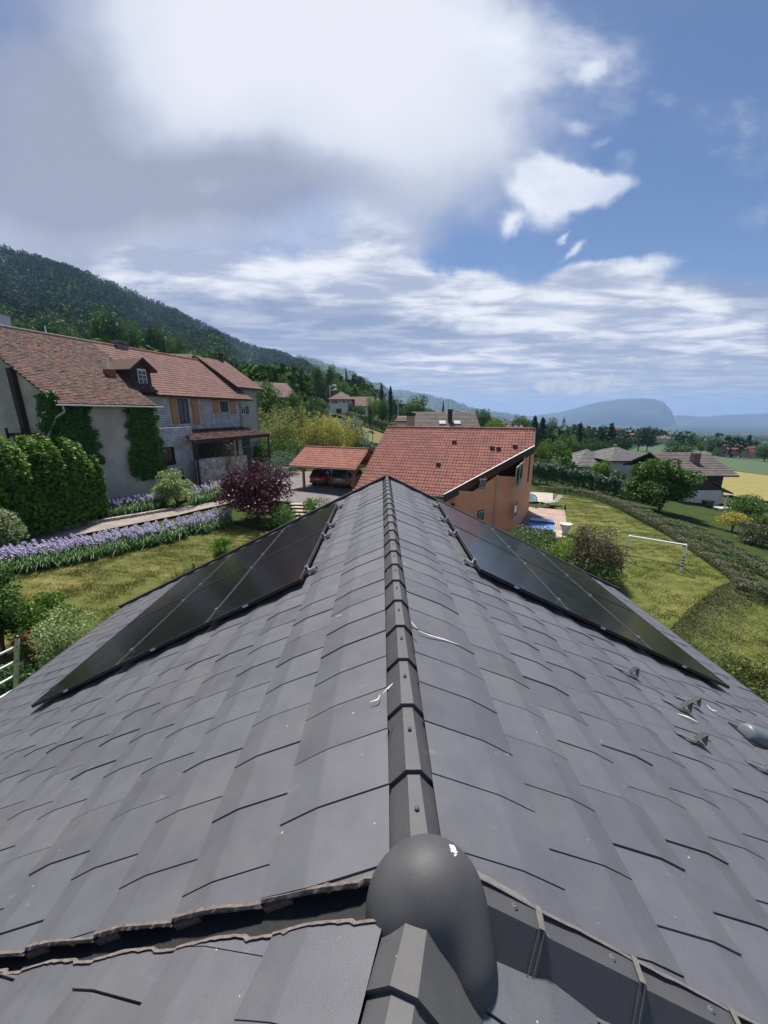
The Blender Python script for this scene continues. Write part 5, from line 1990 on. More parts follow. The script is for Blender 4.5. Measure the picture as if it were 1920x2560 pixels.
for (x, y) in ((1136, 1107), (1230, 1122), (1246, 1124), (1287, 1118), (1096, 1163)):
    q = o_hit(x, y)[2]
    part('roof_vent', MB().box(q + np.array([0, 0, 0.10]), (0.30, 0.30, 0.20), rz=R(-21)), plain('vent_brown', (0.11, 0.06, 0.045), 0.8, 0.2), orf)
# boarded gable under the ridge overhang
mb = MB()
wa_ = prg + OD * 0.1
mb.prism([OP(UP_ - 2.4, OW + 0.2, OZ1 - 0.3), OP(UP_ - 0.12, OW + 0.2, OZ1 - 0.3), OP(UP_ - 0.12, OW + 0.2, OZ1 - 4.0), OP(UP_ - 2.4, OW + 0.2, OZ1 - 4.0)], ON * 0.08)
part('boarding', mb, M_REDWOOD, oh, label='dark red boarding under the ridge overhang')

# ---- carport
cp = thing('carport', 'timber carport with a small red tile roof over the two parked cars', 'carport', (-5, 34, -6.5))
cL, cR = on_z(722, 1163.5, -4.42), on_z(889, 1173, -4.42)
cu = (cR - cL); cw_ = np.linalg.norm(cu); cu = cu / cw_
cn = np.array([-cu[1], cu[0], 0.0])
if cn[1] < 0:
    cn = -cn
CWD, CRZ = 2.75, -3.05


def CP(u, v, z):
    return np.array([cL[0], cL[1], 0]) + cu * u + cn * v + np.array([0, 0, z])


sv = CP(0, CWD, CRZ) - CP(0, 0, -4.42)
Ls = np.linalg.norm(sv)
mb = MB()
pantiles(mb, CP(0, 0, -4.42), cu, sv / Ls, [(0, 0), (cw_, 0), (cw_, Ls), (0, Ls)], 0.225, 0.34, 0.035)
crf = part('roof', mb, M_CLAY2, cp)
mb = MB()
mb.prism([CP(0.02, 0.02, -4.45), CP(cw_ - 0.02, 0.02, -4.45), CP(cw_ - 0.02, CWD, CRZ - 0.03), CP(0.02, CWD, CRZ - 0.03)], (0, 0, -0.05))
mb.prism([CP(0.02, CWD, CRZ - 0.03), CP(cw_ - 0.02, CWD, CRZ - 0.03), CP(cw_ - 0.02, 2 * CWD, -4.45), CP(0.02, 2 * CWD, -4.45)], (0, 0, -0.05))
part('roof_deck', mb, M_WOOD, cp)
mb = MB()
ridge_tiles(mb, CP(0, CWD, CRZ + 0.02), CP(cw_, CWD, CRZ + 0.02), 0.10)
part('ridge_capping', mb, M_CLAY2, crf)
mb = MB()
mb.sweep([(u * 0.9, v * 0.9) for u, v in pr] + [(0.05, 0.01), (-0.05, 0.01)], CP(-0.02, -0.06, -4.46), CP(cw_ + 0.02, -0.06, -4.46), cn, np.array([0, 0, 1.0]))
part('gutter', mb, M_STEEL, cp)
mb = MB()
for v_ in (0.45, 2 * CWD - 0.45):
    zz_ = -4.42 + 0.45 / CWD * (CRZ + 4.42) - 0.23
    mb.bar(CP(0.1, v_, zz_), CP(cw_ - 0.1, v_, zz_), 0.14, 0.20)
for u_ in (0.12, cw_ / 2, cw_ - 0.12):
    for sg in (0, 1):
        mb.bar(CP(u_, 0.1 if sg == 0 else 2 * CWD - 0.1, -4.56), CP(u_, CWD, CRZ - 0.16), 0.10, 0.16)
    mb.bar(CP(u_, 0.5, -4.42), CP(u_, 2 * CWD - 0.5, -4.42), 0.10, 0.16)
mb.bar(CP(0.1, CWD, CRZ - 0.22), CP(cw_ - 0.1, CWD, CRZ - 0.22), 0.12, 0.2)
part('roof_timber', mb, M_WOOD, cp)
for (u_, v_) in ((1.12, 0.5), (cw_ - 0.42, 0.5), (1.12, 2 * CWD - 0.5), (cw_ - 0.42, 2 * CWD - 0.5), (cw_ / 2 + 0.3, 2 * CWD - 0.5)):
    q = CP(u_, v_, 0)
    zf_ = H(q[0], q[1])[0]
    m_ = MB().box((q[0], q[1], (zf_ - 4.4) / 2), (0.17, 0.17, -4.4 - zf_), rz=math.atan2(cu[1], cu[0]))
    for sg in (-1, 1):
        m_.bar(q + cu * sg * 0.06 + np.array([0, 0, -5.0]), q + cu * sg * 0.5 + np.array([0, 0, -4.42]), 0.09, 0.09)
    part('post', m_, M_WOOD, cp)
mb = MB().tube([CP(cw_ - 0.72, -0.02, -4.5), CP(cw_ - 0.6, 0.36, -4.75), CP(cw_ - 0.30, 0.40, -4.9), CP(cw_ - 0.30, 0.40, -6.7)], 0.035, 6)
part('downpipe', mb, M_STEEL, cp)


# ---- cars
def car_paint(name, col):
    m, t, out = base_mat(name)
    pbr(t, out, tuple(col) + (1,), 0.3, spec=0.5, **{'Coat Weight': 0.6, 'Coat Roughness': 0.08})
    return m


M_TYRE = plain('tyre', (0.02, 0.02, 0.02), 0.8, 0.1)
M_PLATE = plain('plate', (0.75, 0.75, 0.72), 0.5, 0.04)
M_LAMP = plain('tail_lamp', (0.35, 0.012, 0.010), 0.25, 0.05)
M_TRIM = plain('car_trim', (0.045, 0.047, 0.05), 0.55, 0.1)


def make_car(label, paint, loc, rz, L, Wd, Hh, hood_h, van, plate):
    """x forwards, rear at x=0; body is a loft of rounded sections"""
    r = thing('parked_car', label, 'car', (0, 0, 0))
    hw = Wd / 2
    if van:
        st = [(0.0, 0.42, 0.88, 0.90), (0.06, 0.30, 0.97, 0.96), (0.5, 0.26, 1.0, 1.0), (2.9, 0.26, 1.02, 1.0), (3.6, 0.26, 1.0, 0.98), (L - 0.1, 0.30, 0.82, 0.90), (L, 0.42, 0.66, 0.80)]
        gh = [(0.05, 0.97, 0.93), (0.28, Hh, 0.80), (2.15, Hh, 0.80), (2.95, 1.03, 0.90)]
    else:
        st = [(0.0, 0.45, 0.80, 0.88), (0.08, 0.30, 0.92, 0.96), (0.5, 0.24, 0.95, 1.0), (2.4, 0.24, 0.95, 1.0), (3.2, 0.26, 0.86, 0.97), (L - 0.1, 0.30, 0.66, 0.88), (L, 0.42, 0.55, 0.75)]
        gh = [(0.12, 0.92, 0.92), (0.52, Hh - 0.04, 0.74), (1.7, Hh, 0.76), (2.65, 0.94, 0.88)]
    b = MB()
    n = 12
    vs = []
    for (x, z0, z1, k) in st:
        w_ = hw * k
        pf = [(-w_ * 0.86, z0), (-w_ * 0.98, z0 + 0.10), (-w_, z0 + 0.30), (-w_ * 0.985, z1 - 0.12), (-w_ * 0.93, z1 - 0.02), (-w_ * 0.6, z1 + 0.015),
              (w_ * 0.6, z1 + 0.015), (w_ * 0.93, z1 - 0.02), (w_ * 0.985, z1 - 0.12), (w_, z0 + 0.30), (w_ * 0.98, z0 + 0.10), (w_ * 0.86, z0)]
        vs += [(x, y, z) for y, z in pf]
    fs = [(s * n + c, s * n + (c + 1) % n, (s + 1) * n + (c + 1) % n, (s + 1) * n + c) for s in range(len(st) - 1) for c in range(n)]
    fs += [tuple(range(n)), tuple((len(st) - 1) * n + c for c in range(n))[::-1]]
    b.add(vs, fs)
    # cabin pillars and roof skin in body colour
    (xa, za, ka), (xb, zb_, kb), (xc, zc, kc), (xd, zd, kd) = gh
    b.prism([(xb, -hw * kb, zb_), (xc, -hw * kc, zc), (xc, hw * kc, zc), (xb, hw * kb, zb_)], (0, 0, 0.05))
    for sg in (-1, 1):
        for (p, q) in (((xa, za, ka), (xb, zb_, kb)), ((xc, zc, kc), (xd, zd, kd))):
            b.bar((p[0], sg * hw * p[2] * 0.99, p[1]), (q[0], sg * hw * q[2] * 0.99, q[1] + 0.02), 0.09, 0.07)
        xm = (xb + xc) / 2 + (0.1 if not van else 0.35)
        b.bar((xm, sg * hw * 0.985, za), (xm, sg * hw * kb * 1.02, zb_ + 0.01), 0.06, 0.05)
        if van:
            b.bar((0.95, sg * hw * 0.985, za), (0.95, sg * hw * kb * 1.02, zb_ + 0.01), 0.07, 0.05)
    body = part('body', b, paint, r, smooth=False)
    g = MB()
    q = lambda x, sg, k, z: (x, sg * hw * k * 0.975, z)
    for sg in (-1, 1):
        g = MB().poly(q(xa, sg, ka, za), q(xb, sg, kb, zb_), q(xc, sg, kc, zc), q(xd, sg, kd, zd))
        part('side_window', g, M_PANE, r)
    g = MB().poly(q(xc, -1, kc, zc), q(xc, 1, kc, zc), q(xd, 1, kd, zd), q(xd, -1, kd, zd))
    part('windscreen', g, M_PANE, r)
    g = MB().poly(q(xa - 0.004, -1, ka * 0.9, za + 0.04), q(xa - 0.004, 1, ka * 0.9, za + 0.04), q(xb - 0.02, 1, kb * 0.96, zb_ - 0.04), q(xb - 0.02, -1, kb * 0.96, zb_ - 0.04))
    part('rear_window', g, M_PANE, r)
    part('rear_bumper', MB().box((0.06, 0, 0.42), (0.22, Wd * 0.93, 0.20)), M_TRIM, r)
    if van:
        for sg in (-1, 1):
            part('side_rubbing_strip', MB().box((1.9, sg * (hw + 0.005), 0.55), (2.2, 0.03, 0.12)), M_TRIM, r)
    for sg in (-1, 1):
        part('tail_light', MB().box((0.05 if not van else 0.03, sg * hw * 0.86, 0.82 if not van else 0.80), (0.14, 0.16, 0.22 if not van else 0.40)), M_LAMP, r)
        part('mirror', MB().box((xd - 0.25, sg * (hw + 0.10), za + 0.08), (0.10, 0.20, 0.13)), paint if not van else M_TRIM, r)
    pl = part('number_plate', MB().box((-0.012, 0.0, 0.66 if not van else 0.80), (0.02, 0.52, 0.11)), M_PLATE, r)
    tx = MB()
    for k in range(7):
        tx.box((-0.0235, -0.20 + k * 0.066, 0.66 if not van else 0.80), (0.003, 0.034, 0.062))
    part('plate_lettering', tx, M_TRIM, pl)
    part('emblem', MB().lathe([(0.045, 0), (0.04, 0.012)], (0, 0, 0), 14), M_SILVER, r).rotation_euler = (0, -math.pi / 2, 0)
    C.objects[-1].location = (-0.0 if van else 0.02, 0, 0.90 if van else 0.83)
    part('tailgate_wiper', MB().bar((xa - 0.012, 0.0, za + 0.06), (xa + (xb - xa) * 0.35 - 0.03, 0.28, za + (zb_ - za) * 0.35), 0.02, 0.012), M_TRIM, r)
    if van:
        for sg in (-1, 1):
            part('roof_rail', MB().bar((0.4, sg * hw * 0.72, Hh + 0.10), (2.0, sg * hw * 0.72, Hh + 0.10), 0.035, 0.05), M_TRIM, r)
    for x in (0.72, L - 0.82):
        for sg in (-1, 1):
            tw_ = MB()
            tw_.tube([(x, sg * (hw - 0.20), 0.31), (x, sg * (hw + 0.005), 0.31)], 0.31, 22)
            wh = part('wheel', tw_, M_TYRE, r)
            tw_ = MB()
            tw_.tube([(x, sg * (hw - 0.02), 0.31), (x, sg * (hw + 0.012), 0.31)], 0.205, 18)
            part('rim', tw_, M_SILVER, wh)
            tw_ = MB()
            for k in range(5):
                an = 2 * math.pi * k / 5 + 0.3
                tw_.box((x + 0.12 * math.cos(an), sg * (hw + 0.013), 0.31 + 0.12 * math.sin(an)), (0.07, 0.006, 0.07), ax=((math.cos(an), 0, math.sin(an)), (0, 1, 0), (-math.sin(an), 0, math.cos(an))))
            part('rim_slot', tw_, M_TYRE, wh)
    r.location = loc
    r.rotation_euler = (0, 0, rz)
    return r


cdir = math.atan2(cn[1], cn[0])
q1 = on_z(794, 1218, -6.5)
q1 = CP(*( (lambda d: (d @ cu, d @ cn))(np.array([q1[0], q1[1], 0]) - np.array([cL[0], cL[1], 0]))), 0)
make_car('small dark red hatchback parked under the carport', car_paint('dark_red_paint', (0.25, 0.012, 0.022)), (q1[0], q1[1], H(q1[0], q1[1])[0] + 0.05), cdir + 0.03, 3.75, 1.64, 1.47, 0.9, False, '')
q2 = on_z(848, 1224, -6.5)
make_car('grey van-like car parked beside the red hatchback', car_paint('grey_blue_paint', (0.125, 0.14, 0.145)), (q2[0], q2[1], H(q2[0], q2[1])[0] + 0.05), cdir - 0.04, 4.1, 1.74, 1.78, 1.0, True, '')


# ---- other houses: gable or hipped, with windows and chimney
def small_house(name, label, o, d, wdt, dep, zf, ze, zr, wallm, roofm, wins=(), hip=False, ov=0.5, chim=None, group=None, tl=0.4, cat='house'):
    """o: front-left corner (x,y); d: direction of the front; front faces the eye"""
    W_ = Wall(o, d)
    D_, I_ = W_.d, -W_.n
    P = lambda a, b, z: W_.o + D_ * a + I_ * b + np.array([0, 0, z])
    r = thing(name, label, cat, P(wdt / 2, dep / 2, zf), group)
    mb = MB()
    zt = zr - 0.12
    for (a, b) in (((0, 0), (wdt, 0)), ((wdt, 0), (wdt, dep)), ((wdt, dep), (0, dep)), ((0, dep), (0, 0))):
        side = abs(a[0] - b[0]) < 1e-6
        if side and not hip:
            mb.poly(P(a[0], a[1], zf - 1), P(b[0], b[1], zf - 1), P(b[0], b[1], ze), P(a[0], dep / 2, zt), P(a[0], a[1], ze))
        else:
            mb.poly(P(a[0], a[1], zf - 1), P(b[0], b[1], zf - 1), P(b[0], b[1], ze), P(a[0], a[1], ze))
    part('wall', mb, wallm, r)
    sp = (zr - ze) / (dep / 2)
    zo = ze - sp * ov
    mb = MB()
    hp = min(wdt / 2 - 0.05, dep / 2) if hip else -ov
    ra, rb = (hp, wdt - hp) if hip else (-ov, wdt + ov)
    if hip:
        faces = [[P(-ov, -ov, zo), P(wdt + ov, -ov, zo), P(rb, dep / 2, zr), P(ra, dep / 2, zr)], [P(wdt + ov, dep + ov, zo), P(-ov, dep + ov, zo), P(ra, dep / 2, zr), P(rb, dep / 2, zr)],
                 [P(-ov, dep + ov, zo), P(-ov, -ov, zo), P(ra, dep / 2, zr)], [P(wdt + ov, -ov, zo), P(wdt + ov, dep + ov, zo), P(rb, dep / 2, zr)]]
    else:
        faces = [[P(-ov, -ov, zo), P(wdt + ov, -ov, zo), P(rb, dep / 2, zr), P(ra, dep / 2, zr)], [P(wdt + ov, dep + ov, zo), P(-ov, dep + ov, zo), P(ra, dep / 2, zr), P(rb, dep / 2, zr)]]
    for f_ in faces:
        # stepped courses
        a, b = f_[0], f_[1]
        c, e = (f_[2], f_[3]) if len(f_) == 4 else (f_[2], f_[2])
        n = max(4, int(np.linalg.norm((c + e) / 2 - (a + b) / 2) / tl))
        up_ = np.cross(b - a, (c + e) / 2 - a)
        up_ = up_ / np.linalg.norm(up_)
        up_ = up_ if up_[2] > 0 else -up_
        for k in range(n):
            t0, t1 = k / n, (k + 1) / n
            l0, r0, l1, r1 = a + (e - a) * t0, b + (c - b) * t0, a + (e - a) * t1, b + (c - b) * t1
            m_ = max(1, int(np.linalg.norm(r0 - l0) / (tl * 1.6)))
            for j in range(m_):
                s0, s1 = j / m_, (j + 1) / m_
                A_, B_ = l0 + (r0 - l0) * s0, l0 + (r0 - l0) * s1
                D2, C2 = l1 + (r1 - l1) * s0, l1 + (r1 - l1) * s1
                h = tl * 0.14
                mb.add([A_ + up_ * h, B_ + up_ * h, C2, D2, A_ - up_ * 0.01, B_ - up_ * 0.01], [(0, 1, 2, 3), (4, 5, 1, 0)])
    rf = part('roof', mb, roofm, r)
    mb = MB()
    for f_ in faces:
        mb.prism([q - np.array([0, 0, 0.015]) for q in f_], (0, 0, -0.14))
    part('roof_deck', mb, M_FASCIA, r)
    for (a0, a1, z0, z1) in wins:
        window(r, W_, a0, a1, zf + z0, zf + z1, M_WHITE, 0.08, 1, False)
    if chim:
        a, b, h, s_ = chim
        m_ = MB()
        m_.box(P(a, b, zr - 0.8 + h / 2), (s_, s_, h + 0.8), rz=math.atan2(D_[1], D_[0]))
        m_.box(P(a, b, zr - 0.4 + h + 0.06), (s_ * 1.25, s_ * 1.25, 0.12), rz=math.atan2(D_[1], D_[0]))
        part('chimney', m_, M_DARKWOOD if roofm is M_BROWNTILE else M_PINKWALL, rf)
    return r, W_


# brown roofed house straight behind the orange one
bl, br_ = on_y(1036, 1031, 64.0), on_y(1181, 1033, 64.0)
wB_ = br_[0] - bl[0]
r_, W_ = small_house('brown_roof_house', 'house with a wide brown-grey roof and two skylights behind the orange house', (bl[0] + 0.3, 58.0), (1, 0.0), wB_ - 0.6, 12.0, -6.6, -3.3, 0.12, M_PINKWALL, M_BROWNTILE, (), False, 0.7)
rs = (0.12 + 3.3) / 6.0
for (x, y) in ((1106, 1058), (1143, 1058)):
    r0 = ray(x, y)
    # roof plane z = 0.12 + (Y-64)*rs
    tt = (0.12 - 64 * rs) / (r0[2] - rs * r0[1])
    q = r0 * tt
    ax = ((1, 0, 0), (0, math.cos(math.atan(rs)), math.sin(math.atan(rs))), (0, -math.sin(math.atan(rs)), math.cos(math.atan(rs))))
    sk = part('skylight', MB().box(q + np.array([0, 0, 0.10]), (1.15, 1.1, 0.14), ax=ax), M_FASCIA, r_)
    part('pane', MB().box(q + np.array([0, -0.02, 0.175]), (0.9, 0.85, 0.02), ax=ax), plain('bright_glass', (0.55, 0.60, 0.62), 0.15, 0.05), sk)
m_ = MB()
q = on_y(1125, 1040, 61.5)
m_.box((q[0], 61.5, q[2] - 0.3), (0.62, 0.62, 2.4))
m_.box((q[0], 61.5, q[2] + 0.95), (0.8, 0.8, 0.12))
part('chimney', m_, M_DARKWOOD, r_)
q = on_y(1026.5, 1050, 59.5)
m_ = MB().box((q[0], 59.5, q[2] - 2.0), (1.15, 0.9, 5.2))
part('chimney', m_, M_PINKWALL, r_, label='pink rendered chimney stack with a dark cowl')
m_ = MB().box((q[0], 59.5, q[2] + 0.85), (1.35, 1.1, 0.45))
part('chimney_cowl', m_, M_DARKWOOD, r_)
part('aerial', MB().tube([(on_y(1121, 1005, 63)[0], 63, 0.0), (on_y(1121, 1005, 63)[0], 63, 1.9)], 0.03, 5), M_STEEL, r_)
# pink hipped house on the slope with its white garage
q0 = on_y(826, 1010, 112.0)
zf_ = on_y(826, 1030, 112)[2]
small_house('hipped_house', 'pale house with a pink-brown hipped roof and arched windows on the slope', (q0[0], 112.0), (1, 0.05), 6.0, 8.0, zf_, on_y(826, 995, 112)[2], on_y(841, 978, 114)[2], M_PALEWALL, M_PINKTILE, ((3.4, 4.3, 2.3, 3.8), (4.6, 5.4, 2.3, 3.8)), True, 0.7, None)
q0 = on_y(886, 1012, 118.0)
small_house('wing_house', 'low wing with a plain pink-brown gable roof beside the hipped house', (q0[0], 116.0), (1, 0.1), 5.6, 7.5, on_y(886, 1028, 116)[2], on_y(886, 1012, 116)[2], on_y(900, 992, 120)[2], M_WHITEWALL, M_PINKTILE, ((1, 2, 0.5, 1.8),), False, 0.6)
q0 = on_y(813, 1032, 98.0)
gz_ = on_y(850, 1033, 98)[2]
gm = MB().box((q0[0] + 2.75, 100.5, gz_ + 1.1), (5.6, 5.0, 2.2))
gg = thing('white_garage', 'flat roofed white garage in front of the hipped house', 'garage', (q0[0] + 2.75, 100, gz_))
part('wall', gm, M_WHITEWALL, gg)
part('garage_door', MB().box((q0[0] + 3.4, 97.98, gz_ + 0.55), (1.3, 0.06, 1.1)), M_FASCIA, gg)
part('roof_edge', MB().box((q0[0] + 2.75, 100.5, gz_ + 2.27), (5.9, 5.3, 0.12)), M_WHITE, gg)
# brown chalet among trees at left
q0 = on_y(655, 985, 78.0)
small_house('timber_chalet', 'chalet with a steep brown roof and dark gable among the trees', (q0[0], 78.0), (0.72, 0.69), 7.0, 7.5, on_y(655, 1000, 78)[2] - 2, on_y(655, 985, 78)[2], on_y(690, 953, 80)[2], M_DARKWOOD, M_PINKTILE, (), False, 0.8)
# white house with grey hipped roofs at right
q0 = on_y(1450, 1160, 62.0)
zE = q0[2]
small_house('grey_roof_house', 'white house wing with a long pale grey hipped roof behind the dark hedge', (q0[0] - 0.3, 62.0), (1, 0.02), 7.0, 8.5, zE - 2.8, zE, on_y(1508, 1124, 66)[2], M_WHITEWALL, M_GREYTILE, ((1.0, 2.2, 0.8, 1.9),), True, 0.8)
q0 = on_y(1531, 1150, 60.0)
zE = q0[2] + 0.2
small_house('white_house', 'white two-storey house with a grey hipped roof and a small dark window', (q0[0], 60.0), (1, 0.06), 6.2, 8.0, zE - 4.6, zE, on_y(1576, 1117, 64)[2], M_WHITEWALL, M_GREYTILE, ((2.9, 3.5, 3.4, 4.3),), True, 0.7, (3.0, 4.2, 0.6, 0.35))
# dark timber chalet at right
YC = 47.0
ql, qr_ = on_y(1627, 1135, YC + 4.5), on_y(1752, 1135, YC + 4.5)
zr_ = ql[2]
zE = on_y(1790, 1184, YC)[2]
zgr = H((ql[0] + qr_[0]) / 2, YC)[0]
r_, Wc = small_house('brown_chalet', 'chalet with a brown-grey roof, dark timber upper floor and white base', (ql[0] + 0.9, YC), (1, 0.0), qr_[0] - ql[0] - 1.2, 9.0, zgr, zE + 0.3, zr_ + 0.2, M_DARKWOOD, M_BROWNTILE, (), False, 1.0, None)
mb = MB()
Wc.box(mb, -0.05, qr_[0] - ql[0] - 1.15, zgr - 1, zE - 2.1, 0.01, 0.10)
part('base_wall', mb, M_WHITEWALL, r_)
q = on_y(1737, 1150, YC + 2)
m_ = MB().box((q[0], YC + 2, q[2] - 0.2), (0.85, 0.7, 2.2))
part('chimney', m_, M_BROWNTILE, r_)
q = on_y(1790, 1222, YC + 1)
sh_ = thing('lean_to_shed', 'small lean-to with a slanted dark roof beside the timber chalet', 'shed', (q[0], YC + 1, q[2] - 2))
a_, b_ = on_y(1779, 1206, YC), on_y(1834, 1233, YC)
mb = MB().prism([a_, b_, b_ + np.array([0, 4, 0]), a_ + np.array([0, 4, 0])], (0, 0, -0.15))
part('roof', mb, M_BROWNTILE, sh_)
mb = MB().box(((a_[0] + b_[0]) / 2 - 0.1, YC + 2.4, a_[2] - 2.3), (b_[0] - a_[0] - 0.9, 3.2, 2.8))
part('wall', mb, M_WHITEWALL, sh_)
# far houses, each with its roof
FAR = [('white house with an orange roof, left of the far pair beyond the green field', 1816, 1868, 1136, 1122, 1110, 190, M_PINKWALL, M_CLAY2, 0.15),
       ('small house with an orange roof, right of the far pair beyond the green field', 1873, 1893, 1138, 1128, 1116, 195, M_PINKWALL, M_CLAY2, 0.1),
       ('pale tower-like house with a red roof behind the dark conifers', 1534, 1552, 1090, 1078, 1069, 260, M_PALEWALL, M_CLAY2, 0.0),
       ('low house with a long red roof beside the dark conifers', 1556, 1585, 1094, 1086, 1079, 250, M_PALEWALL, M_CLAY2, 0.1),
       ('low house with a tan roof between dark conifers and the lone field tree', 1640, 1676, 1102, 1096, 1090, 230, M_PALEWALL, M_PINKTILE, 0.1),
       ('grey roofed house just past the ridge end of the orange house', 1338, 1364, 1100, 1088, 1073, 95, M_WHITEWALL, M_GREYTILE, 0.5),
       ('house with a pale grey roof among trees beyond the brown roof', 1258, 1279, 1066, 1060, 1051, 150, M_WHITEWALL, M_GREYTILE, 0.3),
       ('house with a pinkish roof just above the orange house ridge', 1270, 1305, 1074, 1070, 1063, 120, M_WHITEWALL, M_PINKTILE, 0.0),
       ('small white house left of the brown roofed house', 995, 1016, 1058, 1050, 1040, 80, M_WHITEWALL, M_PINKTILE, -0.3),
       ('cream tower house standing left of the big far tree', 1761, 1768, 1122, 1104, 1098, 230, M_PALEWALL, M_PINKTILE, 0.0)]
for (lab, x0, x1, yb, ye, yr, Y_, wm, rm, an) in FAR:
    a, b = on_y(x0, yb, Y_), on_y(x1, yb, Y_)
    wd = b[0] - a[0]
    dp = min(max(wd * 0.7, 3.5), 9)
    small_house('far_house', lab, (a[0], Y_), (math.cos(an), math.sin(an)), wd, dp, a[2], on_y(x0, ye, Y_)[2], on_y(x0, yr, Y_ + dp / 2)[2], wm, rm, ((wd * 0.2, wd * 0.2 + 1.0, 0.9, 2.0), (wd * 0.6, wd * 0.6 + 1.0, 0.9, 2.0)) if wd > 4 else (), False, 0.5, None, tl=0.9)
# roofs behind the barn, upper left
q0 = FP(-9, 13.0, 0)
small_house('rear_house', 'house with a long dull brown roof just behind the barn ridge', (q0[0], q0[1]), (FD[0], FD[1]), 13.5, 7.0, -3.5, 3.3, 6.6, M_PALEWALL, M_OLD2, (), False, 0.5)
q0 = on_y(58, 840, 42)
small_house('blue_gable_house', 'small white gabled roof peeping over the barn roof at upper left', (q0[0], 42.0), (0.9, 0.42), 3.2, 5.5, q0[2] - 6, q0[2] + 0.25, on_y(80, 824, 43)[2], M_WHITE, M_GREYTILE, (), False, 0.3)
q0 = on_y(13, 838, 34)
m_ = MB().box((q0[0], 34, q0[2]), (0.75, 0.75, 3.0))
ck = thing('white_chimney', 'white chimney stack at the left frame edge over the barn', 'chimney', (q0[0], 34, q0[2] - 1.5))
part('stack', m_, M_WHITEWALL, ck)
part('cap', MB().box((q0[0], 34, q0[2] + 1.55), (0.95, 0.95, 0.10)), M_STEEL, ck)
q0 = on_y(413, 895, 66)
small_house('far_roof_house', 'grey roof with a white skylight peeping over the long red roof', (q0[0] - 2, 66.0), (1, 0.2), 5.0, 6.0, q0[2] - 6, q0[2] - 0.4, on_y(413, 892, 69)[2] + 0.5, M_WHITEWALL, M_GREYTILE, (), False, 0.4)
# church spire far off
q0 = on_y(1409, 1062, 900.0)
zt_ = on_y(1409, 1042, 900)[2]
cs = thing('church_tower', 'tiny church tower with a pointed spire on the far skyline', 'church', (q0[0], 900, q0[2]))
part('tower', MB().box((q0[0], 900, q0[2] + 1), (5, 5, 12)), M_PALEWALL, cs)
part('spire', MB().lathe([(4.2, 0), (1.4, 6), (0.1, zt_ - q0[2] - 7)], (q0[0], 900, q0[2] + 7), 8), M_DARK, cs)


# ------------------------------------------------------------------ plants
M_BARK = plain('bark', (0.085, 0.066, 0.050), 0.9, 0.3, 6, bs=0.6, bd=0.02)
L_MID = leaf_mat('leaf_mid', (0.043, 0.098, 0.020), (0.107, 0.204, 0.038), (0.166, 0.272, 0.059))
L_DARK = leaf_mat('leaf_dark', (0.028, 0.075, 0.025), (0.071, 0.155, 0.042), (0.119, 0.210, 0.059), 0.25)
L_BRIGHT = leaf_mat('leaf_bright', (0.073, 0.154, 0.019), (0.179, 0.308, 0.036), (0.259, 0.389, 0.056), 0.4)
L_HEDGE = leaf_mat('leaf_hedge', (0.049, 0.114, 0.017), (0.138, 0.268, 0.029), (0.211, 0.356, 0.049), 0.4)
L_IVY = leaf_mat('leaf_ivy', (0.033, 0.099, 0.019), (0.088, 0.210, 0.033), (0.175, 0.329, 0.059), 0.3)
L_MAROON = leaf_mat('leaf_maroon', (0.035, 0.013, 0.020), (0.098, 0.031, 0.043), (0.166, 0.066, 0.071), 0.25, 0.42)
L_VARIEG = leaf_mat('leaf_variegated', (0.145, 0.227, 0.065), (0.406, 0.486, 0.211), (0.680, 0.713, 0.421), 0.35)
L_YELLOW = leaf_mat('leaf_yellow', (0.224, 0.242, 0.045), (0.587, 0.526, 0.103), (0.810, 0.689, 0.163), 0.4)
L_BAMBOO = leaf_mat('leaf_bamboo', (0.137, 0.174, 0.043), (0.331, 0.370, 0.107), (0.487, 0.505, 0.194), 0.4)
L_OLIVE = leaf_mat('leaf_olive', (0.065, 0.082, 0.032), (0.133, 0.152, 0.061), (0.194, 0.211, 0.097), 0.3)
L_GREYG = leaf_mat('leaf_greygreen', (0.082, 0.121, 0.073), (0.179, 0.244, 0.154), (0.276, 0.341, 0.227), 0.3)
L_CONIF = leaf_mat('needle_dark', (0.019, 0.054, 0.027), (0.048, 0.109, 0.048), (0.078, 0.152, 0.069), 0.15)
L_BROWN = leaf_mat('leaf_brownish', (0.082, 0.078, 0.042), (0.194, 0.170, 0.097), (0.324, 0.244, 0.179), 0.3)
L_LAV = leaf_mat('leaf_lavender', (0.067, 0.082, 0.039), (0.135, 0.151, 0.065), (0.193, 0.193, 0.103), 0.25)
L_CORNER = leaf_mat('leaf_corner', (0.055, 0.080, 0.018), (0.150, 0.180, 0.045), (0.230, 0.250, 0.085), 0.35)
L_HERB = leaf_mat('leaf_herb', (0.045, 0.058, 0.020), (0.095, 0.112, 0.036), (0.140, 0.145, 0.060), 0.3)
L_BLOSSOM = leaf_mat('blossom_white', (0.450, 0.400, 0.340), (0.620, 0.560, 0.500), (0.660, 0.420, 0.420), 0.3)
L_REDFL = leaf_mat('blossom_red', (0.220, 0.020, 0.030), (0.360, 0.040, 0.050), None, 0.3)
L_IRISLEAF = leaf_mat('iris_leaf', (0.049, 0.116, 0.035), (0.116, 0.233, 0.073), (0.253, 0.370, 0.166), 0.25, 0.4)
L_IRISFL = leaf_mat('iris_petal', (0.420, 0.370, 0.600), (0.580, 0.530, 0.720), (0.740, 0.720, 0.820), 0.35)
L_IRISYE = leaf_mat('iris_yellow', (0.600, 0.400, 0.020), (0.700, 0.520, 0.040), None, 0.3)


def spot(x, Y=None, yb=None, yt=0):
    if Y is None:
        return G(x, yb)
    return at(x, yt, Y)


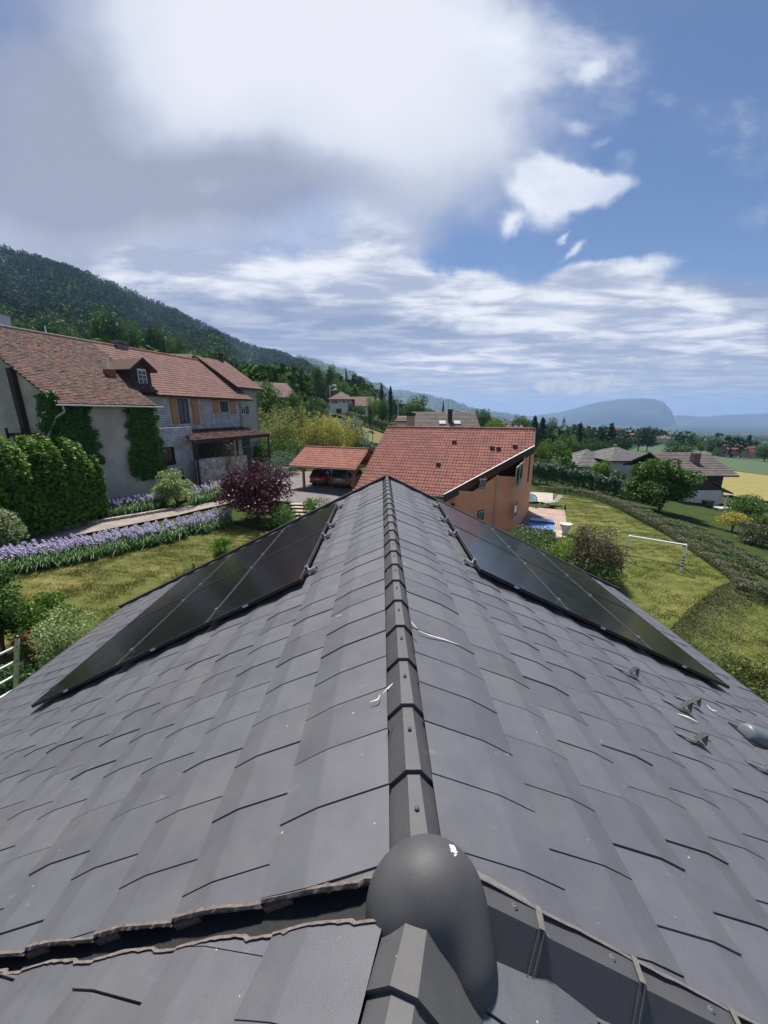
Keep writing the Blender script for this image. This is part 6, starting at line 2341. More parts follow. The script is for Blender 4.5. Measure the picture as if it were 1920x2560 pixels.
def stems(root, base, rx, h, q, n=7, r=0.03, name='stem'):
    mb = MB()
    for k in range(n):
        a = q.uniform(0, 6.28)
        e = np.array([math.cos(a) * rx * q.uniform(0.2, 0.7), math.sin(a) * rx * q.uniform(0.2, 0.7), h * q.uniform(0.55, 0.9)])
        mid = e * 0.5 + np.array([0, 0, h * 0.08])
        b0 = np.array([q.normal(0, 0.06), q.normal(0, 0.06), -0.1])
        mb.tube([base + b0, base + mid * 0.6, base + mid, base + e], [r, r * 0.8, r * 0.6, r * 0.25], 5)
    return part(name, mb, M_BARK, root)


def shrub(name, label, x, yt, wpx, mat, n, leaf, Y=None, yb=None, cat='shrub', q=None, lumps=22, lump_r=0.36, zc=0.50, depth=1.0, seed=0, blossom=None, group=None, nb=0.12, shape='round', flat=0.0, squash=1.0):
    q = np.random.default_rng(seed + int(x * 7 + yt))
    b = spot(x, Y, yb, yt)
    Zd = b @ FW
    rx = wpx * 0.5 * Zd / F_PX
    h = on_y(x, yt, b[1])[2] - b[2]
    r = thing(name, label, cat, b, group)
    cen = b + np.array([0, 0, h * zc])
    v, f = quads(q, n, shape, (rx, rx * depth, h * (1 - zc) * squash), leaf, lumps=lumps, lump_r=lump_r)
    zr_ = v[:, 2] / (h * (1 - zc) + 1e-6)
    v[:, :2] *= (1 + 0.38 * np.clip(-zr_, 0, 1))[:, None]
    v = v + cen
    v[:, 2] = np.maximum(v[:, 2], b[2] - 0.05)
    link('foliage', v, f, mat, r)
    if blossom is not None:
        P, u = crown_points(q, int(n * nb), shape, rx * 1.03, rx * depth * 1.03, h * (1 - zc) * squash * 1.03, lumps=lumps, lump_r=lump_r, inner=0.05)
        k = (u[:, 2] > -0.3)
        v2, f2 = leaf_cards(P[k] + cen, leaf * 0.9, q, aspect=0.9, nrm=u[k])
        link('blossom', v2, f2, blossom, r)
    stems(r, b, rx, h, q)
    return r


# prototype trees, copied with their own size, tone and turn
def make_tree(kind, seed, n, leaf, mat, nm, lab):
    q = np.random.default_rng(seed)
    r = thing(nm, lab, 'tree', (0, 0, 0))
    if kind == 'broad':
        v, f = quads(q, n, 'round', (0.5, 0.5, 0.42), leaf, lumps=30, lump_r=0.34, zmin=-0.8)
        v = v + np.array([0, 0, 0.57])
    elif kind == 'tall':
        v, f = quads(q, n, 'round', (0.36, 0.36, 0.46), leaf, lumps=26, lump_r=0.34, zmin=-0.95)
        v = v + np.array([0, 0, 0.54])
    elif kind == 'poplar':
        v, f = quads(q, n, 'round', (0.115, 0.115, 0.50), leaf, lumps=34, lump_r=0.30)
        v = v + np.array([0, 0, 0.52])
    elif kind == 'cone':
        P = []
        u_ = []
        m_ = 70
        for k in range(m_):
            h = 0.06 + 0.92 * (k / m_) ** 0.9
            rad = 0.24 * (1.02 - h) ** 0.85 * q.uniform(0.75, 1.1)
            a = k * 2.4 + q.uniform(-0.4, 0.4)
            kk = int(n / m_)
            s = q.uniform(0.15, 1, kk)
            sp = 0.10 * (1.1 - h)
            P.append(np.stack([np.cos(a) * rad * s + q.normal(0, sp * 0.4, kk), np.sin(a) * rad * s + q.normal(0, sp * 0.4, kk), h - 0.10 * s * (1.1 - h) + q.normal(0, 0.010, kk)], -1))
            u_.append(np.tile([math.cos(a), math.sin(a), 0.6], (kk, 1)))
        v, f = leaf_cards(np.concatenate(P), leaf, q, nrm=np.concatenate(u_) * 0.8, aspect=0.5)
    link('crown', v, f, mat, r)
    mb = MB()
    th = 0.75 if kind != 'cone' else 0.95
    mb.tube([(0, 0, -0.03), (0.004, 0.003, 0.12), (-0.006, 0.004, 0.4), (0.0, 0.0, th)], [0.026, 0.020, 0.014, 0.004], 7)
    if kind in ('broad', 'tall'):
        for k in range(9):
            a = q.uniform(0, 6.28)
            h0 = q.uniform(0.18, 0.5)
            l_ = q.uniform(0.2, 0.36) * (1 if kind == 'broad' else 0.7)
            mb.tube([(0, 0, h0), (math.cos(a) * l_ * 0.5, math.sin(a) * l_ * 0.5, h0 + l_ * 0.45), (math.cos(a) * l_, math.sin(a) * l_, h0 + l_ * 0.75)], [0.011, 0.007, 0.002], 5)
    part('trunk', mb, M_BARK, r)
    return r


PROTO = {}
PROTO['broad'] = [make_tree('broad', 21, 4200, 0.040, L_MID, 'broadleaf_tree', 'x'), make_tree('broad', 22, 4200, 0.040, L_MID, 'broadleaf_tree', 'x'), make_tree('broad', 27, 4200, 0.042, L_MID, 'broadleaf_tree', 'x')]
PROTO['tall'] = [make_tree('tall', 23, 4000, 0.036, L_MID, 'broadleaf_tree', 'x'), make_tree('tall', 24, 4000, 0.036, L_MID, 'broadleaf_tree', 'x')]
PROTO['cone'] = [make_tree('cone', 25, 3600, 0.036, L_CONIF, 'conifer', 'x'), make_tree('cone', 28, 3600, 0.036, L_CONIF, 'conifer', 'x')]
PROTO['poplar'] = [make_tree('poplar', 26, 2600, 0.036, L_DARK, 'poplar_tree', 'x')]
USED = set()
tq = np.random.default_rng(77)


def tree(kind, label, x, yt, wpx, Y, mat, group=None):
    b = at(x, yt, Y)
    Zd = b @ FW
    h = on_y(x, yt, Y)[2] - b[2]
    nat = {'broad': 1.0, 'tall': 0.72, 'cone': 0.46, 'poplar': 0.25}[kind]
    wd = wpx * Zd / F_PX
    i = int(tq.integers(0, len(PROTO[kind])))
    p = PROTO[kind][i]
    sxy = wd / nat
    key = (kind, i)
    rz = tq.uniform(0, 6.28)
    if key not in USED:
        USED.add(key)
        o = p
        o.location = b
        o.rotation_euler = (0, 0, rz)
        o.scale = (sxy, sxy, h)
        o['label'] = label
    else:
        o = dup(p, b, rz, label, (sxy, sxy, h))
    if group:
        o['group'] = group
    for c in o.children:
        if c.name.startswith('crown'):
            c.material_slots[0].link = 'OBJECT'
            c.material_slots[0].material = mat
    return o


# --- short grass of the two lawns
L_GRASS = leaf_mat('grass_blade', (0.105, 0.125, 0.027), (0.185, 0.188, 0.050), (0.27, 0.23, 0.09), 0.35)


def lawn_grass(label, outline, n, seed, hmax):
    q = np.random.default_rng(seed)
    P = [(float(p[0]), float(p[1])) for p in outline]
    xs, ys = [p[0] for p in P], [p[1] for p in P]
    x, y = q.uniform(min(xs), max(xs), n), q.uniform(min(ys), max(ys), n)
    ins = np.zeros(n, bool)
    for i in range(len(P)):
        (x1, y1), (x2, y2) = P[i], P[(i + 1) % len(P)]
        c = ((y1 > y) != (y2 > y)) & (x < (x2 - x1) * (y - y1) / (y2 - y1 + 1e-12) + x1)
        ins ^= c
    den = clump_noise(x, y, 0.35, seed) + 0.7 * clump_noise(x, y, 0.11, seed + 1)
    k = ins & (den > q.uniform(-1.6, 1.0, n))
    x, y, den = x[k], y[k], den[k]
    z = np.concatenate([H(x[i:i + 20000], y[i:i + 20000]) for i in range(0, len(x), 20000)]) + 0.015
    m_ = len(x)
    h = hmax * q.uniform(0.35, 1.0, m_) * np.clip(0.75 + 0.3 * den, 0.4, 1.4)
    a = q.uniform(0, 6.28, m_)
    wd = q.uniform(0.010, 0.020, m_)
    ln = h * q.uniform(0.2, 0.9, m_)
    b = q.uniform(0, 6.28, m_)
    v = np.stack([np.stack([x - np.cos(a) * wd, y - np.sin(a) * wd, z], -1), np.stack([x + np.cos(a) * wd, y + np.sin(a) * wd, z], -1),
                  np.stack([x + np.cos(b) * ln, y + np.sin(b) * ln, z + h], -1)], 1).reshape(-1, 3)
    o = link('grass', v, np.arange(3 * m_).reshape(-1, 3), L_GRASS)
    return tag(o, label, 'grass', None, 'stuff')


lawn_grass('short patchy grass of the left lawn between iris bed and roof', lawnL, 260000, 41, 0.075)
lawn_grass('short mown grass of the right lawn around the goal', lawnR, 330000, 42, 0.07)

# --- left garden


def ivy(label, outline, W_, n, leaf, out0=0.05, out1=0.35, gable=None, seed=1):
    q = np.random.default_rng(seed)
    P = []
    uvs = [W_.hit(x, y) for x, y in outline]
    xs, zs = [u[0] for u in uvs], [u[1] for u in uvs]
    while len(P) < n:
        a, z = q.uniform(min(xs), max(xs)), q.uniform(min(zs), max(zs))
        wob = 0.16 * math.sin(z * 3.1 + seed) + 0.12 * math.sin(z * 7.7 + 1.3) + q.normal(0, 0.10)
        if inside(uvs, a + wob, z + q.normal(0, 0.08)):
            bul = 0.5 + 0.5 * math.sin(a * 2.3) * math.sin(z * 1.9 + 0.7)
            P.append(W_.P(a, z, out0 + (out1 - out0) * bul * q.uniform(0.3, 1.0)))
    P = np.array(P)
    v, f = leaf_cards(P, leaf, q, nrm=np.tile(W_.n + np.array([0, 0, 0.5]), (len(P), 1)))
    c = W_.P(np.mean(xs), min(zs))
    r = thing('ivy', label, 'ivy', c)
    link('foliage', v, f, L_IVY, r)
    mb = MB()
    for k in range(14):
        a0 = q.uniform(min(xs) + 0.3, max(xs) - 0.3)
        z0, zl = min(zs), max(zs) - min(zs)
        pts, a = [], a0
        for s in np.linspace(0, 0.9, 8):
            a += q.normal(0, 0.10)
            pts.append(W_.P(a, z0 + zl * s, 0.04))
        mb.tube(pts, 0.018, 4)
    part('vine_stem', mb, M_BARK, r)
    return r


ivy('ivy curtain on the left corner of the old barn, reaching from gutter to hedge', [(120, 975), (160, 1010), (212, 1013), (228, 1060), (236, 1100), (258, 1150), (248, 1165), (232, 1150), (226, 1190), (230, 1240), (150, 1245), (110, 1200), (104, 1080), (110, 1040)], fwb, 9000, 0.16, seed=3)
ivy('ivy column on the right corner of the old barn below the gutter end', [(300, 1012), (385, 1012), (392, 1060), (402, 1110), (414, 1165), (400, 1195), (370, 1195), (345, 1200), (322, 1180), (318, 1130), (322, 1080), (316, 1045)], fwb, 6500, 0.15, seed=5)
ivy('small ivy fringe climbing over the barn gable beside the downpipe', [(100, 990), (128, 978), (150, 1005), (140, 1075), (106, 1075)], Wall(FP(A0 - 0.05, 0, 0), -FNB), 1500, 0.13, seed=7)
shrub('variegated_shrub', 'cream and green variegated shrub below the stucco wall by the path', 444, 1172, 100, L_VARIEG, 5200, 0.12, yb=1262, lumps=30, lump_r=0.32)
shrub('small_conifer', 'small dark green conifer bush behind the variegated shrub', 457, 1158, 34, L_CONIF, 1500, 0.10, Y=27.0, shape='cone', lumps=20, lump_r=0.3)
shrub('maroon_shrub', 'large dark maroon shrub between the path and the driveway', 648, 1150, 196, L_MAROON, 12500, 0.135, yb=1302, lumps=60, lump_r=0.27, zc=0.52)
shrub('green_skirt_shrub', 'low green growth at the foot of the maroon shrub', 690, 1252, 120, L_MID, 2600, 0.10, yb=1312, lumps=24)
shrub('flowering_shrub', 'pale cream flowering shrub at the left edge beside the path', 6, 1262, 110, L_VARIEG, 4200, 0.12, yb=1375, lumps=26, blossom=L_BLOSSOM, nb=0.22)
shrub('garden_shrub', 'tall dark green shrub at the left edge beside the iris bed', 12, 1385, 150, L_MID, 9000, 0.085, yb=1640, lumps=40, lump_r=0.30, zc=0.55)
shrub('garden_shrub', 'bright green shrub between the tall dark shrub and the lawn', 112, 1478, 150, L_HEDGE, 6500, 0.075, yb=1610, lumps=36, lump_r=0.30)
shrub('variegated_shrub', 'variegated yellow and green shrub with red blooms just behind the roof edge', 178, 1520, 180, L_VARIEG, 5600, 0.062, yb=1680, lumps=34, lump_r=0.30)
shrub('red_flowering_shrub', 'small shrub with dark red blooms beside the ladder top', 92, 1572, 60, L_MID, 1800, 0.06, yb=1690, lumps=18, blossom=L_REDFL, nb=0.25)
shrub('garden_shrub', 'dark shrub behind the ladder under the roof edge', 70, 1640, 150, L_DARK, 3800, 0.07, yb=1790, lumps=30)
shrub('young_shrub', 'young bright green shrub alone on the lawn behind the panels', 560, 1330, 66, L_BRIGHT, 2400, 0.075, yb=1412, lumps=18, lump_r=0.30)
shrub('young_shrub', 'thin young shrub on the lawn, nearer one by the panel edge', 485, 1400, 52, L_MID, 700, 0.07, yb=1455, lumps=14)
shrub('young_shrub', 'tiny yellowish shrub peeping over the far top corner of the panels', 662, 1322, 26, L_YELLOW, 420, 0.06, yb=1350, lumps=10)
shrub('step_plant', 'low bushy plant beside the sleeper steps', 800, 1238, 84, L_HEDGE, 2600, 0.085, yb=1292, lumps=22, depth=1.0)
shrub('step_plant', 'tall thin weed at the top of the sleeper steps', 774, 1240, 16, L_BRIGHT, 420, 0.09, yb=1268, lumps=8)


# irises: strap leaves in fans, lilac flowers on stalks
def iris_bed(label, near, far, n, nf, seed, hL=0.62, hF=0.92, leaf_only=0.0, extra=None):
    q = np.random.default_rng(seed)
    nl, fl = smooth_line([G(*p) for p in near], 6), smooth_line([G(*p) for p in far], 6)
    nl, fl = np.array(nl), np.array(fl)
    L_ = []

    def pt(s, w):
        a = np.array([np.interp(s * (len(nl) - 1), range(len(nl)), nl[:, c]) for c in range(2)])
        b = np.array([np.interp(s * (len(fl) - 1), range(len(fl)), fl[:, c]) for c in range(2)])
        return a + (b - a) * w
    vs, fs = [], []
    root = thing('iris_bed', label, 'iris bed', (*pt(0.5, 0.5), float(H(*pt(0.5, 0.5))[0])))
    root['kind'] = 'stuff'
    fv, ff, sv, sf = [], [], MB(), 0
    yv, yf = [], []
    for k in range(n):
        s, w_ = q.uniform(0, 1), q.uniform(0, 1)
        p = pt(s, w_)
        z = float(H(p[0], p[1])[0])
        b = np.array([p[0], p[1], z])
        a0 = q.uniform(0, 3.14)
        for j in range(int(q.integers(6, 11))):
            lean = q.normal(0, 0.42)
            az_ = a0 + q.normal(0, 0.5)
            d = np.array([math.cos(az_), math.sin(az_), 0]) * lean
            hh_ = hL * q.uniform(0.65, 1.2)
            sd = np.array([-math.sin(az_ + 0.6), math.cos(az_ + 0.6), 0]) * q.uniform(0.016, 0.026)
            o0 = b + np.array([q.normal(0, 0.05), q.normal(0, 0.05), -0.02])
            pts = [o0, o0 + d * hh_ * 0.35 + np.array([0, 0, hh_ * 0.55]), o0 + d * hh_ * 0.85 + np.array([0, 0, hh_ * (0.98 - 0.15 * abs(lean))]), o0 + d * hh_ * (1.25 + abs(lean) * 0.4) + np.array([0, 0, hh_ * (1.05 - 0.75 * abs(lean))])]
            base = len(vs)
            for i, pp in enumerate(pts):
                ww = (1.0, 1.0, 0.75, 0.05)[i]
                vs += [pp - sd * ww, pp + sd * ww]
            for i in range(3):
                fs.append((base + 2 * i, base + 2 * i + 1, base + 2 * i + 3, base + 2 * i + 2))
        L_.append(b)
    for k in range(nf):
        s, w_ = q.uniform(0, 1), q.uniform(0.30, 1.05)
        p = pt(s, w_)
        b = np.array([p[0], p[1], float(H(p[0], p[1])[0])])
        hh_ = hF * q.uniform(0.72, 1.12)
        t_ = b + np.array([q.normal(0, 0.06), q.normal(0, 0.06), hh_])
        sv.tube([b, t_], 0.008, 4, cap=False)
        for lv in range(int(q.integers(1, 4))):
            c = t_ - np.array([q.normal(0, 0.03), q.normal(0, 0.03), lv * 0.13])
            yel = extra is not None and q.random() < extra(s)
            tv, tf = (yv, yf) if yel else (fv, ff)
            for j in range(6):
                a = j * 1.047 + q.uniform(-0.2, 0.2)
                up_ = 1 if j % 2 else -1
                d = np.array([math.cos(a), math.sin(a), 0])
                sd = np.array([-math.sin(a), math.cos(a), 0]) * 0.032
                base = len(tv)
                tv += [c, c + d * 0.045 + sd + np.array([0, 0, 0.035 * up_ + 0.01]), c + d * (0.075 if up_ < 0 else 0.04) + np.array([0, 0, 0.075 if up_ > 0 else -0.035]), c + d * 0.045 - sd + np.array([0, 0, 0.035 * up_ + 0.01])]
                tf.append((base, base + 1, base + 2, base + 3))
    link('leaf_fans', np.array(vs), np.array(fs), L_IRISLEAF, root)
    part('flower_stalk', sv, L_IRISLEAF, root)
    link('blossom', np.array(fv), np.array(ff), L_IRISFL, root)
    if yv:
        link('yellow_blossom', np.array(yv), np.array(yf), L_IRISYE, root)
    return root


iris_bed('long front bed of lilac irises between lawn and path', [(-60, 1462), (20, 1440), (150, 1420), (300, 1388), (430, 1358), (580, 1318)], [(-60, 1425), (20, 1408), (150, 1384), (300, 1356), (430, 1328), (575, 1296)], 1000, 760, 61, 0.52, 0.72)
iris_bed('back bed of lilac irises along the foot of the barn wall', [(10, 1340), (120, 1322), (240, 1302), (330, 1288), (420, 1272)], [(30, 1315), (120, 1298), (240, 1280), (330, 1268), (400, 1256)], 560, 330, 62, 0.52, 0.78)
iris_bed('short bed of lilac and yellow irises below the stone wall', [(485, 1268), (530, 1256), (565, 1246), (600, 1236)], [(480, 1246), (525, 1236), (560, 1228), (600, 1220)], 220, 130, 63, extra=lambda s: 0.35 if s > 0.4 else 0.0)

# --- bamboo thicket
BAM = [('tall pale bamboo clump beside the cream house', 672, 1002, 90, 47, L_BAMBOO, 5200), ('pale green bamboo clump, second from the cream house', 735, 1008, 110, 49, L_BAMBOO, 5600),
       ('yellow bamboo clump in the middle of the thicket', 792, 1028, 100, 50, L_YELLOW, 5600), ('golden yellow bamboo clump at the right end of the thicket', 850, 1042, 100, 51, L_YELLOW, 5400),
       ('dark leafy clump at the foot of the pale bamboo', 700, 1082, 120, 44.5, L_MID, 4200), ('dark leafy clump at the foot of the yellow bamboo', 800, 1092, 110, 47, L_OLIVE, 3800)]
for (lab, x, yt, w_, Y_, mt_, n_) in BAM:
    q = np.random.default_rng(x)
    b = at(x, yt, Y_)
    rx = w_ * 0.5 * (b @ FW) / F_PX
    h = on_y(x, yt, Y_)[2] - b[2]
    r = thing('bamboo_clump', lab, 'bamboo', b, None)
    P, mbs = [], MB()
    for k in range(46):
        a, rr_ = q.uniform(0, 6.28), rx * math.sqrt(q.uniform(0, 1))
        p0 = b + np.array([math.cos(a) * rr_, math.sin(a) * rr_ * 0.7, 0])
        hk_ = h * q.uniform(0.6, 1.08) * (1.0 - 0.25 * (rr_ / rx) ** 2)
        ln = np.array([math.cos(a), math.sin(a), 0]) * q.uniform(0.05, 0.22) * hk_
        mbs.tube([p0, p0 + ln * 0.3 + np.array([0, 0, hk_ * 0.6]), p0 + ln + np.array([0, 0, hk_])], [0.025, 0.018, 0.004], 4, cap=False)
        m_ = n_ // 46
        s = q.uniform(0.10, 1.0, m_) ** 0.8
        P.append(p0 + ln * (s ** 1.6)[:, None] + np.stack([q.normal(0, 0.22, m_), q.normal(0, 0.22, m_), hk_ * s + q.normal(0, 0.1, m_)], -1))
    v, f = leaf_cards(np.concatenate(P), 0.26, q, aspect=0.30, nrm=np.tile([0, 0, 0.4], (len(np.concatenate(P)), 1)))
    link('foliage', v, f, mt_, r)
    part('canes', mbs, L_BAMBOO, r)
shrub('olive_shrub', 'wide grey-green willow shrub behind the golden bamboo', 870, 1028, 130, L_GREYG, 5200, 0.22, Y=57, lumps=40, lump_r=0.30)
shrub('weeping_shrub', 'grey-green weeping mound beside the lean-to', 702, 1122, 96, L_GREYG, 3600, 0.14, Y=40, lumps=30)
shrub('weeping_shrub', 'dark creeper mound over the low wall left of the carport', 660, 1112, 60, L_DARK, 2600, 0.14, Y=41.5, lumps=24)
shrub('dry_creeper', 'dry brown creeper hanging inside the lean-to', 545, 1100, 120, L_BROWN, 1500, 0.12, Y=33.2, lumps=26, zc=0.62, depth=0.2)
shrub('dark_shrub', 'dark reddish shrub behind the carport ridge', 945, 1112, 60, L_MAROON, 2000, 0.16, Y=46, lumps=22)
shrub('dark_shrub', 'dark green shrubs under the hedge behind the carport', 900, 1100, 80, L_DARK, 2400, 0.18, Y=52, lumps=22)


# --- clipped hedges and banks of leaves
def hedge(name, label, pts, w_, h, mat, n, leaf, seed, top_wob=0.08, bot=0.0, cat='hedge', rough=0.10):
    """leaf-covered bank along a ground line"""
    q = np.random.default_rng(seed)
    L_ = np.array([np.array(p, float)[:2] for p in pts])
    seg = np.linalg.norm(np.diff(L_, axis=0), axis=1)
    cs = np.concatenate([[0], np.cumsum(seg)])
    s = q.uniform(0, cs[-1], n)
    x, y = np.interp(s, cs, L_[:, 0]), np.interp(s, cs, L_[:, 1])
    k = np.clip(np.searchsorted(cs, s) - 1, 0, len(seg) - 1)
    d = (L_[1:] - L_[:-1]) / seg[:, None]
    nx, ny = -d[k, 1], d[k, 0]
    hv = np.interp(s, np.linspace(0, cs[-1], len(h)), h) if hasattr(h, '__len__') else np.full(n, h)
    wv = np.interp(s, np.linspace(0, cs[-1], len(w_)), w_) if hasattr(w_, '__len__') else np.full(n, w_)
    lump = 1 + top_wob * (np.sin(s * 1.9 + seed) + np.sin(s * 4.3 + 2 * seed) + 0.6 * np.sin(s * 9.1))
    a = q.uniform(-0.05, math.pi + 0.05, n)
    rad = 1 - np.abs(q.normal(0, rough, n))
    cx_, cz_ = np.cos(a), np.sin(a)
    e = 0.55
    px_ = np.sign(cx_) * np.abs(cx_) ** e * wv * 0.5 * rad
    pz_ = np.clip(np.abs(cz_) ** e * hv * lump * rad * np.sign(cz_ + 0.06), 0, None)
    X_, Y_ = x + nx * px_, y + ny * px_
    P = np.stack([X_, Y_, H(X_, Y_) + bot + pz_], -1)
    nr = np.stack([nx * cx_, ny * cx_, cz_ + 0.2], -1)
    v, f = leaf_cards(P, leaf, q, nrm=nr * 1.2)
    b = np.array([*L_[len(L_) // 2], float(H(*L_[len(L_) // 2])[0])])
    r = thing(name, label, cat, b)
    link('foliage', v, f, mat, r)
    mb = MB()
    for t_ in np.linspace(0, cs[-1], max(6, int(cs[-1] / 1.2))):
        xx, yy = np.interp(t_, cs, L_[:, 0]), np.interp(t_, cs, L_[:, 1])
        zz_ = float(H(xx, yy)[0])
        hh_ = float(np.interp(t_, np.linspace(0, cs[-1], len(h)), h)) if hasattr(h, '__len__') else h
        mb.tube([(xx, yy, zz_ - 0.1), (xx + 0.05, yy, zz_ + hh_ * (0.7 if hh_ > 1 else 0.3))], [0.05 if hh_ > 1 else 0.02, 0.02 if hh_ > 1 else 0.008], 5)
    part('stem', mb, M_BARK, r)
    return r


hedge('hedge_bush', 'huge bright green hedge bush covering the foot of the old barn at the left edge', [at(-150, 1160, 16.5)[:2], at(-30, 1160, 18.2)[:2], at(90, 1160, 19.8)[:2], at(180, 1160, 21.2)[:2], at(246, 1170, 22.4)[:2]], [4.0, 4.0, 3.8, 3.2, 1.9], [5.0, 5.1, 4.8, 4.3, 3.8], L_HEDGE, 30000, 0.19, 30, 0.075, cat='hedge', rough=0.24)
hedge('clipped_hedge', 'long clipped dark green hedge on the slope below the garage', [at(868, 0, 92)[:2], at(930, 0, 90)[:2], at(1000, 0, 88)[:2]], 2.2, 2.5, L_DARK, 7500, 0.22, 31, 0.015, rough=0.05)
hedge('clipped_hedge', 'dark clipped hedge just left of the orange roof', [at(884, 0, 66)[:2], at(915, 0, 62)[:2], at(965, 0, 56)[:2]], 1.6, [2.1, 2.0, 1.6], L_DARK, 4200, 0.20, 32, 0.02)
hedge('tall_hedge', 'tall dark hedge between the lawn and the grey roofed house', [at(1318, 0, 48)[:2], at(1400, 0, 47.5)[:2], at(1480, 0, 46)[:2], at(1580, 0, 43)[:2], at(1640, 0, 41)[:2]], 2.4, [2.6, 2.5, 2.2, 2.0, 1.9], L_CONIF, 13000, 0.20, 33, 0.06)
rimA = smooth_line([G(*p) for p in ((1352, 1229), (1420, 1232), (1500, 1248), (1570, 1275), (1650, 1318), (1730, 1368), (1800, 1415), (1862, 1462), (1880, 1495))], 5)
hedge('lavender_row', 'low rounded lavender row along the far rim of the lawn', rimA[:22], 1.5, 0.62, L_LAV, 22000, 0.085, 34, 0.06, cat='lavender')
hedge('lavender_row', 'ragged lavender row curving down the right rim of the lawn', rimA[20:], 1.4, 0.5, L_LAV, 24000, 0.07, 35, 0.10, cat='lavender')
hedge('lavender_row', 'second lavender row beyond the lawn rim, below the round tree', smooth_line([G(*p) for p in ((1660, 1305), (1730, 1330), (1810, 1372), (1890, 1418), (1960, 1455))], 5), 1.5, 0.5, L_LAV, 15000, 0.08, 36, 0.08, cat='lavender')
hedge('grass_strip', 'tall green grass growing between the lavender rows', smooth_line([G(*p) for p in ((1600, 1282), (1650, 1302), (1730, 1350), (1800, 1395), (1868, 1440))], 5), 0.9, 0.42, L_MID, 8000, 0.09, 37, 0.18, cat='grass')
hedge('herb_bank', 'broad olive green herb bank right of the goal at the lawn edge', smooth_line([G(*p) for p in ((1925, 1470), (1905, 1540), (1880, 1610), (1840, 1690))], 5), [2.2, 3.6, 4.4, 4.4], [0.18, 0.22, 0.26, 0.28], L_HERB, 32000, 0.055, 38, 0.08, cat='herbs')
shrub('corner_shrub', 'yellow-green shrub behind the right roof edge', 1846, 1642, 200, L_CORNER, 6500, 0.075, yb=1800, lumps=40, lump_r=0.26)
shrub('corner_shrub', 'yellow-green shrub at the right frame edge below the herb bank', 1935, 1662, 150, L_CORNER, 4200, 0.075, yb=1800, lumps=30)
shrub('rose_bush', 'pale pink and white rose bush between the roof and the terrace', 1335, 1312, 150, L_MID, 4500, 0.085, Y=21.0, lumps=34, blossom=L_BLOSSOM, nb=0.16)
shrub('green_bush', 'bright green bush between the rose bush and the brownish shrub', 1425, 1335, 110, L_BRIGHT, 4200, 0.085, Y=18.6, lumps=28, lump_r=0.30)
shrub('brownish_shrub', 'big brownish faded blossom shrub left of the goal', 1484, 1300, 140, L_BROWN, 9500, 0.085, Y=17.8, lumps=50, lump_r=0.27, blossom=L_BLOSSOM, nb=0.035)
shrub('brownish_shrub', 'low dark green growth under the brownish shrub', 1500, 1390, 130, L_DARK, 3200, 0.08, Y=17.0, lumps=24)
# --- trees of the right side
shrub('broadleaf_tree', 'large round dark green tree in front of the timber chalet', 1661, 1136, 176, L_MID, 15000, 0.24, Y=36.5, cat='tree', lumps=60, lump_r=0.27, zc=0.54)
shrub('yellow_bush', 'bright yellow-green bush before the grey roofed house', 1502, 1146, 56, L_BRIGHT, 2600, 0.20, Y=51, lumps=22)
shrub('dark_bush', 'dark green bush left of the yellow-green bush', 1462, 1164, 52, L_DARK, 2200, 0.20, Y=50.5, lumps=20)
shrub('dark_bush', 'dark green bush right of the yellow-green bush', 1540, 1168, 52, L_DARK, 2200, 0.20, Y=49.5, lumps=20)
shrub('edge_bush', 'dark green bush at the right edge below the hay field', 1876, 1238, 110, L_MID, 4200, 0.17, Y=38, lumps=30)
shrub('edge_bush', 'yellowish bush at the right side, left of the pale pipe rail', 1836, 1276, 76, L_YELLOW, 2600, 0.14, Y=31, lumps=24)
shrub('edge_bush', 'olive bush at the right frame edge under the yellowish bush', 1890, 1308, 110, L_OLIVE, 3200, 0.14, Y=27.5, lumps=28)
shrub('edge_bush', 'small mid green bush at the right frame edge by the pipe rail', 1915, 1285, 50, L_MID, 1500, 0.14, Y=33, lumps=16)
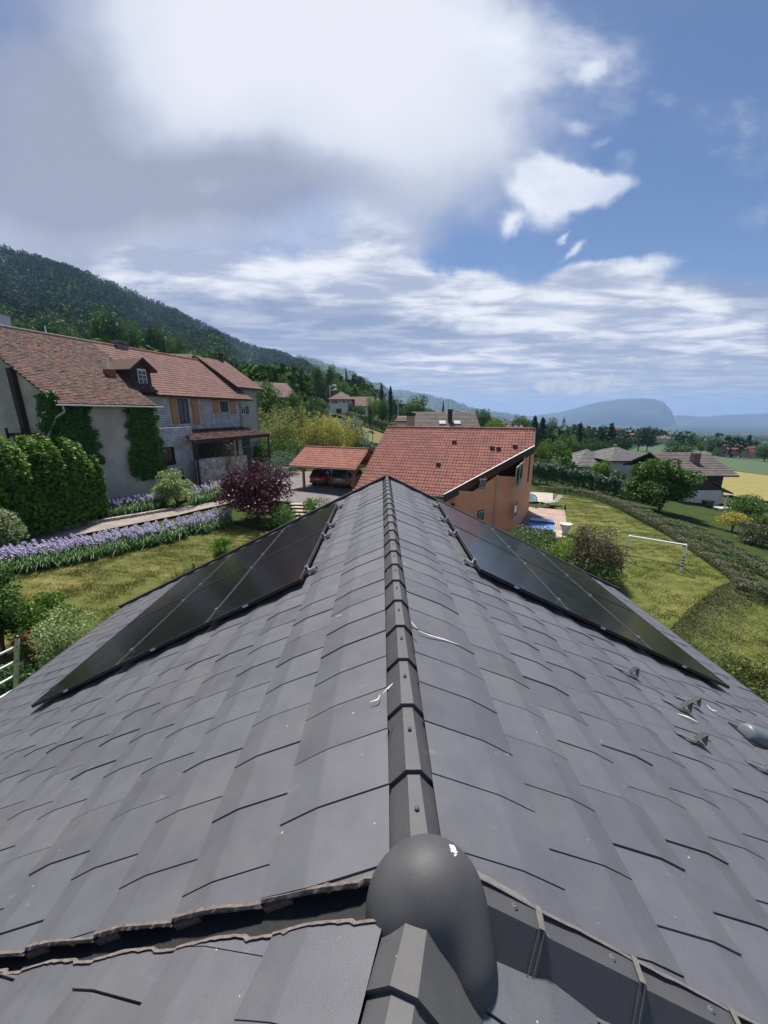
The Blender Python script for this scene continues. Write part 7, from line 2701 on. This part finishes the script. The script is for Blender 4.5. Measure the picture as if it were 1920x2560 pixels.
T = [('broad', 'lone dense round tree standing in the green field', 1695, 1098, 84, 120, L_DARK), ('tall', 'dark twin-topped tree cluster left of the green field, left crown', 1600, 1062, 50, 170, L_CONIF),
     ('tall', 'dark twin-topped tree cluster left of the green field, right crown', 1622, 1064, 44, 172, L_CONIF), ('broad', 'round dark tree right of the cream tower house', 1785, 1090, 46, 200, L_DARK),
     ('cone', 'dark conifer behind the far white house pair', 1869, 1086, 38, 215, L_CONIF), ('broad', 'dark tree cut by the right frame edge beyond the green field', 1916, 1106, 62, 180, L_DARK),
     ('broad', 'pale hazy tree between lone field tree and tower house', 1735, 1086, 44, 260, L_DARK), ('broad', 'small round tree left of the tower house', 1752, 1104, 24, 225, L_MID),
     ('cone', 'dark conifer right beside the orange house ridge end, left one', 1334, 1038, 60, 92, L_CONIF), ('cone', 'dark conifer right beside the orange house ridge end, right one', 1353, 1042, 64, 95, L_CONIF),
     ('broad', 'bright round tree above the orange roof, right of the brown roof', 1236, 1036, 62, 92, L_BRIGHT), ('broad', 'bluish tree standing behind the right end of the brown roof', 1198, 1016, 66, 130, L_DARK),
     ('tall', 'slim bluish tree right of the brown roof, farther back', 1220, 1026, 30, 150, L_DARK), ('broad', 'pale tree among roofs right of the bright round tree', 1300, 1034, 56, 150, L_MID),
     ('broad', 'pale hazy tree crown next to the church spire', 1378, 1040, 40, 260, L_GREYG), ('broad', 'grey-green tree right of the grey roofed far house', 1318, 1058, 36, 100, L_GREYG),
     ('cone', 'pointed conifer at the left of the belt right of the orange house', 1446, 1056, 60, 105, L_CONIF), ('tall', 'slim dark tree in the conifer belt right of the orange house', 1478, 1062, 44, 104, L_CONIF),
     ('tall', 'round topped dark tree beside the tallest conifer of the belt', 1502, 1058, 40, 110, L_CONIF), ('cone', 'tallest pointed conifer at the right of the belt', 1524, 1056, 66, 106, L_CONIF),
     ('broad', 'dark spreading tree at the right end of the conifer belt', 1552, 1082, 52, 96, L_CONIF), ('broad', 'mid green tree before the pointed conifers', 1420, 1078, 66, 88, L_MID),
     ('broad', 'large mid green tree right of the orange house corner', 1376, 1092, 76, 74, L_MID), ('broad', 'dark tree behind the grey hipped roof', 1470, 1090, 70, 86, L_DARK),
     ('broad', 'dull green tree between grey hipped roof and conifers', 1522, 1096, 56, 84, L_DARK), ('broad', 'fresh green young tree right of the red boarding', 1356, 1098, 34, 58, L_BRIGHT),
     ('tall', 'fresh green slim tree left of the grey hipped roof', 1415, 1116, 30, 62, L_BRIGHT), ('broad', 'olive round shrub tree below the red boarding', 1350, 1142, 44, 56, L_OLIVE),
     ('broad', 'dark purple round tree left of the grey hipped roof', 1397, 1132, 26, 60, L_MAROON), ('broad', 'grey-green garden tree beside the dark hedge', 1376, 1146, 60, 54, L_GREYG),
     ('broad', 'dark garden tree behind the dark hedge', 1424, 1150, 44, 55, L_DARK)]
# --- trees of the middle and the left slope
T += [('broad', 'leafy bright tree directly behind the cream house', 664, 938, 84, 62, L_MID), ('broad', 'bright green tree beside the timber chalet', 640, 962, 70, 66, L_BRIGHT),
      ('broad', 'dark copper tree over the timber chalet roof', 655, 928, 40, 98, L_MAROON), ('broad', 'golden green round tree right of the copper tree', 706, 928, 44, 100, L_BRIGHT),
      ('broad', 'mid green tree right of the timber chalet', 738, 970, 56, 74, L_MID), ('broad', 'dark tree between chalet and street lamp', 772, 984, 60, 76, L_DARK), ('broad', 'mid green tree just left of the street lamp', 800, 990, 60, 80, L_MID),
      ('broad', 'broad tree at the left of the tall grove', 756, 922, 60, 150, L_MID), ('tall', 'tall pale tree in the middle of the grove, left', 796, 904, 44, 165, L_MID), ('tall', 'tall pale tree in the middle of the grove, right', 822, 906, 46, 168, L_MID),
      ('broad', 'round tree at the right of the tall grove', 850, 942, 56, 150, L_MID), ('broad', 'dark tree below the tall grove', 830, 958, 50, 140, L_DARK), ('cone', 'small conifer above the grove, left of the poplars', 866, 924, 18, 190, L_CONIF),
      ('poplar', 'first dark poplar of the three on the slope', 884, 926, 18, 175, L_DARK), ('poplar', 'second dark poplar of the three on the slope', 899, 931, 17, 178, L_DARK), ('poplar', 'third dark poplar of the three on the slope', 908, 935, 17, 182, L_DARK),
      ('broad', 'rounded dark tree right of the poplars', 922, 950, 36, 185, L_DARK), ('broad', 'green tree above the low wing roof', 914, 970, 44, 135, L_MID), ('cone', 'dark spruce right of the hipped house, left one', 954, 958, 30, 130, L_CONIF),
      ('cone', 'dark spruce right of the hipped house, right one', 976, 964, 34, 132, L_CONIF), ('broad', 'bright drooping tree beside the clipped hedge, left', 936, 988, 50, 104, L_BRIGHT), ('broad', 'dark dense tree standing behind the clipped hedge', 956, 992, 46, 98, L_MID),
      ('broad', 'big full tree left of the brown roofed house', 1040, 980, 72, 118, L_MID), ('cone', 'dark narrow conifer above the brown roof', 1107, 1002, 17, 150, L_CONIF), ('broad', 'green tree behind the big full tree', 1014, 1008, 40, 140, L_DARK),
      ('broad', 'low trees above the brown roof, left', 1072, 1016, 40, 170, L_MID), ('broad', 'low trees above the brown roof, right', 1140, 1022, 40, 170, L_DARK), ('broad', 'shrubby tree before the white garage', 900, 1010, 44, 100, L_DARK),
      ('broad', 'small garden tree right of the white garage', 880, 1004, 26, 101, L_DARK), ('tall', 'slim young tree beside the thin pole', 927, 1005, 20, 86, L_MID), ('broad', 'small maroon tree before the hipped house', 838, 998, 24, 104, L_MAROON),
      ('tall', 'large leafy tree at the left end of the big grove', 248, 770, 66, 120, L_MID), ('tall', 'large leafy tree in the big grove, second from left', 290, 772, 66, 123, L_DARK), ('tall', 'large leafy tree in the big grove, third from left', 335, 780, 68, 124, L_MID),
      ('tall', 'large leafy tree in the big grove, fourth from left', 376, 792, 62, 126, L_DARK), ('tall', 'leafy tree at the right end of the big grove', 412, 810, 62, 128, L_MID), ('broad', 'smaller round tree below the right end of the grove', 450, 826, 60, 126, L_MID),
      ('broad', 'bright yellow-green tree peeping over the long red roof', 482, 866, 78, 84, L_BRIGHT), ('broad', 'dark green tree above the barn ridge, left of the grove', 132, 782, 76, 96, L_DARK), ('broad', 'mid green tree above the barn ridge, next to the white gable', 182, 802, 66, 100, L_MID),
      ('broad', 'small dark tree right behind the antenna on the barn ridge', 200, 830, 60, 80, L_DARK), ('broad', 'dark tree at upper left above the white chimney', 60, 790, 70, 110, L_MID), ('broad', 'light green tree at the left frame edge above the barn', 12, 786, 66, 115, L_MID),
      ('broad', 'mid green tree right of the bright yellow-green tree', 530, 892, 60, 96, L_MID), ('broad', 'pale green tree above the right end of the long roof', 580, 912, 60, 110, L_GREYG), ('broad', 'dark green tree above the far chimney', 612, 926, 50, 120, L_DARK),
      ('broad', 'bushy tree on the slope behind the bamboo, left', 700, 1000, 70, 66, L_DARK), ('broad', 'bushy tree on the slope behind the bamboo, middle', 745, 1010, 60, 68, L_MID), ('broad', 'bushy tree on the slope behind the bamboo, right', 790, 1016, 60, 70, L_DARK),
      ('broad', 'round tree far up the slope over the pale house chimney', 560, 896, 60, 160, L_MID), ('broad', 'round tree far up the slope left of the copper tree', 620, 905, 50, 165, L_MID)]
for row in T:
    tree(*row)
# woods that read as one mass: belts behind the trees above
qw = np.random.default_rng(9)


def belt(name, label, n, rmin, rmax, a0, a1, h0, h1, mat, mask=None, qn=60, con=0.1):
    tag(scatter(name, n, rmin, rmax, a0, a1, h0, h1, mat, qw, int(qn * 2.3), mask, con, 0.165), label, 'woodland')


belt('hillside_wood', 'dense broadleaf wood on the hillside above the farmhouse', 620, 105, 330, -60, -12, 7, 11, M_FORB, None, 60)
belt('slope_wood', 'mixed wood on the slope below the mountain shoulder', 260, 130, 420, -13, -2, 7, 12, M_FORB, lambda x, y: clump_noise(x, y, 30, 2) > -0.1, 60, 0.3)
belt('village_trees', 'belt of garden trees and hedges among the far roofs', 380, 125, 420, -2, 27, 4, 8, M_FORC, lambda x, y: clump_noise(x, y, 26, 5) > 0.1, 46, 0.25)
belt('field_edge_trees', 'thin hazy tree line at the far edge of the green field', 170, 255, 430, 26, 44, 6, 10, M_FORC, lambda x, y: clump_noise(x, y, 40, 8) > 0.0, 46, 0.15)
belt('garden_thicket', 'dense garden thicket on the slope right of the orange house', 60, 62, 100, 16, 26, 2.0, 3.6, M_FORB, None, 90, 0.1)


# ------------------------------------------------------------------ things in the gardens
# goal on the right lawn
gl, g_r = G(1563, 1403), G(1702, 1430)
gd = (g_r - gl)[:2]
GW = np.linalg.norm(gd)
gd = gd / GW
gi = np.array([-gd[1], gd[0]])
if gi[1] < 0:
    gi = -gi
go = thing('goal', 'white football goal without a net on the lawn', 'goal', (gl + g_r) / 2)
GH = 1.50


def GPt(u, v, z):
    x, y = gl[0] + gd[0] * u + gi[0] * v, gl[1] + gd[1] * u + gi[1] * v
    return np.array([x, y, H(x, y)[0] + z])


L0, L1 = GPt(0, 0, 0), GPt(0, 0, GH)
R0, R1 = GPt(GW, 0, 0), GPt(GW, 0, GH)
for a, b in ((L0, L1), (R0, R1)):
    part('post', MB().tube([a - np.array([0, 0, 0.1]), b], 0.055, 10), M_WHITE, go)
    m_ = MB()
    for k in range(4):
        z0 = 0.30 + k * 0.17
        m_.tube([a + (b - a) * (z0 / GH), a + (b - a) * ((z0 + 0.07) / GH)], 0.057, 10)
    part('tape', m_, M_BLACKFRAME, go)
part('crossbar', MB().tube([L1, R1], 0.055, 10), M_WHITE, go)
for u in (0.0, GW):
    p = [GPt(u, 0, GH), GPt(u, 0.35, GH - 0.03), GPt(u, 0.48, GH - 0.12), GPt(u, 1.15, 0.05)]
    part('stay', MB().tube(p, 0.032, 8), M_WHITE, go)
part('ground_bar', MB().tube([GPt(0, 1.15, 0.04), GPt(GW, 1.15, 0.04)], 0.03, 8), M_OLIVEBAR if 'M_OLIVEBAR' in globals() else M_DARKWOOD, go)

# terrace of wooden boards, paving beside it
m, t, out = base_mat('deck_boards')
ob = t.n('ShaderNodeTexCoord').outputs['Object']
ang = math.atan2(OD[1], OD[0])
wv = t.n('ShaderNodeTexWave', bands_direction='X', i={'Vector': t.mapping(ob, rot=(0, 0, -ang)), 'Scale': 2.2, 'Distortion': 0.0})
n1 = t.noise(ob, 1.2, 5, 0.6)
c = t.mix(t.ss(n1, 0.35, 0.65), (0.33, 0.21, 0.175, 1), (0.42, 0.30, 0.255, 1))
c = t.mix(t.ss(wv.outputs[1], 0.88, 1.0), c, (0.10, 0.06, 0.05, 1))
pbr(t, out, c, 0.75, wv.outputs[1], 0.3, 0.01)
M_DECK = m
M_PAVE = plain('pale_paving', (0.42, 0.36, 0.30), 0.9, 0.15, 2.0)
M_SLATE = plain('grey_mat', (0.16, 0.16, 0.17), 0.9, 0.15, 3.0)
dk = [G(*p)[:2] for p in ((1301, 1286), (1318, 1269), (1412, 1278), (1418, 1326), (1390, 1326), (1290, 1312))]
drape('terrace', dk, M_DECK, 0.09, 1.0)
pv = [G(*p)[:2] for p in ((1286, 1313), (1292, 1312), (1418, 1326), (1420, 1345), (1300, 1350), (1280, 1335))]
drape('paving', pv, M_PAVE, 0.07, 1.0)
om = drape('outdoor_mat', [G(*p)[:2] for p in ((1292, 1311), (1306, 1289), (1356, 1293), (1345, 1318))], M_SLATE, 0.105, 1.0)
del om['kind']
tag(om, 'dull grey outdoor mat on the terrace boards beside the orange wall', 'mat')
# table tennis table
tl = G(1354, 1336)
tt = thing('table_tennis_table', 'blue table tennis table on the terrace', 'table tennis table', tl)
c0, c1, c2, c3 = on_z(1325, 1322, tl[2] + 0.78), on_z(1381, 1328, tl[2] + 0.78), on_z(1384, 1306, tl[2] + 0.78), on_z(1331, 1300, tl[2] + 0.78)
M_BLUE = plain('blue_table_top', (0.10, 0.22, 0.52), 0.4, 0.06)
cA = (c0 + c1) / 2
ux = (c1 - c0)[:2]; ux = np.array([*(ux / np.linalg.norm(ux)), 0])
uy = np.array([-ux[1], ux[0], 0])


def TP(u, v, z):
    return np.array([cA[0], cA[1], tl[2] + 0.10]) + ux * u + uy * v + np.array([0, 0, z])


for v0, v1 in ((0.0, 1.36), (1.38, 2.74)):
    tp = part('table_half', MB().prism([TP(-0.76, v0, 0.735), TP(0.76, v0, 0.735), TP(0.76, v1, 0.735), TP(-0.76, v1, 0.735)], (0, 0, 0.025)), M_BLUE, tt)
m_ = MB().prism([TP(-0.82, 1.37, 0.77), TP(0.82, 1.37, 0.77), TP(0.82, 1.37, 0.92), TP(-0.82, 1.37, 0.92)], uy * 0.01)
part('net', m_, plain('net_blue', (0.04, 0.07, 0.16), 0.8), tt)
for u in (-0.62, 0.62):
    for v in (0.35, 2.4):
        part('leg', MB().bar(TP(u, v, 0), TP(u, v, 0.73), 0.05), M_DARK, tt)
part('apron', MB().prism([TP(-0.74, 0.03, 0.66), TP(0.74, 0.03, 0.66), TP(0.74, 0.03, 0.733), TP(-0.74, 0.03, 0.733)], uy * 0.03), M_DARK, tt)
rk = thing('racket', 'small wooden racket lying on the blue table', 'racket', TP(0.12, 1.75, 0.78))
m_ = MB().lathe([(0.08, 0), (0.08, 0.012)], tuple(TP(0.12, 1.75, 0.765)), 12)
part('blade', m_, plain('racket_wood', (0.35, 0.25, 0.15), 0.6), rk)
part('handle', MB().bar(TP(0.12, 1.67, 0.775), TP(0.05, 1.55, 0.775), 0.03), M_DARKWOOD, rk)
# tall black box barbecue by the wall
bq = G(1307, 1279)
bb_ = thing('barbecue', 'black boxy barbecue against the orange wall', 'barbecue', bq)
part('cabinet', MB().box(bq + np.array([0, 0, 0.55]), (0.85, 0.6, 0.9), rz=-0.35), M_BLACKFRAME, bb_)
m_ = MB().lathe([(0.42, 0), (0.40, 0.14), (0.28, 0.26), (0.05, 0.31)], tuple(bq + np.array([0, 0, 1.0])), 14)
part('lid', m_, M_BLACKFRAME, bb_)
for sx in (-0.35, 0.35):
    part('leg', MB().bar(bq + np.array([sx, -0.15, 0]), bq + np.array([sx, -0.15, 0.12]), 0.06), M_STEEL, bb_)
part('badge', MB().box(bq + np.array([0.0, -0.33, 1.02]), (0.10, 0.03, 0.06)), M_SILVER, bb_)
# planter urn
pu = G(1412, 1336)
ur = thing('planter_urn', 'white round planter urn at the terrace corner', 'planter', pu)
m_ = MB().lathe([(0.18, 0), (0.22, 0.06), (0.17, 0.14), (0.30, 0.55), (0.40, 0.72), (0.42, 0.78), (0.36, 0.78), (0.30, 0.70)], tuple(pu), 20)
part('bowl', m_, plain('stone_white', (0.58, 0.55, 0.50), 0.8, 0.08), ur, smooth=True)
part('soil', MB().lathe([(0.34, 0), (0.33, 0.01)], tuple(pu + np.array([0, 0, 0.68])), 16), M_DARKWOOD, ur)
# small bollard lamp at the terrace corner
sl_ = G(1412, 1277)
bo = thing('bollard_light', 'short dark bollard light at the far corner of the terrace', 'bollard light', sl_)
part('post', MB().lathe([(0.06, 0), (0.06, 0.42)], tuple(sl_), 10), M_DARK, bo)
part('head', MB().lathe([(0.08, 0.42), (0.08, 0.55), (0.03, 0.60)], tuple(sl_), 10), M_STEEL, bo)
# pool with glazed cover and paved surround
pd_ = [G(*p)[:2] for p in ((1302, 1256), (1348, 1256), (1382, 1258), (1382, 1234), (1350, 1232), (1306, 1230))]
drape('pool_surround', pd_, M_PAVE, 0.06, 1.5)
zP = G(1330, 1254)[2]
m, t, out = base_mat('pool_water')
pbr(t, out, (0.10, 0.42, 0.48, 1), 0.08, spec=0.5)
M_WATER = m
a0 = on_z(1300, 1252, zP + 0.05); a1 = on_z(1341, 1253, zP + 0.05)
px_ = (a1 - a0); pw_ = np.linalg.norm(px_); px_ = px_ / pw_
py_ = np.array([-px_[1], px_[0], 0.0])
if py_[1] < 0:
    py_ = -py_
po = thing('pool_cover', 'low arched glazed cover over the turquoise pool', 'pool cover', (a0 + a1) / 2)
PLEN = 7.5


def PP_(u, v, z):
    return np.array([a0[0], a0[1], zP]) + px_ * u + py_ * v + np.array([0, 0, z])


m, t, out = base_mat('cover_glazing')
g1 = t.n('ShaderNodeBsdfTransparent', i={0: (0.90, 0.97, 0.98, 1)})
g2 = t.n('ShaderNodeBsdfPrincipled', i={'Base Color': (0.72, 0.80, 0.82, 1), 'Roughness': 0.18})
t.set(out, 0, t.n('ShaderNodeMixShader', i={0: 0.48, 1: g1.outputs[0], 2: g2.outputs[0]}))
M_COVER = m
nA = 9
arch = [(-0.05 + (pw_ + 0.1) * (0.5 - 0.5 * math.cos(math.pi * k / (nA - 1))), 0.12 + 0.62 * math.sin(math.pi * k / (nA - 1)) ** 0.7) for k in range(nA)]
gz_ = MB()
for k in range(nA - 1):
    gz_.poly(PP_(arch[k][0], 0, arch[k][1]), PP_(arch[k + 1][0], 0, arch[k + 1][1]), PP_(arch[k + 1][0], PLEN, arch[k + 1][1]), PP_(arch[k][0], PLEN, arch[k][1]))
gz_.poly(*[PP_(u, 0, z) for u, z in arch])
part('glazing', gz_, M_COVER, po)
for v in np.linspace(0, PLEN, 5):
    part('arch_rib', MB().tube([PP_(u, v, z + 0.01) for u, z in arch], 0.05, 6), M_WHITE, po)
m_ = MB()
for u in (-0.08, pw_ + 0.08):
    m_.bar(PP_(u, -0.05, 0.1), PP_(u, PLEN, 0.1), 0.08, 0.12)
m_.bar(PP_(pw_ * 0.5, 0, 0.77), PP_(pw_ * 0.5, PLEN, 0.77), 0.06, 0.05)
part('side_rail', m_, M_WHITE, po)
wt = part('pool_water', MB().prism([PP_(0.05, 0.1, 0.085), PP_(pw_ - 0.05, 0.1, 0.085), PP_(pw_ - 0.05, PLEN - 0.1, 0.085), PP_(0.05, PLEN - 0.1, 0.085)], (0, 0, -0.04)), M_WATER)
tag(wt, kind='structure')


# sun loungers
def make_lounger():
    r = thing('sun_lounger', 'lounger', 'sun lounger', (0, 0, 0), 'loungers between terrace and pool')
    s = MB()
    s.prism([(-0.32, 0.0, 0.34), (0.32, 0.0, 0.34), (0.32, 1.25, 0.38), (-0.32, 1.25, 0.38)], (0, 0, 0.03))
    part('seat', s, plain('grey_sling', (0.28, 0.28, 0.27), 0.8, 0.1), r)
    s = MB()
    s.prism([(-0.32, 1.25, 0.38), (0.32, 1.25, 0.38), (0.32, 1.75, 0.92), (-0.32, 1.75, 0.92)], (0, 0.02, 0.03))
    part('backrest', s, MATS['grey_sling'], r)
    for sx in (-1, 1):
        s = MB()
        s.tube([(sx * 0.35, -0.12, 0.03), (sx * 0.35, 0.05, 0.33), (sx * 0.35, 0.7, 0.38), (sx * 0.35, 1.35, 0.30), (sx * 0.35, 1.75, 0.03)], 0.028, 6)
        part('runner', s, M_SILVER, r)
    return r


lg = make_lounger()
b1_ = G(1320, 1264)
lg.location, lg.rotation_euler, lg['label'] = b1_ + np.array([0, 0, 0.02]), (0, 0, R(20)), 'grey sun lounger with upright back beside the black barbecue'
b2_ = G(1356, 1266)
dup(lg, b2_ + np.array([0, 0, 0.02]), R(-78), 'grey sun lounger lying low on the grass before the pool paving')
# shoes on the terrace
for k, (x, y) in enumerate(((1332, 1271), (1338, 1273))):
    q = G(x, y)
    s_ = thing('shoe', 'left one of two shoes left on the terrace boards' if k == 0 else 'right one of two shoes left on the terrace boards', 'shoe', q, 'pair of shoes on the terrace')
    part('upper', MB().tube([q + np.array([0, 0, 0.12]), q + np.array([0.10, 0.03, 0.15]), q + np.array([0.24, 0.06, 0.12])], [0.04, 0.055, 0.035], 8), M_BROWNTILE, s_)
    part('sole', MB().bar(q + np.array([-0.03, 0, 0.10]), q + np.array([0.27, 0.07, 0.10]), 0.09, 0.02), M_DARK, s_)
# sleeper steps by the driveway
for k, (x, y) in enumerate(((752, 1262), (756, 1270), (760, 1279), (765, 1288), (770, 1298))):
    q = G(x, y)
    wd = 1.5
    st = thing('step', ('top', 'second', 'third', 'fourth', 'lowest')[k] + ' pale stone step between maroon shrub and driveway', 'step', q, 'garden steps')
    part('tread', MB().box(q + np.array([0, 0, 0.03]), (wd, 0.42, 0.09), rz=R(-6)), M_PAVE, st)
    part('riser', MB().box(q + np.array([0.02, -0.25, -0.02]), (wd + 0.1, 0.09, 0.16), rz=R(-6)), M_DARKWOOD, st)
kb = [at(786, 1253, 26.6), at(840, 1252, 26.0)]
k_ = MB().bar(kb[0] + np.array([0, 0, 0.02]), kb[1] + np.array([0, 0, 0.02]), 0.15, 0.22)
kk = part('kerb', k_, M_PAVE)
tag(kk, 'pale concrete kerb between the step plant and the driveway', 'kerb')
kk['kind'] = 'structure'
# stone edging of the back iris bed
ed = MB()
ep = smooth_line([G(*p) for p in ((20, 1345), (130, 1328), (250, 1307), (340, 1292), (430, 1276))], 10)
for k in range(0, len(ep) - 1):
    ed.box(np.array([ep[k][0], ep[k][1], H(ep[k][0], ep[k][1])[0] + 0.06]), (0.30, 0.2, 0.24), rz=rng.uniform(-0.2, 0.6))
e_ = part('stone_edging', ed, M_STONE)
tag(e_, 'low edging of dark stones along the back iris bed', 'edging')


# street lamps and poles
def lamp(label, x, ytop, Y_, arm, two=False, mat=None):
    b = at(x, ytop, Y_)
    ht = on_y(x, ytop, Y_)[2] - b[2]
    r = thing('street_lamp', label, 'street lamp', b, 'street lamps on the slope road')
    k = Y_ / 75.0
    part('pole', MB().tube([b, b + np.array([0, 0, ht])], [0.14 * k, 0.09 * k], 8), mat or plain('concrete_pole', (0.42, 0.42, 0.42), 0.8, 0.1), r)
    top = b + np.array([0, 0, ht])
    part('arm', MB().tube([top - np.array([0, 0, 0.5]), top + np.array([arm * 0.4, 0, -0.1]), top + np.array([arm, 0, 0.0])], 0.06 * k, 6), M_WHITE, r)
    part('lamp_head', MB().tube([top + np.array([arm * 0.85, 0, 0.0]), top + np.array([arm * 1.3, 0, 0.04]), top + np.array([arm * 1.7, 0, -0.05])], [0.10 * k, 0.17 * k, 0.08 * k], 8), M_WHITE, r)
    if two:
        part('lamp_head', MB().tube([top + np.array([arm * 0.9, 0, -0.75]), top + np.array([arm * 1.8, 0, -0.6])], [0.09 * k, 0.18 * k], 8), M_WHITE, r)
        part('arm', MB().tube([top - np.array([0, 0, 0.9]), top + np.array([arm * 0.9, 0, -0.75])], 0.05 * k, 6), M_WHITE, r)
    return r


lamp('tall pale street lamp with two heads rising over the bamboo', 826, 964, 72, 0.7, True)
lamp('grey street lamp at the right end of the clipped hedge', 995, 999, 84, 0.6)
b = at(931, 1030, 72)
ht = on_y(931, 1029, 72)[2] - b[2]
p_ = thing('thin_pole', 'thin pale metal pole on the dry meadow', 'pole', b)
part('pole', MB().tube([b, b + np.array([0, 0, ht])], 0.07, 6), M_STEEL, p_)
part('cap', MB().lathe([(0.09, 0), (0.09, 0.1)], tuple(b + np.array([0, 0, ht])), 8), M_STEEL, p_)
# antenna on the barn ridge
b = FP(0.9, RB, RZ)
q = on_y(119, 847, b[1])
an_ = thing('antenna_mast', 'thin pale mast on the barn ridge', 'antenna', (q[0], b[1], RZ))
part('mast', MB().tube([(q[0], b[1], RZ - 0.3), (q[0] - 0.02, b[1], RZ + 1.0)], 0.04, 6), M_SILVER, an_)
part('foot', MB().box((q[0], b[1], RZ + 0.05), (0.2, 0.2, 0.12)), M_SILVER, an_)
# cream post with crossbar and slab beside the chalet
b = at(1811, 1262, 43.0)
tp_ = thing('clothes_post', 'cream post with a crossbar beside the timber chalet', 'post', b)
t_ = on_y(1815, 1238, 43.0)[2] - b[2]
part('post', MB().tube([b, b + np.array([0.15, 0, t_])], 0.09, 8), M_PALEWALL, tp_)
part('crossbar', MB().bar(b + np.array([-0.4, 0, t_]), b + np.array([0.75, 0, t_ + 0.05]), 0.12, 0.10), M_PALEWALL, tp_)
part('foot', MB().box(b + np.array([0, 0, 0.12]), (1.8, 1.0, 0.24)), M_PALEWALL, tp_)
drape('terrace', [G(*p)[:2] for p in ((1772, 1262), (1815, 1270), (1826, 1276), (1785, 1272))], M_PAVE, 0.12, 1.0)
# pipe rail at the right edge
a, b = at(1848, 1291, 30.0), at(1925, 1302, 28.5)
pr_ = thing('pipe_rail', 'pale blue pipe rail between bushes at the right edge', 'railing', (a + b) / 2)
for dz in (0.75, 1.0):
    part('rail', MB().tube([a + np.array([0, 0, dz]), b + np.array([0, 0, dz])], 0.05, 8), plain('blue_grey_pipe', (0.22, 0.29, 0.32), 0.5, 0.1), pr_)
for k in (0, 0.5, 1):
    q = a + (b - a) * k
    part('post', MB().tube([q, q + np.array([0, 0, 1.02])], 0.05, 8), MATS['blue_grey_pipe'], pr_)
# dark planter box by the chalet wall
q = at(1768, 1262, 44.0)
bx = thing('planter_box', 'dark box on the ground at the corner of the chalet', 'box', q)
part('crate', MB().box(q + np.array([0, 0, 0.35]), (0.9, 0.7, 0.7)), M_DARKWOOD, bx)
part('lid', MB().box(q + np.array([0, 0, 0.73]), (1.0, 0.8, 0.06)), M_DARK, bx)
# retaining wall and railing near the carport
a, b = at(640, 1180, 39.0), at(720, 1182, 38.5)
rw = thing('garden_wall', 'low grey wall with a railing left of the carport', 'wall', (a + b) / 2)
m_ = MB().bar(a + np.array([0, 0, 0.3]), b + np.array([0, 0, 0.3]), 0.3, 1.3)
part('wall', m_, M_STUCCO, rw)
for dz in (1.2, 1.6):
    part('rail', MB().tube([a + np.array([0, 0, dz]), b + np.array([0, 0, dz])], 0.03, 6), M_STEEL, rw)
